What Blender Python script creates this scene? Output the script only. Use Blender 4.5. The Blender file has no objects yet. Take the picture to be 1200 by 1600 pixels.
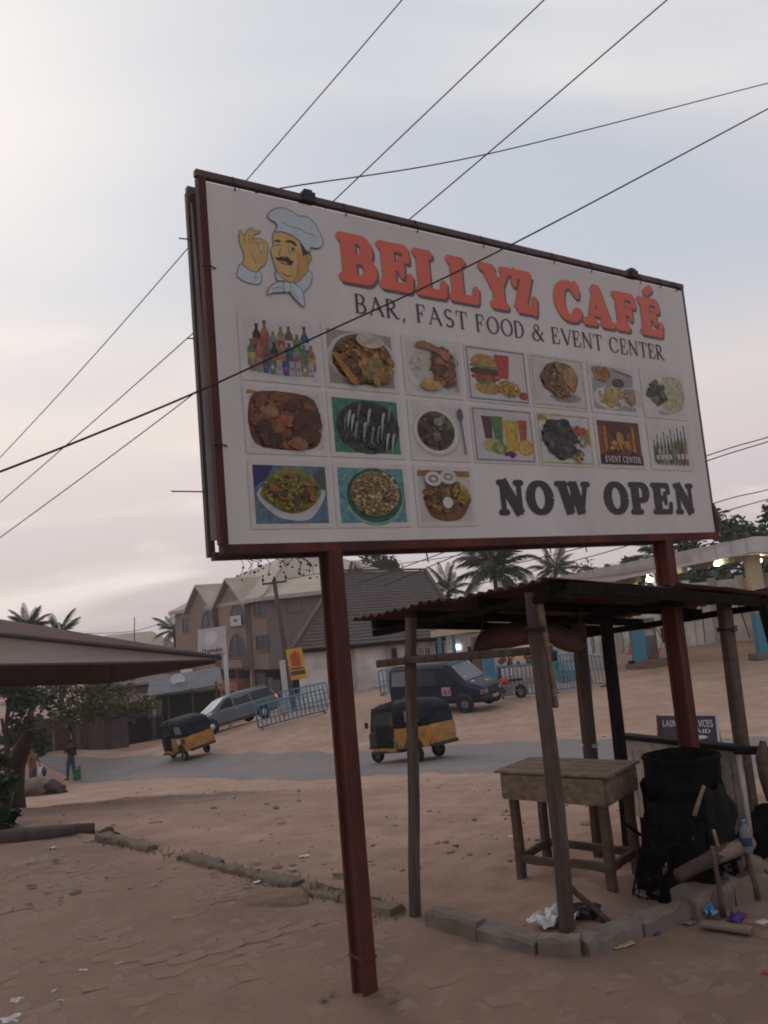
import bpy, bmesh, math, random
import numpy as np
from mathutils import Vector, Matrix, noise
R = math.radians
SC = bpy.context.scene
COL = SC.collection
random.seed(7)
# ---------------------------------------------------------------- camera
F = 1300.0; H = 1.75                       # focal length in photo pixels, eye height in metres
PITCH = math.atan(165.4 / F); ROLL = math.atan(0.088)
FW = np.array([0, math.cos(PITCH), math.sin(PITCH)]); R0 = np.array([1.0, 0, 0]); U0 = np.cross(R0, FW)
RT = math.cos(ROLL) * R0 - math.sin(ROLL) * U0
UP = math.cos(ROLL) * U0 + math.sin(ROLL) * R0
EYE = np.array([0, 0, H])
cd = bpy.data.cameras.new('camera'); cam = bpy.data.objects.new('camera', cd); COL.objects.link(cam)
cam.matrix_world = Matrix(((RT[0], UP[0], -FW[0], 0), (RT[1], UP[1], -FW[1], 0), (RT[2], UP[2], -FW[2], H), (0, 0, 0, 1)))
cd.sensor_fit = 'VERTICAL'; cd.sensor_height = 24; cd.lens = F / 1600 * 24
cd.clip_start = 0.05; cd.clip_end = 3000
SC.camera = cam
# ---------------------------------------------------------------- world, sun, exposure
SUN_AZ, SUN_EL = R(-30), R(34)             # from the view axis towards the left, sun behind cloud
wd = bpy.data.worlds.new("World"); SC.world = wd; wd.use_nodes = True
nt = wd.node_tree; nt.nodes.clear(); N = nt.nodes.new; L = nt.links.new
wo = N('ShaderNodeOutputWorld'); bg = N('ShaderNodeBackground'); bg.inputs[1].default_value = 0.1
sky = N('ShaderNodeTexSky'); sky.sky_type = 'NISHITA'; sky.sun_disc = False
sky.sun_elevation = SUN_EL; sky.sun_rotation = SUN_AZ; sky.dust_density = 3.0; sky.air_density = 1.2
tc = N('ShaderNodeTexCoord'); sx = N('ShaderNodeSeparateXYZ'); L(tc.outputs['Generated'], sx.inputs[0])
def wmath(op, a, b=None, c=None):
    n = N('ShaderNodeMath'); n.operation = op
    for i, v in enumerate((a, b, c)):
        if v is None: continue
        if isinstance(v, (int, float)): n.inputs[i].default_value = v
        else: L(v, n.inputs[i])
    return n.outputs[0]
def wramp(fac, stops):
    r = N('ShaderNodeValToRGB'); L(fac, r.inputs[0]); e = r.color_ramp.elements
    while len(e) < len(stops): e.new(0.5)
    for el, (p, c) in zip(e, stops): el.position = p; el.color = (*c, 1)
    return r.outputs[0]
def wmix(fac, a, b, mode='MIX'):
    m = N('ShaderNodeMix'); m.data_type = 'RGBA'; m.blend_type = mode; m.clamp_factor = True
    if isinstance(fac, (int, float)): m.inputs[0].default_value = fac
    else: L(fac, m.inputs[0])
    for i, v in ((6, a), (7, b)):
        if isinstance(v, tuple): m.inputs[i].default_value = (*v, 1)
        else: L(v, m.inputs[i])
    return m.outputs[2]
# cloud deck: colour by height above the horizon, broken by soft stretched noise
veil = wramp(sx.outputs[2], [(0.0, (5.5, 4.65, 4.75)), (0.13, (6.2, 5.3, 5.35)), (0.24, (7.5, 6.45, 6.05)), (0.38, (6.1, 6.0, 6.2)), (0.58, (6.0, 6.15, 6.5)), (1.0, (6.0, 6.2, 6.6))])
zz = wmath('ADD', wmath('ABSOLUTE', sx.outputs[2]), 0.22)
cmb = N('ShaderNodeCombineXYZ'); L(wmath('DIVIDE', sx.outputs[0], zz), cmb.inputs[0]); L(wmath('DIVIDE', sx.outputs[1], zz), cmb.inputs[1])
mp = N('ShaderNodeMapping'); mp.inputs['Rotation'].default_value = (0, 0, R(28)); mp.inputs['Scale'].default_value = (0.55, 1.25, 1); mp.inputs['Location'].default_value = (1.9, 0.55, 0.3); L(cmb.outputs[0], mp.inputs[0])
nz = N('ShaderNodeTexNoise'); nz.inputs['Scale'].default_value = 1.15; nz.inputs['Detail'].default_value = 5; nz.inputs['Roughness'].default_value = 0.45; nz.inputs['Distortion'].default_value = 0.4; L(mp.outputs[0], nz.inputs[0])
blue = wramp(nz.outputs[0], [(0.42, (0, 0, 0)), (0.56, (1, 1, 1))])
white = wramp(nz.outputs[0], [(0.32, (1, 1, 1)), (0.46, (0, 0, 0))])
c1 = wmix(wmath('MULTIPLY', blue, wmath('MINIMUM', wmath('MULTIPLY', wmath('MAXIMUM', wmath('SUBTRACT', sx.outputs[2], 0.2), 0.05), 5.0), 0.85)), veil, (4.9, 5.25, 5.95))
c2 = wmix(wmath('MULTIPLY', white, 0.6), c1, (9.0, 8.4, 8.0))
# brightening round the veiled sun
sd = (math.sin(SUN_AZ) * math.cos(SUN_EL), math.cos(SUN_AZ) * math.cos(SUN_EL), math.sin(SUN_EL))
dp = N('ShaderNodeVectorMath'); dp.operation = 'DOT_PRODUCT'; L(tc.outputs['Generated'], dp.inputs[0]); dp.inputs[1].default_value = sd
glow = wmath('POWER', wmath('MAXIMUM', dp.outputs['Value'], 0.0), 22.0)
c3 = wmix(wmath('MULTIPLY', glow, 0.5), c2, (8.3, 7.9, 7.7))
L(wmix(0.05, c3, sky.outputs[0]), bg.inputs[0]); L(bg.outputs[0], wo.inputs[0])
sl = bpy.data.lights.new('sun', 'SUN'); sl.energy = 0.5; sl.angle = R(25); sl.color = (1, .9, .8)
so = bpy.data.objects.new('sun', sl); COL.objects.link(so)
so.rotation_euler = Vector(sd).to_track_quat('Z', 'Y').to_euler(); so.location = (-20, 10, 20)
SC.view_settings.view_transform = 'Standard'; SC.view_settings.look = 'None'; SC.view_settings.gamma = 1
SC.view_settings.use_curve_mapping = False; SC.view_settings.exposure = 0.16
SC.cycles.filter_width = 1.9
# ---------------------------------------------------------------- helpers: photo geometry -> world
def ray(px, py): return FW + RT * (px - 600) / F + UP * (800 - py) / F
def at(px, py, Y):
    d = ray(px, py); return Vector(EYE + d * (Y / d[1]))
def onz(px, py, z=0.0):
    d = ray(px, py); return Vector(EYE + d * ((z - H) / d[2]))
def onplane(px, py, p0, n):
    d = Vector(ray(px, py)); e = Vector(EYE); return e + d * ((Vector(p0) - e).dot(n) / d.dot(n))
# ---------------------------------------------------------------- helpers: materials
MATS = {}
def mat(name, col, rough=.85, var=.25, scale=6, bump=.15, metal=0, dirt=None, stretch=(1, 1, 1), emit=None, spec=.3, attr=False, fine=0.0):
    """noise-toned procedural surface; dirt = (colour, amount, scale) adds worn patches"""
    m = bpy.data.materials.new(name); m.use_nodes = True; t = m.node_tree; n = t.nodes.new; l = t.links.new
    b = t.nodes['Principled BSDF']; b.inputs['Roughness'].default_value = rough; b.inputs['Metallic'].default_value = metal
    b.inputs['Specular IOR Level'].default_value = spec
    co = n('ShaderNodeTexCoord'); mp = n('ShaderNodeMapping'); mp.inputs['Scale'].default_value = stretch; l(co.outputs['Object'], mp.inputs[0])
    no = n('ShaderNodeTexNoise'); no.inputs['Scale'].default_value = scale; no.inputs['Detail'].default_value = 8; no.inputs['Roughness'].default_value = .62; l(mp.outputs[0], no.inputs[0])
    rp = n('ShaderNodeValToRGB'); l(no.outputs[0], rp.inputs[0])
    e = rp.color_ramp.elements; e[0].position = .3; e[1].position = .7
    e[0].color = (*[max(0, c * (1 - var)) for c in col], 1); e[1].color = (*[min(1, c * (1 + var)) for c in col], 1)
    out = rp.outputs[0]
    def mixn(fac, a, bb, mode='MIX'):
        x = n('ShaderNodeMix'); x.data_type = 'RGBA'; x.blend_type = mode
        if isinstance(fac, float): x.inputs[0].default_value = fac
        else: l(fac, x.inputs[0])
        l(a, x.inputs[6])
        if isinstance(bb, tuple): x.inputs[7].default_value = (*bb, 1)
        else: l(bb, x.inputs[7])
        return x.outputs[2]
    if attr:
        a = n('ShaderNodeAttribute'); a.attribute_name = 'Col'; out = mixn(1.0, out, a.outputs['Color'], 'MULTIPLY')
    if dirt:
        n2 = n('ShaderNodeTexNoise'); n2.inputs['Scale'].default_value = dirt[2]; n2.inputs['Detail'].default_value = 7; n2.inputs['Roughness'].default_value = .65; l(mp.outputs[0], n2.inputs[0])
        r2 = n('ShaderNodeValToRGB'); l(n2.outputs[0], r2.inputs[0]); q = r2.color_ramp.elements
        c0 = .62 - .3 * dirt[1]; q[0].position = max(0, c0 - .09); q[1].position = min(1, c0 + .12); q[0].color = (0, 0, 0, 1); q[1].color = (min(1, dirt[1] * 1.3),) * 3 + (1,)
        out = mixn(r2.outputs[0], out, dirt[0])
    l(out, b.inputs['Base Color'])
    if bump:
        bp = n('ShaderNodeBump'); bp.inputs['Strength'].default_value = bump; bp.inputs['Distance'].default_value = .02
        if fine:
            n3 = n('ShaderNodeTexNoise'); n3.inputs['Scale'].default_value = fine; n3.inputs['Detail'].default_value = 5; l(mp.outputs[0], n3.inputs[0]); l(n3.outputs[0], bp.inputs['Height'])
        else: l(no.outputs[0], bp.inputs['Height'])
        l(bp.outputs[0], b.inputs['Normal'])
    if emit:
        b.inputs['Emission Color'].default_value = (*emit[0], 1); b.inputs['Emission Strength'].default_value = emit[1]
    MATS[name] = m; return m
def glassm(name, col, rough=.12):
    return mat(name, col, rough=rough + .15, var=.15, scale=2, bump=0, spec=.18)
# ---------------------------------------------------------------- helpers: objects
def tag(o, label=None, cat=None, group=None, kind=None):
    if label: o['label'] = label
    if cat: o['category'] = cat
    if group: o['group'] = group
    if kind: o['kind'] = kind
    return o
def thing(name, label, cat, loc=(0, 0, 0), rotz=0.0, group=None, rot=None):
    o = bpy.data.objects.new(name, None); COL.objects.link(o); o.empty_display_size = .1
    o.location = loc; o.rotation_euler = rot if rot else (0, 0, rotz)
    return tag(o, label, cat, group)
def xf(o):
    return Matrix.Translation(o.location) @ o.rotation_euler.to_matrix().to_4x4()
def copy_tree(o, parent=None):
    c = o.copy(); COL.objects.link(c); c.parent = parent
    for ch in o.children: copy_tree(ch, c)
    return c
class MB:
    """collects shapes; build() links them as ONE mesh object"""
    def __init__(s): s.v = []; s.f = []; s.m = []; s.c = []; s.mi = 0; s.col = (1, 1, 1); s.smooth = []; s.sm = False
    def add(s, vs, fs):
        k = len(s.v); s.v += [tuple(v) for v in vs]
        for f in fs: s.f.append([i + k for i in f]); s.m.append(s.mi); s.c.append(s.col); s.smooth.append(s.sm)
        return s
    def box(s, c, size, rot=None, taper=1.0):
        hx, hy, hz = [a / 2 for a in size]; vs = []
        for z, t in ((-hz, 1), (hz, taper)):
            for x, y in ((-hx, -hy), (hx, -hy), (hx, hy), (-hx, hy)): vs.append(Vector((x * t, y * t, z)))
        if rot is not None:
            m = rot if isinstance(rot, Matrix) else Matrix.Rotation(rot, 3, 'Z'); vs = [m @ v for v in vs]
        c = Vector(c); vs = [v + c for v in vs]
        return s.add(vs, [(3, 2, 1, 0), (4, 5, 6, 7), (0, 1, 5, 4), (1, 2, 6, 5), (2, 3, 7, 6), (3, 0, 4, 7)])
    def bar(s, p0, p1, w, h, upv=(0, 0, 1), w1=None, h1=None):
        p0 = Vector(p0); p1 = Vector(p1); d = (p1 - p0).normalized(); u = Vector(upv)
        if abs(d.dot(u)) > .95: u = Vector((0, 1, 0))
        a = d.cross(u).normalized(); b = a.cross(d); w1 = w1 or w; h1 = h1 or h; vs = []
        for p, ww, hh in ((p0, w, h), (p1, w1, h1)):
            for i, j in ((-1, -1), (1, -1), (1, 1), (-1, 1)): vs.append(p + a * i * ww / 2 + b * j * hh / 2)
        return s.add(vs, [(0, 1, 2, 3), (7, 6, 5, 4), (4, 5, 1, 0), (5, 6, 2, 1), (6, 7, 3, 2), (7, 4, 0, 3)])
    def tube(s, pts, rad, n=8, caps=True, jit=0.0):
        pts = [Vector(p) for p in pts]; k = len(pts)
        rs = rad if isinstance(rad, (list, tuple)) else [rad] * k; vs = []
        t0 = (pts[1] - pts[0]).normalized(); u = Vector((0, 0, 1)) if abs(t0.z) < .9 else Vector((1, 0, 0)); a = t0.cross(u).normalized()
        for i, p in enumerate(pts):
            t = (pts[min(i + 1, k - 1)] - pts[max(i - 1, 0)]).normalized(); a = (a - t * a.dot(t)).normalized(); b = t.cross(a)
            for j in range(n):
                q = 2 * math.pi * j / n; rr = rs[i] * (1 + random.uniform(-jit, jit)); vs.append(p + (a * math.cos(q) + b * math.sin(q)) * rr)
        fs = [(i * n + j, i * n + (j + 1) % n, (i + 1) * n + (j + 1) % n, (i + 1) * n + j) for i in range(k - 1) for j in range(n)]
        if caps: fs += [tuple(range(n - 1, -1, -1)), tuple((k - 1) * n + j for j in range(n))]
        o = s.sm; s.sm = n > 5; s.add(vs, fs); s.sm = o; return s
    def lathe(s, prof, c=(0, 0, 0), n=16, axis='Z', closed=False):
        vs = []; c = Vector(c)
        for r, z in prof:
            for j in range(n):
                q = 2 * math.pi * j / n; x, y = r * math.cos(q), r * math.sin(q)
                vs.append(c + (Vector((x, y, z)) if axis == 'Z' else Vector((x, z, y)) if axis == 'Y' else Vector((z, x, y))))
        k = len(prof); fs = [(i * n + j, i * n + (j + 1) % n, (i + 1) * n + (j + 1) % n, (i + 1) * n + j) for i in range(k - 1) for j in range(n)]
        o = s.sm; s.sm = True; s.add(vs, fs); s.sm = o; return s
    def prism(s, pts, d):
        """closed polygon (3-D points) extruded by vector d"""
        pts = [Vector(p) for p in pts]; d = Vector(d); n = len(pts)
        return s.add(pts + [p + d for p in pts], [tuple(range(n - 1, -1, -1)), tuple(range(n, 2 * n))] + [(i, (i + 1) % n, n + (i + 1) % n, n + i) for i in range(n)])
    def grid(s, rows, close=False):
        nr, nc = len(rows), len(rows[0]); vs = [p for r_ in rows for p in r_]
        return s.add(vs, [(i * nc + j, i * nc + j + 1, (i + 1) * nc + j + 1, (i + 1) * nc + j) for i in range(nr - 1) for j in range(nc - 1)])
    def blob(s, c, r, sub=2, jit=.15, seed=0, sc=(1, 1, 1), rot=None):
        bm = bmesh.new(); bmesh.ops.create_icosphere(bm, subdivisions=sub, radius=1); c = Vector(c); o = Vector((seed * 3.7, seed * 1.3, seed * 2.1)); vs = []
        for v in bm.verts:
            p = v.co * (1 + jit * 2 * noise.noise(v.co * 1.7 + o)); p = Vector((p.x * sc[0], p.y * sc[1], p.z * sc[2])) * r
            if rot: p = rot @ p
            vs.append(c + p)
        fs = [tuple(v.index for v in f.verts) for f in bm.faces]; bm.free(); q = s.sm; s.sm = True; s.add(vs, fs); s.sm = q; return s
    def build(s, name, mats, parent=None, world=False, bevel=0, solid=0):
        me = bpy.data.meshes.new(name); vs = s.v
        if world and parent is not None:
            inv = xf(parent).inverted(); vs = [tuple(inv @ Vector(v)) for v in vs]
        me.from_pydata(vs, [], s.f); mats = mats if isinstance(mats, (list, tuple)) else [mats]
        for m in mats: me.materials.append(MATS[m] if isinstance(m, str) else m)
        me.polygons.foreach_set('material_index', s.m); me.polygons.foreach_set('use_smooth', s.smooth)
        if any(c != (1, 1, 1) for c in s.c):
            ca = me.color_attributes.new('Col', 'FLOAT_COLOR', 'CORNER'); buf = []
            for p, c in zip(me.polygons, s.c): buf += [c[0], c[1], c[2], 1.0] * p.loop_total
            ca.data.foreach_set('color', buf)
        me.update(); o = bpy.data.objects.new(name, me); COL.objects.link(o)
        if parent is not None: o.parent = parent
        if bevel:
            b = o.modifiers.new('bevel', 'BEVEL'); b.width = bevel; b.segments = 2; b.limit_method = 'ANGLE'; b.angle_limit = R(40)
        if solid:
            b = o.modifiers.new('solid', 'SOLIDIFY'); b.thickness = solid; b.offset = 0
        return o
def rotm(ax, a): return Matrix.Rotation(a, 3, ax)
# ---------------------------------------------------------------- materials
DUST = (.23, .155, .11)
mat('old_kerb', (.115, .085, .065), rough=.95, var=.4, scale=9, bump=.7, dirt=((.19, .118, .085), .5, 4))
mat('yard_dirt', (.19, .112, .078), rough=.95, var=.25, scale=5, bump=.6, fine=26, dirt=((.12, .085, .06), .5, 3))
mat('dirt', (.30, .20, .148), rough=.95, var=.22, scale=2.2, bump=.5, fine=26, dirt=((.20, .135, .10), .5, .55))
mat('asphalt', (.155, .14, .142), rough=.9, var=.2, scale=3, bump=.15, dirt=((.24, .175, .135), .4, .35))
mat('paver', (.225, .168, .138), rough=.95, var=.25, scale=9, bump=.3, dirt=((.20, .122, .088), .75, 2.4))
mat('concrete', (.165, .14, .122), rough=.92, var=.35, scale=9, bump=.5, dirt=((.15, .105, .08), .6, 3))
mat('red_steel', (.135, .032, .022), rough=.65, var=.4, scale=4, bump=.12, stretch=(1, 1, .2), spec=.2, dirt=((.04, .019, .016), .65, 3))
mat('dark_steel', (.075, .055, .055), rough=.6, var=.3, scale=7, bump=.1, dirt=((.12, .055, .04), .45, 5))
mat('vinyl', (.55, .515, .50), rough=.55, var=.06, scale=1.3, bump=.05, dirt=((.44, .40, .375), .4, 1.1), stretch=(1.6, 1, .6))
mat('backboard', (.38, .35, .34), rough=.7, var=.2, scale=4)
mat('food_print', (.80, .78, .77), rough=.5, var=.5, scale=30, bump=0, attr=True)
mat('print', (.80, .79, .79), rough=.5, var=.1, scale=14, bump=0, attr=True)
mat('letter_red', (.56, .115, .075), rough=.5, var=.06, scale=4, bump=0)
mat('letter_dark', (.035, .03, .035), rough=.5, var=.1, scale=4, bump=0)
mat('letter_shadow', (.11, .09, .09), rough=.5, var=.1, scale=4, bump=0)
mat('old_wood', (.10, .07, .055), rough=.9, var=.45, scale=5, bump=.4, stretch=(6, 6, .7), dirt=((.05, .035, .028), .45, 3))
mat('char_shade_wood', (.014, .010, .009), rough=.95, var=.45, scale=5, bump=.4, stretch=(3, 3, 3), spec=.05)  # charred wood tone, near-black also to carry the shade under the stall roof
mat('pale_wood', (.21, .145, .10), rough=.85, var=.35, scale=5, bump=.3, stretch=(1, 6, 6), dirt=((.09, .065, .05), .4, 4))
mat('brown_wood', (.095, .062, .044), rough=.85, var=.4, scale=6, bump=.3, stretch=(1.5, 1.5, 5), dirt=((.06, .042, .034), .4, 4))
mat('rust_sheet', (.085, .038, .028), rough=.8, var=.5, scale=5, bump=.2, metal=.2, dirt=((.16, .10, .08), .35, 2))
mat('soot', (.008, .007, .007), rough=.95, var=.5, scale=12, bump=.5, spec=.05)
mat('char_steel', (.011, .010, .011), rough=.8, var=.5, scale=9, bump=.3, spec=.12, dirt=((.04, .024, .02), .3, 3))
mat('white_enamel', (.52, .46, .41), rough=.55, var=.2, scale=4, bump=.1, dirt=((.12, .055, .03), .5, 3))
mat('plastic_white', (.45, .43, .43), rough=.4, var=.15, scale=12, bump=.3)
mat('plastic_black', (.02, .02, .022), rough=.35, var=.3, scale=9, bump=.3)
mat('plastic_blue', (.02, .16, .32), rough=.35, var=.5, scale=30, bump=.2, dirt=((.5, .55, .6), .3, 40))
mat('plastic_purple', (.06, .03, .16), rough=.4, var=.4, scale=20)
mat('plastic_red', (.45, .03, .03), rough=.4, var=.3, scale=20)
mat('cardboard', (.36, .24, .12), rough=.85, var=.3, scale=14)
mat('tarp_brown', (.145, .09, .075), rough=.8, var=.18, scale=1.4, bump=.35, dirt=((.115, .075, .064), .45, .9), stretch=(.5, 1, 2.5))
mat('tarp_seam_shade', (.075, .05, .05), rough=.8, var=.2, scale=4)
mat('cable', (.02, .019, .02), rough=.6, var=.2, scale=9, bump=0)
mat('bark', (.062, .042, .032), rough=.95, var=.4, scale=6, bump=.6, stretch=(1, 1, .3))
mat('leaf_dark', (.028, .042, .02), rough=.6, var=.55, scale=1.2, bump=0)
mat('leaf_mid', (.045, .062, .024), rough=.6, var=.5, scale=1.2, bump=0)
mat('leaf_olive', (.085, .082, .03), rough=.65, var=.5, scale=1.0, bump=0)
mat('palm_leaf', (.045, .058, .03), rough=.6, var=.45, scale=1.5, bump=0)
mat('grass', (.06, .06, .03), rough=.8, var=.5, scale=5, bump=0)
mat('brown_wall', (.27, .18, .135), rough=.9, var=.1, scale=.6, bump=.05, dirt=((.19, .13, .10), .45, .35), stretch=(1, 1, .5))
mat('grey_wall', (.165, .13, .125), rough=.9, var=.12, scale=.6, bump=.05)
mat('tan_roof', (.42, .345, .275), rough=.8, var=.14, scale=.7, bump=.05, dirt=((.30, .235, .185), .5, .4))
mat('trim', (.38, .33, .30), rough=.8, var=.12, scale=2)
mat('roof_tile', (.085, .06, .056), rough=.75, var=.25, scale=3, bump=.15)
mat('white_wall', (.72, .68, .66), rough=.9, var=.1, scale=.8, bump=.05, dirt=((.28, .22, .19), .4, .6))
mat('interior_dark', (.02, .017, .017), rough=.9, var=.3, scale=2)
glassm('glass_dark', (.028, .03, .042)); glassm('glass_grey', (.16, .165, .17), .2)
mat('shop_orange', (.30, .11, .06), rough=.8, var=.2, scale=2)
mat('cyan_paint', (.05, .23, .33), rough=.6, var=.25, scale=5, dirt=((.10, .075, .06), .35, 5))
mat('dry_powder', (.38, .35, .34), rough=1, var=.3, scale=20)
mat('cream_paint', (.45, .37, .25), rough=.7, var=.12, scale=2)
mat('canopy_white', (.50, .48, .47), rough=.6, var=.08, scale=.8, dirt=((.33, .30, .29), .4, .7), stretch=(1, 1, .25))
mat('lamp_glow', (1, 1, .85), emit=((1, .93, .62), 22), bump=0)
mat('tube_glow', (1, 1, 1), emit=((.75, .88, 1), 3), bump=0)
mat('navy_paint', (.008, .011, .030), rough=.4, var=.3, scale=3, bump=0, spec=.25, dirt=((.05, .04, .038), .22, 2))
mat('navy_tarp', (.011, .013, .021), rough=.75, var=.4, scale=5, bump=.5, spec=.12, dirt=((.06, .052, .05), .3, 2))
mat('roof_dusty', (.115, .10, .095), rough=.7, var=.25, scale=3)
mat('taxi_yellow', (.42, .185, .018), rough=.45, var=.15, scale=4, bump=0, spec=.4, dirt=((.14, .085, .04), .5, 5))
mat('car_grey', (.095, .115, .13), rough=.3, var=.12, scale=2, bump=0, metal=.3, spec=.5, dirt=((.13, .11, .1), .25, 2))
mat('car_silver', (.30, .33, .36), rough=.3, var=.1, scale=2, bump=0, metal=.3)
mat('tyre', (.016, .015, .015), rough=.9, var=.3, scale=9)
mat('rim_grey', (.16, .15, .15), rough=.5, var=.3, scale=9, metal=.4)
mat('black_trim', (.022, .02, .021), rough=.6, var=.3, scale=6)
mat('tail_light', (.5, .02, .02), emit=((1, .08, .05), 3), bump=0)
mat('amber', (.4, .10, .05), rough=.3, var=.2, scale=6, bump=0)
mat('chrome', (.5, .5, .5), rough=.25, metal=.8, var=.2, scale=5, bump=0)
mat('poster_yellow', (.55, .29, .02), rough=.6, var=.2, scale=3, bump=0)
mat('skin', (.07, .036, .024), rough=.6, var=.15, scale=8, bump=0)
mat('skin_warm', (.17, .075, .045), rough=.6, var=.12, scale=8, bump=0)
mat('cloth_black', (.014, .013, .016), rough=.9, var=.3, scale=9)
mat('denim', (.035, .05, .10), rough=.9, var=.3, scale=9)
mat('cloth_grey', (.10, .09, .09), rough=.9, var=.3, scale=9)
mat('cloth_pale', (.32, .30, .30), rough=.9, var=.3, scale=9)
mat('cloth_green', (.06, .20, .12), rough=.9, var=.3, scale=9)
mat('cloth_blue', (.10, .13, .2), rough=.9, var=.3, scale=9)
mat('jerry_green', (.02, .12, .05), rough=.5, var=.2, scale=9)
mat('shed_sheet', (.085, .065, .07), rough=.85, var=.35, scale=1.5, dirt=((.16, .12, .115), .4, 1))
mat('shed_maroon', (.09, .045, .05), rough=.85, var=.35, scale=1.5)
mat('shed_roof', (.10, .10, .115), rough=.8, var=.3, scale=1.5)
mat('pink_wall', (.20, .125, .11), rough=.9, var=.15, scale=1)
mat('banner_dark', (.055, .045, .07), rough=.6, var=.2, scale=6, bump=.05)
mat('letter_white', (.6, .57, .57), rough=.5, var=.1, scale=4, bump=0)
# ---------------------------------------------------------------- terrain: yard is level, then the ground falls to the road and rises beyond it
CP = [(px, py, Y) for px, py, Y in [
 (117, 1222, 37), (230, 1217, 31), (500, 1222, 22), (760, 1206, 18.5), (950, 1213, 15.5), (1190, 1222, 13.5),
 (295, 1187, 36), (640, 1188, 24), (1190, 1150, 22), (850, 1155, 26), (640, 1165, 30), (200, 1176, 46),
 (740, 1114, 34), (610, 1130, 35), (345, 1143, 41), (430, 1118, 43), (400, 1140, 39), (510, 1112, 39.5), (780, 1092, 37), (950, 1074, 37),
 (900, 1027, 58), (1190, 995, 50), (1010, 1040, 45), (551, 1081, 50), (640, 1064, 53), (424, 1092, 70), (281, 1106, 80),
 (130, 1170, 45), (158, 1168, 58), (30, 1262, 16), (70, 1240, 28), (20, 1200, 40)]]
pts = [tuple(at(*c)) for c in CP]
for x in (-6, -4, -2, 0, 2, 4, 6):
    for y in (-6, -2, 2, 4.5, 6): pts.append((x, y, 0.0))
pts += [(-3, 8.2, -.05), (-1.5, 8, -.06), (0.5, 8, -.14), (2.5, 8, -.15), (-5, 8, 0), (5, 8, -.15)]
pts += [(x, 160, -4.5) for x in (-120, -60, 0, 60, 120)] + [(-120, 60, -6), (120, 60, -2), (-60, 20, -1.5), (60, 20, -1.0), (-60, -30, 0), (60, -30, 0), (0, -40, 0)]
PA = np.array(pts)
def tps_u(d2): return np.where(d2 > 1e-9, d2 * np.log(d2 + 1e-12) * .5, 0)
def tps_fit(P, lam=2.0):
    n = len(P); d2 = ((P[:, None, :2] - P[None, :, :2]) ** 2).sum(-1); K = tps_u(d2) + lam * np.eye(n)
    Q = np.c_[np.ones(n), P[:, :2]]; A = np.zeros((n + 3, n + 3)); A[:n, :n] = K; A[:n, n:] = Q; A[n:, :n] = Q.T
    return np.linalg.solve(A, np.r_[P[:, 2], 0, 0, 0])
TW = tps_fit(PA)
def gz(x, y):
    q = np.c_[np.atleast_1d(x), np.atleast_1d(y)].astype(float); out = np.empty(len(q))
    for i in range(0, len(q), 20000):
        s = q[i:i + 20000]; d2 = ((s[:, None] - PA[None, :, :2]) ** 2).sum(-1); out[i:i + 20000] = tps_u(d2) @ TW[:-3] + TW[-3] + s @ TW[-2:]
    fl = np.clip((7.2 - q[:, 1] - .25 * np.abs(q[:, 0])) / 1.6, 0, 1) * np.clip((9 - np.abs(q[:, 0])) / 2, 0, 1)     # the yard itself is level
    return out * (1 - fl)
def G(x, y): return float(gz(x, y)[0])
def ong(px, py, lo=3.0, hi=150.0):
    """where the sight line through a photo point meets the ground"""
    d = Vector(ray(px, py)); e = Vector(EYE); ts = np.linspace(lo, hi, 1500); P = np.array([e + d * t for t in ts]); hgt = P[:, 2] - gz(P[:, 0], P[:, 1])
    k = np.argmax(hgt < 0)
    return Vector(P[k]) if hgt[k] < 0 else Vector(P[-1])
def foot(px, py, Y):
    p = at(px, py, Y); return Vector((p.x, p.y, G(p.x, p.y)))
# ================================================================ SETTING: ground, road, paved yard, kerb
def ticks(lo, hi, fine_lo, fine_hi, d0, grow):
    a = list(np.arange(fine_lo, fine_hi + 1e-6, d0)); d = d0; x = a[-1]
    while x < hi: d *= grow; x += d; a.append(min(x, hi))
    d = d0; x = a[0]; pre = []
    while x > lo: d *= grow; x -= d; pre.append(max(x, lo))
    return np.array(pre[::-1] + a)
XS = ticks(-220, 220, -3.2, 3.4, .05, 1.045); YS = ticks(-60, 420, 2.9, 9.0, .05, 1.03)
GX, GY = np.meshgrid(XS, YS); Z = gz(GX.ravel(), GY.ravel()).reshape(GX.shape)
# kerb line of the yard, world xy
KL = [Vector((-2.9, 8.0)), Vector((-1.14, 6.25)), Vector((-.13, 5.27)), Vector((.06, 5.06)), Vector((.6, 4.49)), Vector((.8, 4.43)), Vector((1.45, 4.82)), Vector((2.25, 5.25)), Vector((3.6, 5.9))]
def kside(x, y):
    """signed distance to the kerb line, positive on the road side"""
    best = 1e9; sg_ = 0
    for a, b in zip(KL[:-1], KL[1:]):
        d = b - a; p = Vector((x, y)) - a; t = max(0, min(1, p.dot(d) / d.length_squared)); q = (p - d * t); dd = q.length
        if dd < best: best = dd; sg_ = d.x * p.y - d.y * p.x
    return best if sg_ > 0 else -best
def relief(x, y):
    v = Vector((x, y, 0)); n = noise.noise
    if abs(x) < 9 and -1 < y < 14:
        k = kside(x, y); b = max(0, min(1, (k + .05) / .3))
        low = n(v * .9) * .020 + n(v * 2.3 + Vector((9, 3, 1))) * .010; mid = n(v * 6 + Vector((3, 8, 2))) * .006; hi = n(v * 17) * .003
        rid = max(0, n(v * 1.6 + Vector((1, 7, 5)))) * .05 + n(v * 4.2) * .018
        return (low * .7 + mid + hi) * (1 - b) + (low + rid + mid * 1.6 + hi * 1.6) * b - .004 * (1 - b)
    return n(v * .35) * .09 + n(v * 1.3) * .04
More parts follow.
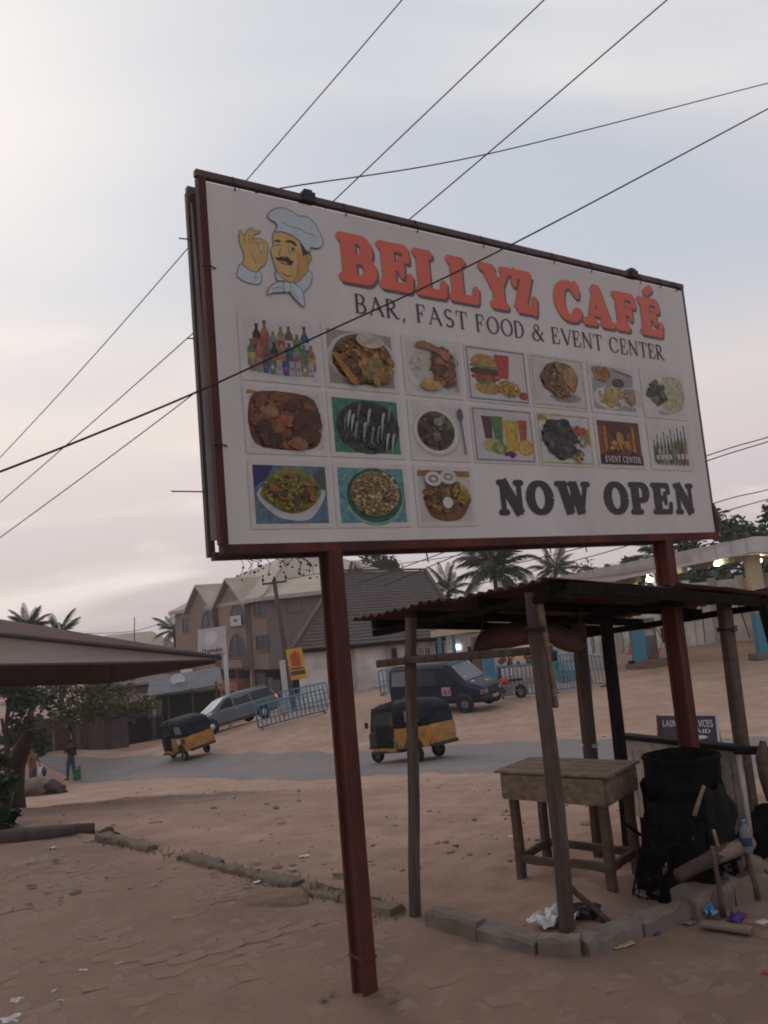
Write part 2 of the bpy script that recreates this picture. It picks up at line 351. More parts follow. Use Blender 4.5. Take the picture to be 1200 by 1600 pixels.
# road edges (world), near and far; the road runs across and falls to the left
RN = [at(px, py, Y) for px, py, Y in [(20, 1225, 45), (117, 1222, 37), (230, 1217, 31), (360, 1219, 26), (500, 1222, 22), (630, 1214, 20), (760, 1206, 18.5), (950, 1213, 15.5), (1190, 1222, 13.5), (1420, 1235, 12)]]
RF = [ong(px, py) for px, py, Y in [(20, 1186, 58), (117, 1181, 52), (230, 1177, 46), (360, 1178, 40), (500, 1174, 34), (630, 1167, 30), (760, 1160, 27.5), (950, 1154, 24.5), (1190, 1150, 22), (1420, 1150, 20)]]
def lerp_poly(P, t):
    t = max(0, min(.99999, t)) * (len(P) - 1); i = int(t); return P[i].lerp(P[i + 1], t - i)
RNa = np.array([[p.x, p.y] for p in RN]); RFa = np.array([[p.x, p.y] for p in RF])
def inroad(x, y):
    # between the two edges along y, for the x of this point (with soft edges)
    yn = np.interp(x, RNa[:, 0], RNa[:, 1]); yf = np.interp(x, RFa[:, 0], RFa[:, 1])
    return min(1, max(0, min(y - yn, yf - y) / 1.2))
for j in range(Z.shape[0]):
    for i in range(Z.shape[1]):
        x, y = GX[j, i], GY[j, i]
        if abs(x) < 60 and y < 120:
            Z[j, i] += relief(x, y) * (1 - .85 * inroad(x, y))
rr = random.Random(88)
for k in range(420):
    x, y = rr.uniform(-4.4, 3.6), rr.uniform(4.6, 10.5)
    if kside(x, y) < .2 and rr.random() < .75: continue
    th, dep = rr.uniform(-.9, .9) + (1.2 if rr.random() < .5 else 0), rr.uniform(.006, .016); i0, i1 = np.searchsorted(XS, (x - .35, x + .35)); j0, j1 = np.searchsorted(YS, (y - .35, y + .35)); gx, gy = GX[j0:j1, i0:i1] - x, GY[j0:j1, i0:i1] - y
    u, v = gx * math.cos(th) + gy * math.sin(th), -gx * math.sin(th) + gy * math.cos(th); d2 = (u / .13) ** 2 + (v / .055) ** 2; Z[j0:j1, i0:i1] += -dep * np.exp(-d2 * 1.6) + dep * .45 * np.exp(-((np.sqrt(d2) - 1.45) / .4) ** 2)
nr, nc = Z.shape
gm = bpy.data.meshes.new('ground'); idx = np.arange(nr * nc).reshape(nr, nc)
gm.from_pydata(np.c_[GX.ravel(), GY.ravel(), Z.ravel()].tolist(), [], np.stack([idx[:-1, :-1], idx[:-1, 1:], idx[1:, 1:], idx[1:, :-1]], -1).reshape(-1, 4).tolist())
gm.polygons.foreach_set('use_smooth', [True] * len(gm.polygons)); gm.materials.append(mat('ground_soil', (.355, .232, .172), rough=.95, var=.2, scale=2.2, bump=.5, fine=26, attr=True, dirt=((.225, .138, .10), .42, .6)))
# reddish trodden soil in the yard, paler sand beyond the road, red laterite bank on the far left
ca = gm.color_attributes.new('Col', 'FLOAT_COLOR', 'POINT'); cv = np.ones((nr * nc, 4))
for j in range(nr):
    for i in range(nc):
        x, y = GX[j, i], GY[j, i]
        if y < 14 and abs(x) < 12:
            k = min(1, max(0, (kside(x, y) + .35 + .5 * noise.noise(Vector((x * .8, y * .8, 3)))) / 1.1)); y_ = np.array((.48, .45, .44)); d_ = np.array((.84, .80, .79)) * (1 + .14 * noise.noise(Vector((x * .5, y * .5, 7))))
            cv[j * nc + i, :3] = y_ * (1 - k) + d_ * k
        elif y < 140:
            f = 1 + .10 * noise.noise(Vector((x * .12, y * .12, 7))); b = np.array((1.0, .97, .95)) * f
            yf = np.interp(x, [-30, -14.9, -6, .2, 9], [70, 47, 38, 31, 22]); red = max(0, min(1, (y - yf) / 3)) * max(0, min(1, (-7 - x) / 5)) * max(0, min(1, (62 - y) / 8)); cv[j * nc + i, :3] = b * (1 - red) + np.array((1.12, .78, .58)) * red
ca.data.foreach_set('color', cv.ravel())
ground = bpy.data.objects.new('ground', gm); COL.objects.link(ground); tag(ground, kind='structure')
def ZT(x, y):
    """height of the built ground sheet"""
    i = int(np.clip(np.searchsorted(XS, x) - 1, 0, nc - 2)); j = int(np.clip(np.searchsorted(YS, y) - 1, 0, nr - 2))
    a = (x - XS[i]) / (XS[i + 1] - XS[i]); b = (y - YS[j]) / (YS[j + 1] - YS[j])
    return float((Z[j, i] * (1 - a) + Z[j, i + 1] * a) * (1 - b) + (Z[j + 1, i] * (1 - a) + Z[j + 1, i + 1] * a) * b)
def gpt(px, py, Y):
    p = at(px, py, Y); return Vector((p.x, p.y, ZT(p.x, p.y)))
# asphalt strip with ragged edges
rows = []; NT, NA = 150, 16
for i in range(NT + 1):
    t = i / NT; a = lerp_poly(RN, t); b = lerp_poly(RF, t); a = Vector((a.x, a.y)); b = Vector((b.x, b.y)); w = (b - a).normalized()
    a = a - w * (.35 * noise.noise(Vector((t * 60, 1, 0))) + .15 * noise.noise(Vector((t * 210, 4, 0)))); b = b + w * .7 * noise.noise(Vector((t * 40, 9, 0)))
    row = []
    for j in range(NA + 1):
        p = a.lerp(b, j / NA); e = min(j, NA - j); row.append((p.x, p.y, ZT(p.x, p.y) + (.05 if e > 1 else .035 if e == 1 else -.03)))
    rows.append(row)
m = MB(); m.sm = True; m.grid(rows); tag(m.build('road', 'asphalt'), kind='structure')
# paving stones: zigzag interlocking blocks half buried in dust
yard = tag(bpy.data.objects.new('paved_yard', None), kind='structure'); COL.objects.link(yard)
PU, PV = .225, .118
def zig(u, a): u = (u / PU) % 1; return a * (4 * abs(u - .5) - 1)
def paver_mesh(seed):
    rnd = random.Random(seed); us = [0, .25, .5, .75, 1]; g_ = .003
    low = [Vector((u * PU, zig(u * PU, .018), 0)) for u in us]; hi = [Vector((u * PU, PV + zig(u * PU, .018), 0)) for u in us][::-1]
    ring = low + hi; c = sum(ring, Vector()) / len(ring); b = []
    for k in (1, .955): b.append([c + (p - c) * (k - g_ / .1) + Vector((rnd.uniform(-.002, .002), rnd.uniform(-.002, .002), 0)) for p in ring])
    n = len(ring); vs = [p - c + Vector((0, 0, -.05)) for p in b[0]] + [p - c + Vector((0, 0, -.006)) for p in b[0]] + [p - c + Vector((0, 0, rnd.uniform(-.001, .001))) for p in b[1]]
    fs = [(i, (i + 1) % n, n + (i + 1) % n, n + i) for i in range(n)] + [(n + i, n + (i + 1) % n, 2 * n + (i + 1) % n, 2 * n + i) for i in range(n)] + [tuple(range(2 * n, 3 * n))]
    me = bpy.data.meshes.new('paving_stone'); me.from_pydata(vs, [], fs); me.materials.append(MATS['paver']); return me
PM = [paver_mesh(i) for i in range(6)]
ang = R(31); ca, sa = math.cos(ang), math.sin(ang); cells = []
for iu in range(-40, 40):
    for iv in range(-60, 60):
        u = iu * PU + (PU / 2 if iv % 2 else 0); v = iv * PV; x = u * ca - v * sa + .4; y = u * sa + v * ca + 4.2
        if -3.4 < x < 3.4 and 3.1 < y < 7.4 and kside(x, y) < -.13:
            cells.append((math.hypot(x, y) + (0 if ray(600, 1640)[2] < 0 else 0), x, y))
def infr(x, y):
    w = Vector((x, y, 0)) - Vector(EYE); d = w.dot(Vector(FW)); px = 600 + F * w.dot(Vector(RT)) / d; py = 800 - F * w.dot(Vector(UP)) / d
    return -30 < px < 1230 and py < 1630
cells.sort(); vis = [c for c in cells if infr(c[1], c[2])]; rest = [c for c in cells if not infr(c[1], c[2])] + vis[300:]
far = MB()
for k, (d, x, y) in enumerate(vis[:300] + rest):
    z = ZT(x, y) - .0018 + random.uniform(-.0025, .0025) + .007 * noise.noise(Vector((x * 1.3, y * 1.3, 2))); tilt = (random.gauss(0, .012), random.gauss(0, .012), ang + random.gauss(0, .02) + (math.pi if random.random() < .5 else 0) * 0)
    if k < 300:
        o = bpy.data.objects.new('paving_stone', random.choice(PM)); COL.objects.link(o); o.parent = yard; o.location = (x, y, z); o.rotation_euler = tilt
    else:
        me = random.choice(PM); M4 = Matrix.Translation((x, y, z)) @ Matrix.Rotation(ang, 4, 'Z'); far.add([M4 @ v.co for v in me.vertices], [tuple(p.vertices) for p in me.polygons])
tag(far.build('paving_stones', 'paver', yard), kind='stuff')
# kerb: individual rough blocks, the far half sunk and broken
kerb = tag(bpy.data.objects.new('kerb', None), kind='structure'); COL.objects.link(kerb)
def kblock(a, b, w, h, z0, rough, seed):
    m = MB(); a = Vector((*a, 0)); b = Vector((*b, 0)); d = b - a; u = d.normalized(); s = Vector((-u.y, u.x, 0)); rows = []
    n = max(3, int(d.length / .07)); prof = [(-.5, 0), (-.48, .86), (-.38, 1), (.38, 1), (.48, .86), (.5, 0)]
    for i in range(n + 1):
        t = i / n; e = .95 if i in (0, n) else 1; row = []
        for j, (x, z) in enumerate(prof):
            q = Vector((t * 9 + seed * 5, j * 1.7, seed)); row.append(a + d * t + s * x * w * e * (1 + rough * noise.noise(q)) + Vector((0, 0, z0 - .06 + (h + .06) * z * e * (1 + rough * noise.noise(q + Vector((3, 3, 3)))))))
        rows.append(row)
    m.sm = rough > .45; m.grid(rows); m.sm = False; m.add(rows[0], [tuple(range(5, -1, -1))]); m.add(rows[-1], [tuple(range(6))])
    o = m.build('kerb_stone', 'old_kerb' if rough > .45 else 'concrete', kerb); return o
def kerbrun(P, L_, w, h, rough, gap=.012, zoff=0, skip=()):
    k = 0
    for a, b in zip(P[:-1], P[1:]):
        d = (b - a).length; n = max(1, round(d / L_))
        for i in range(n):
            k += 1
            if k in skip: continue
            t0, t1 = i / n, (i + 1) / n; p, q = a.lerp(b, t0), a.lerp(b, t1); u = (q - p).normalized()
            p = p + u * (gap / 2); q = q - u * gap / 2; jx = Vector((random.uniform(-.012, .012), random.uniform(-.012, .012)))
            kblock(p + jx, q + jx * .3, w * random.uniform(.92, 1.08), h * random.uniform(.88, 1.1), zoff + random.uniform(-.006, .006), rough, random.random() * 50)
kerbrun(KL[3:6], .38, .115, .078, .14, gap=.003)
kerbrun([KL[5], KL[6]], .40, .12, .082, .25, gap=.002)
kerbrun(KL[6:9], .3, .19, .115, .42, gap=.0, zoff=.0)
kerbrun(KL[1:3], .46, .13, .032, .5, gap=.006)
kerbrun(KL[0:2], .5, .12, .026, .5, gap=.02, skip=(3,))
# ================================================================ THE CAFE SIGNBOARD
SB = Vector((-.289, 4.134, 0)); SANG = math.atan2(.561, .828); SV = Vector((.828, .561, 0)); SN = Vector((.561, -.828, 0))
sign = thing('signboard', 'large white cafe billboard with red BELLYZ CAFÉ lettering on two red steel posts', 'billboard', SB, SANG)
def sg(px, py): q = onplane(px, py, SB, SN); return ((q - SB).dot(SV), q.z)
# posts: channel section, open towards the left
def sign_post(s0):
    m = MB(); prof = [(0, 0), (.078, 0), (.078, .115), (0, .115), (0, .095), (.022, .092), (.022, .023), (0, .02)]
    m.prism([(s0 + x, y, -.25) for x, y in prof], (0, 0, 2.37)); m.box((s0 + .04, .057, .17), (.088, .125, .012)); return m.build('post', 'red_steel', sign, bevel=.003)
sign_post(0.0); sign_post(2.61)
S0, S1, Z0, Z1 = -.53, 3.166, 2.147, 3.945
m = MB(); m.box(((S0 + S1) / 2, .012, (Z0 + Z1) / 2), (S1 - S0, .02, Z1 - Z0)); m.build('front_panel', 'vinyl', sign)
m = MB(); m.box((1.26, .17, 3.05), (3.62, .012, 1.72)); m.build('back_panel', 'backboard', sign)
def fr(nm, p, q, w, h, mt='dark_steel', up=(0, 1, 0)):
    m = MB(); m.bar(p, q, w, h, up); return m.build(nm, mt, sign, bevel=.003)
zt = 3.992
fr('top_rail', (-.575, .03, zt), (3.215, .03, zt), .036, .036)
fr('bottom_rail', (-.56, .03, 2.128), (3.2, .03, 2.128), .048, .058, 'red_steel')
fr('bottom_rail', (-.55, .165, 2.112), (2.95, .165, 2.112), .04, .04, 'dark_steel')
fr('left_upright', (-.546, .032, 2.152), (-.546, .032, 3.973), .042, .05, 'red_steel')
fr('right_upright', (3.19, .03, 2.152), (3.19, .03, 3.973), .032, .04, 'dark_steel')
fr('back_upright', (-.548, .185, 2.11), (-.548, .185, 3.97), .036, .036)
fr('back_upright', (-.48, .15, 2.13), (-.53, .15, 3.95), .03, .03, 'red_steel')
fr('back_upright', (3.1, .185, 2.13), (3.1, .185, 3.97), .036, .036)
fr('back_top_rail', (-.56, .185, 3.985), (3.12, .185, 3.985), .034, .034)
for s in (-.52, 1.3, 3.12): fr('tie_bar', (s, .05, 3.96), (s, .17, 3.96), .025, .025)
for s in (-.5, .7, 1.9): fr('tie_bar', (s, .055, 2.112), (s, .145, 2.112), .025, .025)
for s in (.0, 2.6):
    m = MB(); m.box((s + .05, .03, 3.995), (.075, .07, .055)); m.box((s + .05, .03, 4.025), (.05, .05, .03)); m.build('clamp', 'black_trim', sign, bevel=.004)
random.seed(3)
for s in [-.38, .27, .75, 1.25, 1.85, 2.2, 2.7, 2.92, 3.1]:
    m = MB(); m.tube([(s, .0, 3.93), (s + .003, -.012, 3.962), (s, .012, 4.008), (s + .006, .045, 4.02)], .0035, 5); m.build('tie_wire', 'cable', sign)
for z in (2.62, 3.5):
    m = MB(); m.tube([(-.58, .0, z), (-.545, -.012, z + .004), (-.51, -.004, z - .004)], .004, 5); m.build('tie_wire', 'cable', sign)
for z, l in ((2.43, .17), (3.2, .05), (3.72, .06)):
    m = MB(); m.tube([(-.55, .18, z), (-.55 - l, .2, z + .004)], .0035, 5); m.build('tie_wire', 'cable', sign)
for s, l in ((.62, .07), (1.55, .05), (1.86, .05)):
    m = MB(); m.tube([(s, .03, 2.1), (s + .01, .03, 2.1 - l)], .004, 5); m.build('tie_wire', 'cable', sign)
m = MB(); m.tube([(3.2, .02, 2.11), (3.225, .01, 2.24), (3.19, .0, 2.36)], [.006, .03, .006], 7); m.build('torn_trim', 'dark_steel', sign)
# dry creeper clinging under the left end of the board
m = MB(); random.seed(11)
for k in range(16):
    p = Vector((random.uniform(-.42, -.05), random.uniform(.05, .16), 2.09)); q = p + Vector((random.uniform(-.06, .08), random.uniform(-.03, .03), random.uniform(-.09, -.02))); m.tube([p, p.lerp(q, .5) + Vector((.02, 0, .006)), q], .0018, 4)
    for _ in range(2): m.blob(q + Vector((random.uniform(-.03, .03), 0, random.uniform(-.02, .02))), random.uniform(.004, .008), 1)
m.build('dry_creeper', 'cable', sign)
# ---------------------------------------------------------------- flat print on the panel: strips and polygons in panel coordinates
def fp(m, pts, y): m.add([(a, -y, b) for a, b in pts], [tuple(range(len(pts)))])
def ell(cx, cy, rx, ry, n=20, a0=0, a1=360): return [(cx + rx * math.cos(R(a0 + (a1 - a0) * i / n)), cy + ry * math.sin(R(a0 + (a1 - a0) * i / n))) for i in range(n + (1 if a1 - a0 < 360 else 0))]
class Pen:
    """draws strokes as flat strips; every strip a hair above the last so nothing is coplanar"""
    def __init__(s, m, tf, y0): s.m = m; s.tf = tf; s.y = y0
    def lift(s): s.y += .00001
    def stroke(s, pts, w, cap=True):
        k = len(pts); ws = w if isinstance(w, (list, tuple)) else [w] * k; l, r_ = [], []
        for i in range(k):
            a, b = pts[max(0, i - 1)], pts[min(k - 1, i + 1)]; dx, dy = b[0] - a[0], b[1] - a[1]; d = math.hypot(dx, dy) or 1; nx, ny = -dy / d * ws[i] / 2, dx / d * ws[i] / 2
            l.append((pts[i][0] + nx, pts[i][1] + ny)); r_.append((pts[i][0] - nx, pts[i][1] - ny))
        for i in range(k - 1): fp(s.m, [s.tf(*p) for p in (l[i], l[i + 1], r_[i + 1], r_[i])], s.y); s.lift()
        if cap:
            for p, w_ in ((pts[0], ws[0]), (pts[-1], ws[-1])): fp(s.m, [s.tf(*q) for q in ell(p[0], p[1], w_ / 2, w_ / 2, 10)], s.y); s.lift()
    def poly(s, pts): fp(s.m, [s.tf(*q) for q in pts], s.y); s.lift()
    def arc(s, cx, cy, rx, ry, a0, a1, T, t, n=14, cap=False):
        pts = ell(cx, cy, rx, ry, n, a0, a1)[:n + 1] if abs(a1 - a0) < 360 else ell(cx, cy, rx, ry, n) + [ell(cx, cy, rx, ry, n)[0]]
        ws = [t + (T - t) * abs(math.cos(R(a0 + (a1 - a0) * i / n))) ** 1.3 for i in range(len(pts))]
        s.stroke(pts, ws, cap)
def ell_arc(cx, cy, rx, ry, a0, a1, n): return ell(cx, cy, rx, ry, n, a0, a1)
def glyph(P, c, T, t, sf, cap):
    """letter c in a box one unit high; T heavy stroke, t light stroke, sf serif length, cap = rounded ends. returns advance"""
    h0, h1 = t / 2, 1 - t / 2; x0 = sf * .55 + T / 2
    S = lambda a, b, w: P.stroke([a, b], w, cap)
    def ser(x, y, l=None, r_=None): S((x - (l if l is not None else sf) - T / 2 * .6, y), (x + (r_ if r_ is not None else sf) + T / 2 * .6, y), t)
    if c in 'BPRD':
        S((x0, h0), (x0, h1), T) if not cap else P.stroke([(x0, .04), (x0, .96)], T, False)
        ser(x0, h1, sf * .8, .05); ser(x0, h0, sf * .8, .05 if c in 'BD' else sf)
        xr = x0 + T * .5
        if c == 'D': P.stroke([(x0, h1), (xr + .12, h1)], t, False); P.stroke([(x0, h0), (xr + .12, h0)], t, False); P.arc(xr + .1, .5, .36 - T / 4, .5 - t / 2, 90, -90, T, t); return xr + .46 + T / 4 + .1
        ym = .5 if c != 'P' else .44
        P.stroke([(x0, h1), (xr + .1, h1)], t, False); P.stroke([(x0, ym), (xr + .1, ym)], t, False)
        P.arc(xr + .08, (h1 + ym) / 2, .25 - T / 8, (h1 - ym) / 2, 90, -90, T * .95, t)
        if c == 'B':
            P.stroke([(x0, h0), (xr + .1, h0)], t, False); P.arc(xr + .1, (ym + h0) / 2, .29 - T / 8, (ym - h0) / 2, 90, -90, T, t); return xr + .39 + T / 3 + .08
        if c == 'R': P.stroke([(xr + .06, ym), (xr + .42, h0)], T * .9, cap); S((xr + .36, h0), (xr + .56, h0), t); return xr + .56 + .06
        return xr + .33 + T / 3 + .1
    if c in 'EFLÉ':
        P.stroke([(x0, .03), (x0, .97)], T, False); w = x0 + T / 2 + .3
        ser(x0, h1, sf * .8, .05 if c != 'L' else sf); ser(x0, h0, sf * .8, sf if c == 'F' else .05)
        e = max(t, T * .42)
        if c != 'L': S((x0, h1), (w, h1), t); P.stroke([(w, h1 - .0), (w + .03, .70)], e, cap); S((x0, .51), (w - .13, .51), t); P.stroke([(w - .13, .36), (w - .13, .66)], e * .9, cap)
        if c != 'F': S((x0, h0), (w + .05, h0), t); P.stroke([(w + .05, h0), (w + .09, .32)], e, cap)
        if c == 'É': P.stroke([(x0 + .1, 1.13), (x0 + .3, 1.25)], T * .55, cap)
        return w + .09 + e / 2 + .05
    if c == 'Y':
        a = T * .5 + sf * .5; P.stroke([(a, h1), (a + .3, .45)], T, False); P.stroke([(a + .62, h1), (a + .34, .45)], max(t, T * .5), False); P.stroke([(a + .32, .5), (a + .32, h0)], T, False)
        ser(a, h1, sf * .7, sf * .7); S((a + .5, h1), (a + .62 + sf, h1), t); ser(a + .32, h0); return a + .62 + sf + .05
    if c == 'Z':
        z = t * 1.15; P.stroke([(.1, 1 - z / 2), (.66, 1 - z / 2)], z, False); P.stroke([(.56, .96), (.18, .05)], T, False); P.stroke([(.1, z / 2), (.68, z / 2)], z, False)
        P.stroke([(.12, .94), (.08, .66)], max(t, T * .45), cap); P.stroke([(.68, .06), (.73, .36)], max(t, T * .45), cap); return .84
    if c in 'CO':
        rx = .34; cx = rx + T / 2 + .02
        if c == 'O': P.arc(cx, .5, rx, .5 - t / 2, 0, 360, T, t, 24); return cx + rx + T / 2 + .05
        P.arc(cx, .5, rx, .5 - t / 2, 42, 318, T, t, 22, cap); x = cx + rx * .78
        P.stroke([(x, .93), (x + .02, .68)], max(t, T * .45), cap); P.stroke([(x - .02, .16), (x + .05, .28)], max(t, T * .45), cap); return cx + rx + .12
    if c == 'A':
        a = sf + t / 2; P.stroke([(a, h0), (a + .32, .97)], max(t, T * .45), False); P.stroke([(a + .28, .98), (a + .64, h0)], T, False); P.stroke([(a + .1, .34), (a + .5, .34)], t, False)
        P.stroke([(a + .26, .95), (a + .34, .95)], t, cap)
        ser(a, h0, sf * .7, sf * .7); ser(a + .64, h0, sf * .7, sf * .7); return a + .64 + sf + T / 2 + .02
    if c == 'N':
        a = sf * .9 + t * .5 + .03; tn = max(t, T * .5); P.stroke([(a, h0), (a, h1)], tn, False); P.stroke([(a, .97), (a + .56, .03)], T, False); P.stroke([(a + .56, .02), (a + .56, h1)], tn, False)
        S((a - sf, h1), (a + .1, h1), t); S((a - sf, h0), (a + sf, h0), t); S((a + .56 - sf, h1), (a + .56 + sf, h1), t); return a + .56 + sf + .07
    if c == 'W':
        a = sf + T * .4; d = .27; tn = max(t, T * .5)
        P.stroke([(a, .97), (a + d, .03)], T, False); P.stroke([(a + d, .03), (a + d * 1.75, .9)], tn, False); P.stroke([(a + d * 1.6, .97), (a + d * 2.55, .03)], T, False); P.stroke([(a + d * 2.55, .03), (a + d * 3.45, .95)], tn, False)
        ser(a, h1, sf * .7, sf * .6); S((a + d * 1.6 - sf, h1), (a + d * 1.6 + sf, h1), t); S((a + d * 3.45 - sf, h1), (a + d * 3.45 + sf, h1), t); return a + d * 3.45 + sf + .06
    if c == 'V':
        a = sf + T * .3; P.stroke([(a, .98), (a + .34, .02)], T, False); P.stroke([(a + .34, .02), (a + .64, .97)], max(t, T * .45), False); ser(a, h1, sf * .7, sf * .7); S((a + .64 - sf, h1), (a + .64 + sf, h1), t); return a + .64 + sf + .04
    if c == 'U':
        P.stroke([(.16, .97), (.16, .3)], T, False); P.arc(.4, .3, .24, .27, 180, 360, T, t); P.stroke([(.64, .97), (.64, .3)], T * .8, False); return .82
    if c == 'T':
        S((.06, h1), (.7, h1), t); P.stroke([(.38, h0), (.38, h1)], T, False); S((.08, h1), (.06, .74), t); S((.68, h1), (.7, .74), t); ser(.38, h0); return .8
    if c == 'I': P.stroke([(x0, .02), (x0, .98)], T, False); ser(x0, h0); ser(x0, h1); return x0 * 2 + .05
    if c == 'S':
        w = T * .95; P.arc(.3, .74, .2, .26 - t / 2, 30, 250, w, t * 1.3, 14, cap); P.arc(.32, .26, .22, .26 - t / 2, 70, -150, w, t * 1.3, 14, cap); P.stroke([(.23, .51), (.4, .49)], w, cap); return .66
    if c == '&':
        P.arc(.36, .77, .15, .2, 0, 360, T * .7, t, 16); P.arc(.3, .27, .24, .26, 60, 330, T, t, 18); P.stroke([(.25, .66), (.74, .04)], T, cap); P.stroke([(.74, .5), (.52, .12)], t * 1.2, cap); P.stroke([(.66, .52), (.84, .52)], t, cap); P.stroke([(.68, .04), (.84, .04)], t, cap); return .96
    if c == ',': P.stroke([(.12, .08), (.14, .02), (.08, -.16)], [T, T * .8, t], cap); return .4
    if c in 'ando':
        if c == 'n': P.stroke([(.14, 0), (.14, .68)], T, False); P.arc(.34, .42, .2, .22, 180, 0, T, T * .8); P.stroke([(.54, .44), (.54, 0)], T, False); return .68
        if c == 'd': P.stroke([(.56, 0), (.56, 1)], T, False)
        if c == 'a': P.stroke([(.56, 0), (.56, .66)], T, False)
        P.arc(.36, .33, .24, .27, 0, 360, T, T * .8, 18); return .72
    return .36
def text(nm, s, x0, x1, z0, z1, mt, parent, T, t, sf, cap, y0, gap=.06, dx=0, dz=0, plane=None):
    """lettering as one flat part, fitted into x0..x1, z0..z1 of the board"""
    dummy = MB(); adv = []; P0 = Pen(dummy, lambda a, b: (a, b), 0)
    for c in s: adv.append(glyph(P0, c, T, t, sf, cap) + gap)
    tot = sum(adv) - gap; x = 0; sc = (x1 - x0) / tot
    for c, a in zip(s, adv):
        if c != ' ':
            m = MB(); P = Pen(m, lambda a_, b_: (x0 + dx + (x + a_) * sc, z0 + dz + b_ * (z1 - z0)), y0); glyph(P, c, T, t, sf, cap)
            if plane: m.v = [tuple(plane(v)) for v in m.v]
            m.build(nm, mt, parent)
        x += a
for s_, a, b in (('BELLYZ', .205, 1.66), ('CAFÉ', 1.80, 2.9)):
    text('letter_shadow', s_, a, b, 3.548, 3.832, 'letter_shadow', sign, .36, .19, .10, True, .0016, .02, dx=.014, dz=-.016)
    text('headline_letter', s_, a, b, 3.548, 3.832, 'letter_red', sign, .36, .19, .10, True, .0032, .02)
text('tagline_letter', 'BAR, FAST FOOD & EVENT CENTER', .28, 2.868, 3.383, 3.492, 'letter_dark', sign, .115, .05, .07, False, .0018, .05)
text('open_letter', 'NOW', 1.145, 1.93, 2.28, 2.492, 'letter_dark', sign, .33, .17, .10, True, .0018, .03)
text('open_letter', 'OPEN', 2.045, 2.975, 2.28, 2.498, 'letter_dark', sign, .33, .17, .10, True, .0018, .03)
# ---------------------------------------------------------------- the chef
class Flat:
    def __init__(s, tf): s.m = MB(); s.tf = tf; s.y = .0015
    def fill(s, pts, col, edge=None, ew=.004):
        s.m.mi = 0 if (min(col) > .33 and max(col) - min(col) < .12) or len(pts) == 4 and max(col) - min(col) < .1 else 1
        s.m.col = col; fp(s.m, [s.tf(*p) for p in pts], s.y); s.y += .00006
        if edge: s.line(list(pts) + [pts[0]], edge, ew)
    def line(s, pts, col, w):
        s.m.col = col; P = Pen(s.m, lambda a, b: (a, b), s.y); P.stroke([s.tf(*p) for p in pts], w, True); s.y = P.y + .00003
def smooth(pts, n=3, closed=True):
    out = []; k = len(pts)
    for i in range(k if closed else k - 1):
        p0, p1, p2, p3 = [pts[(i + j) % k] if closed else pts[max(0, min(k - 1, i + j))] for j in (-1, 0, 1, 2)]
        for q in range(n):
            t = q / n; out.append(tuple(.5 * (2 * p1[a] + (p2[a] - p0[a]) * t + (2 * p0[a] - 5 * p1[a] + 4 * p2[a] - p3[a]) * t * t + (3 * p1[a] - p0[a] - 3 * p2[a] + p3[a]) * t ** 3) for a in (0, 1)))
    if not closed: out.append(pts[-1])
    return out
ch = Flat(lambda x, y: sg(360 + x / 7.5, 310 + y / 7.5)); SK = (.60, .40, .15); SK2 = (.50, .29, .10); OUT = (.07, .075, .085); HAT = (.50, .57, .60)
ch.fill(smooth([(110, 770), (80, 880), (95, 930), (190, 985), (350, 1000), (350, 860), (240, 830), (150, 790)]), (.52, .58, .64), (.10, .17, .26))
ch.fill(smooth([(150, 790), (160, 680), (130, 580), (100, 490), (112, 370), (150, 420), (170, 420), (200, 370), (250, 345), (285, 380), (335, 375), (350, 400), (275, 430), (265, 470), (320, 470), (390, 490), (440, 550), (425, 700), (400, 780), (330, 830), (300, 870)]), SK, OUT, .003)
ch.fill(smooth([(345, 540), (375, 530), (370, 600), (358, 640), (345, 610)]), (.62, .6, .6), OUT, .0025)
for l in ([(235, 645), (280, 700), (300, 770)], [(160, 430), (160, 490), (175, 530)], [(225, 430), (215, 470), (220, 520)], [(265, 460), (270, 510), (330, 530)]): ch.line(smooth(l, 3, False), (.25, .15, .06), .0025)
ch.fill(smooth([(550, 860), (530, 900), (545, 960), (620, 970), (720, 1000), (840, 1100), (890, 1070), (950, 970), (910, 840)]), (.48, .56, .58), (.09, .12, .15))
ch.fill(smooth([(505, 400), (495, 500), (500, 560), (470, 610), (490, 700), (520, 800), (560, 890), (640, 960), (720, 995), (800, 975), (860, 910), (905, 850), (910, 750), (940, 700), (930, 650), (850, 640), (780, 440), (600, 370)]), SK, OUT, .003)
ch.fill(smooth([(770, 640), (850, 680), (900, 770), (880, 860), (800, 950), (700, 990), (780, 880)]), SK2)
ch.fill(smooth([(820, 540), (880, 560), (930, 650), (870, 660), (850, 690), (835, 620)]), (.06, .05, .045))
ch.fill(smooth([(880, 660), (940, 665), (945, 720), (910, 760), (885, 720)]), SK2, OUT, .003)
ch.fill(smooth([(520, 395), (545, 330), (520, 285), (445, 240), (440, 190), (500, 130), (600, 115), (720, 160), (800, 210), (880, 215), (970, 280), (1030, 380), (1080, 500), (1060, 570), (1000, 590), (940, 580), (925, 640), (870, 600), (800, 500), (700, 430), (600, 395)]), HAT, (.07, .10, .13))
ch.line(smooth([(610, 285), (680, 330), (800, 355), (880, 405), (980, 440)], 4, False), (.14, .18, .21), .003)
ch.fill(smooth([(505, 505), (530, 490), (575, 495), (575, 515), (530, 512)]), (.05, .035, .03)); ch.fill(smooth([(645, 500), (700, 495), (750, 520), (775, 560), (750, 555), (700, 520), (650, 518)]), (.05, .035, .03))
ch.fill(smooth([(675, 600), (715, 575), (760, 610), (715, 635)]), (.6, .55, .5), OUT, .002); ch.fill(ell(725, 602, 20, 20, 10), (.05, .04, .04)); ch.line(smooth([(520, 560), (550, 545), (585, 560)], 4, False), OUT, .003)
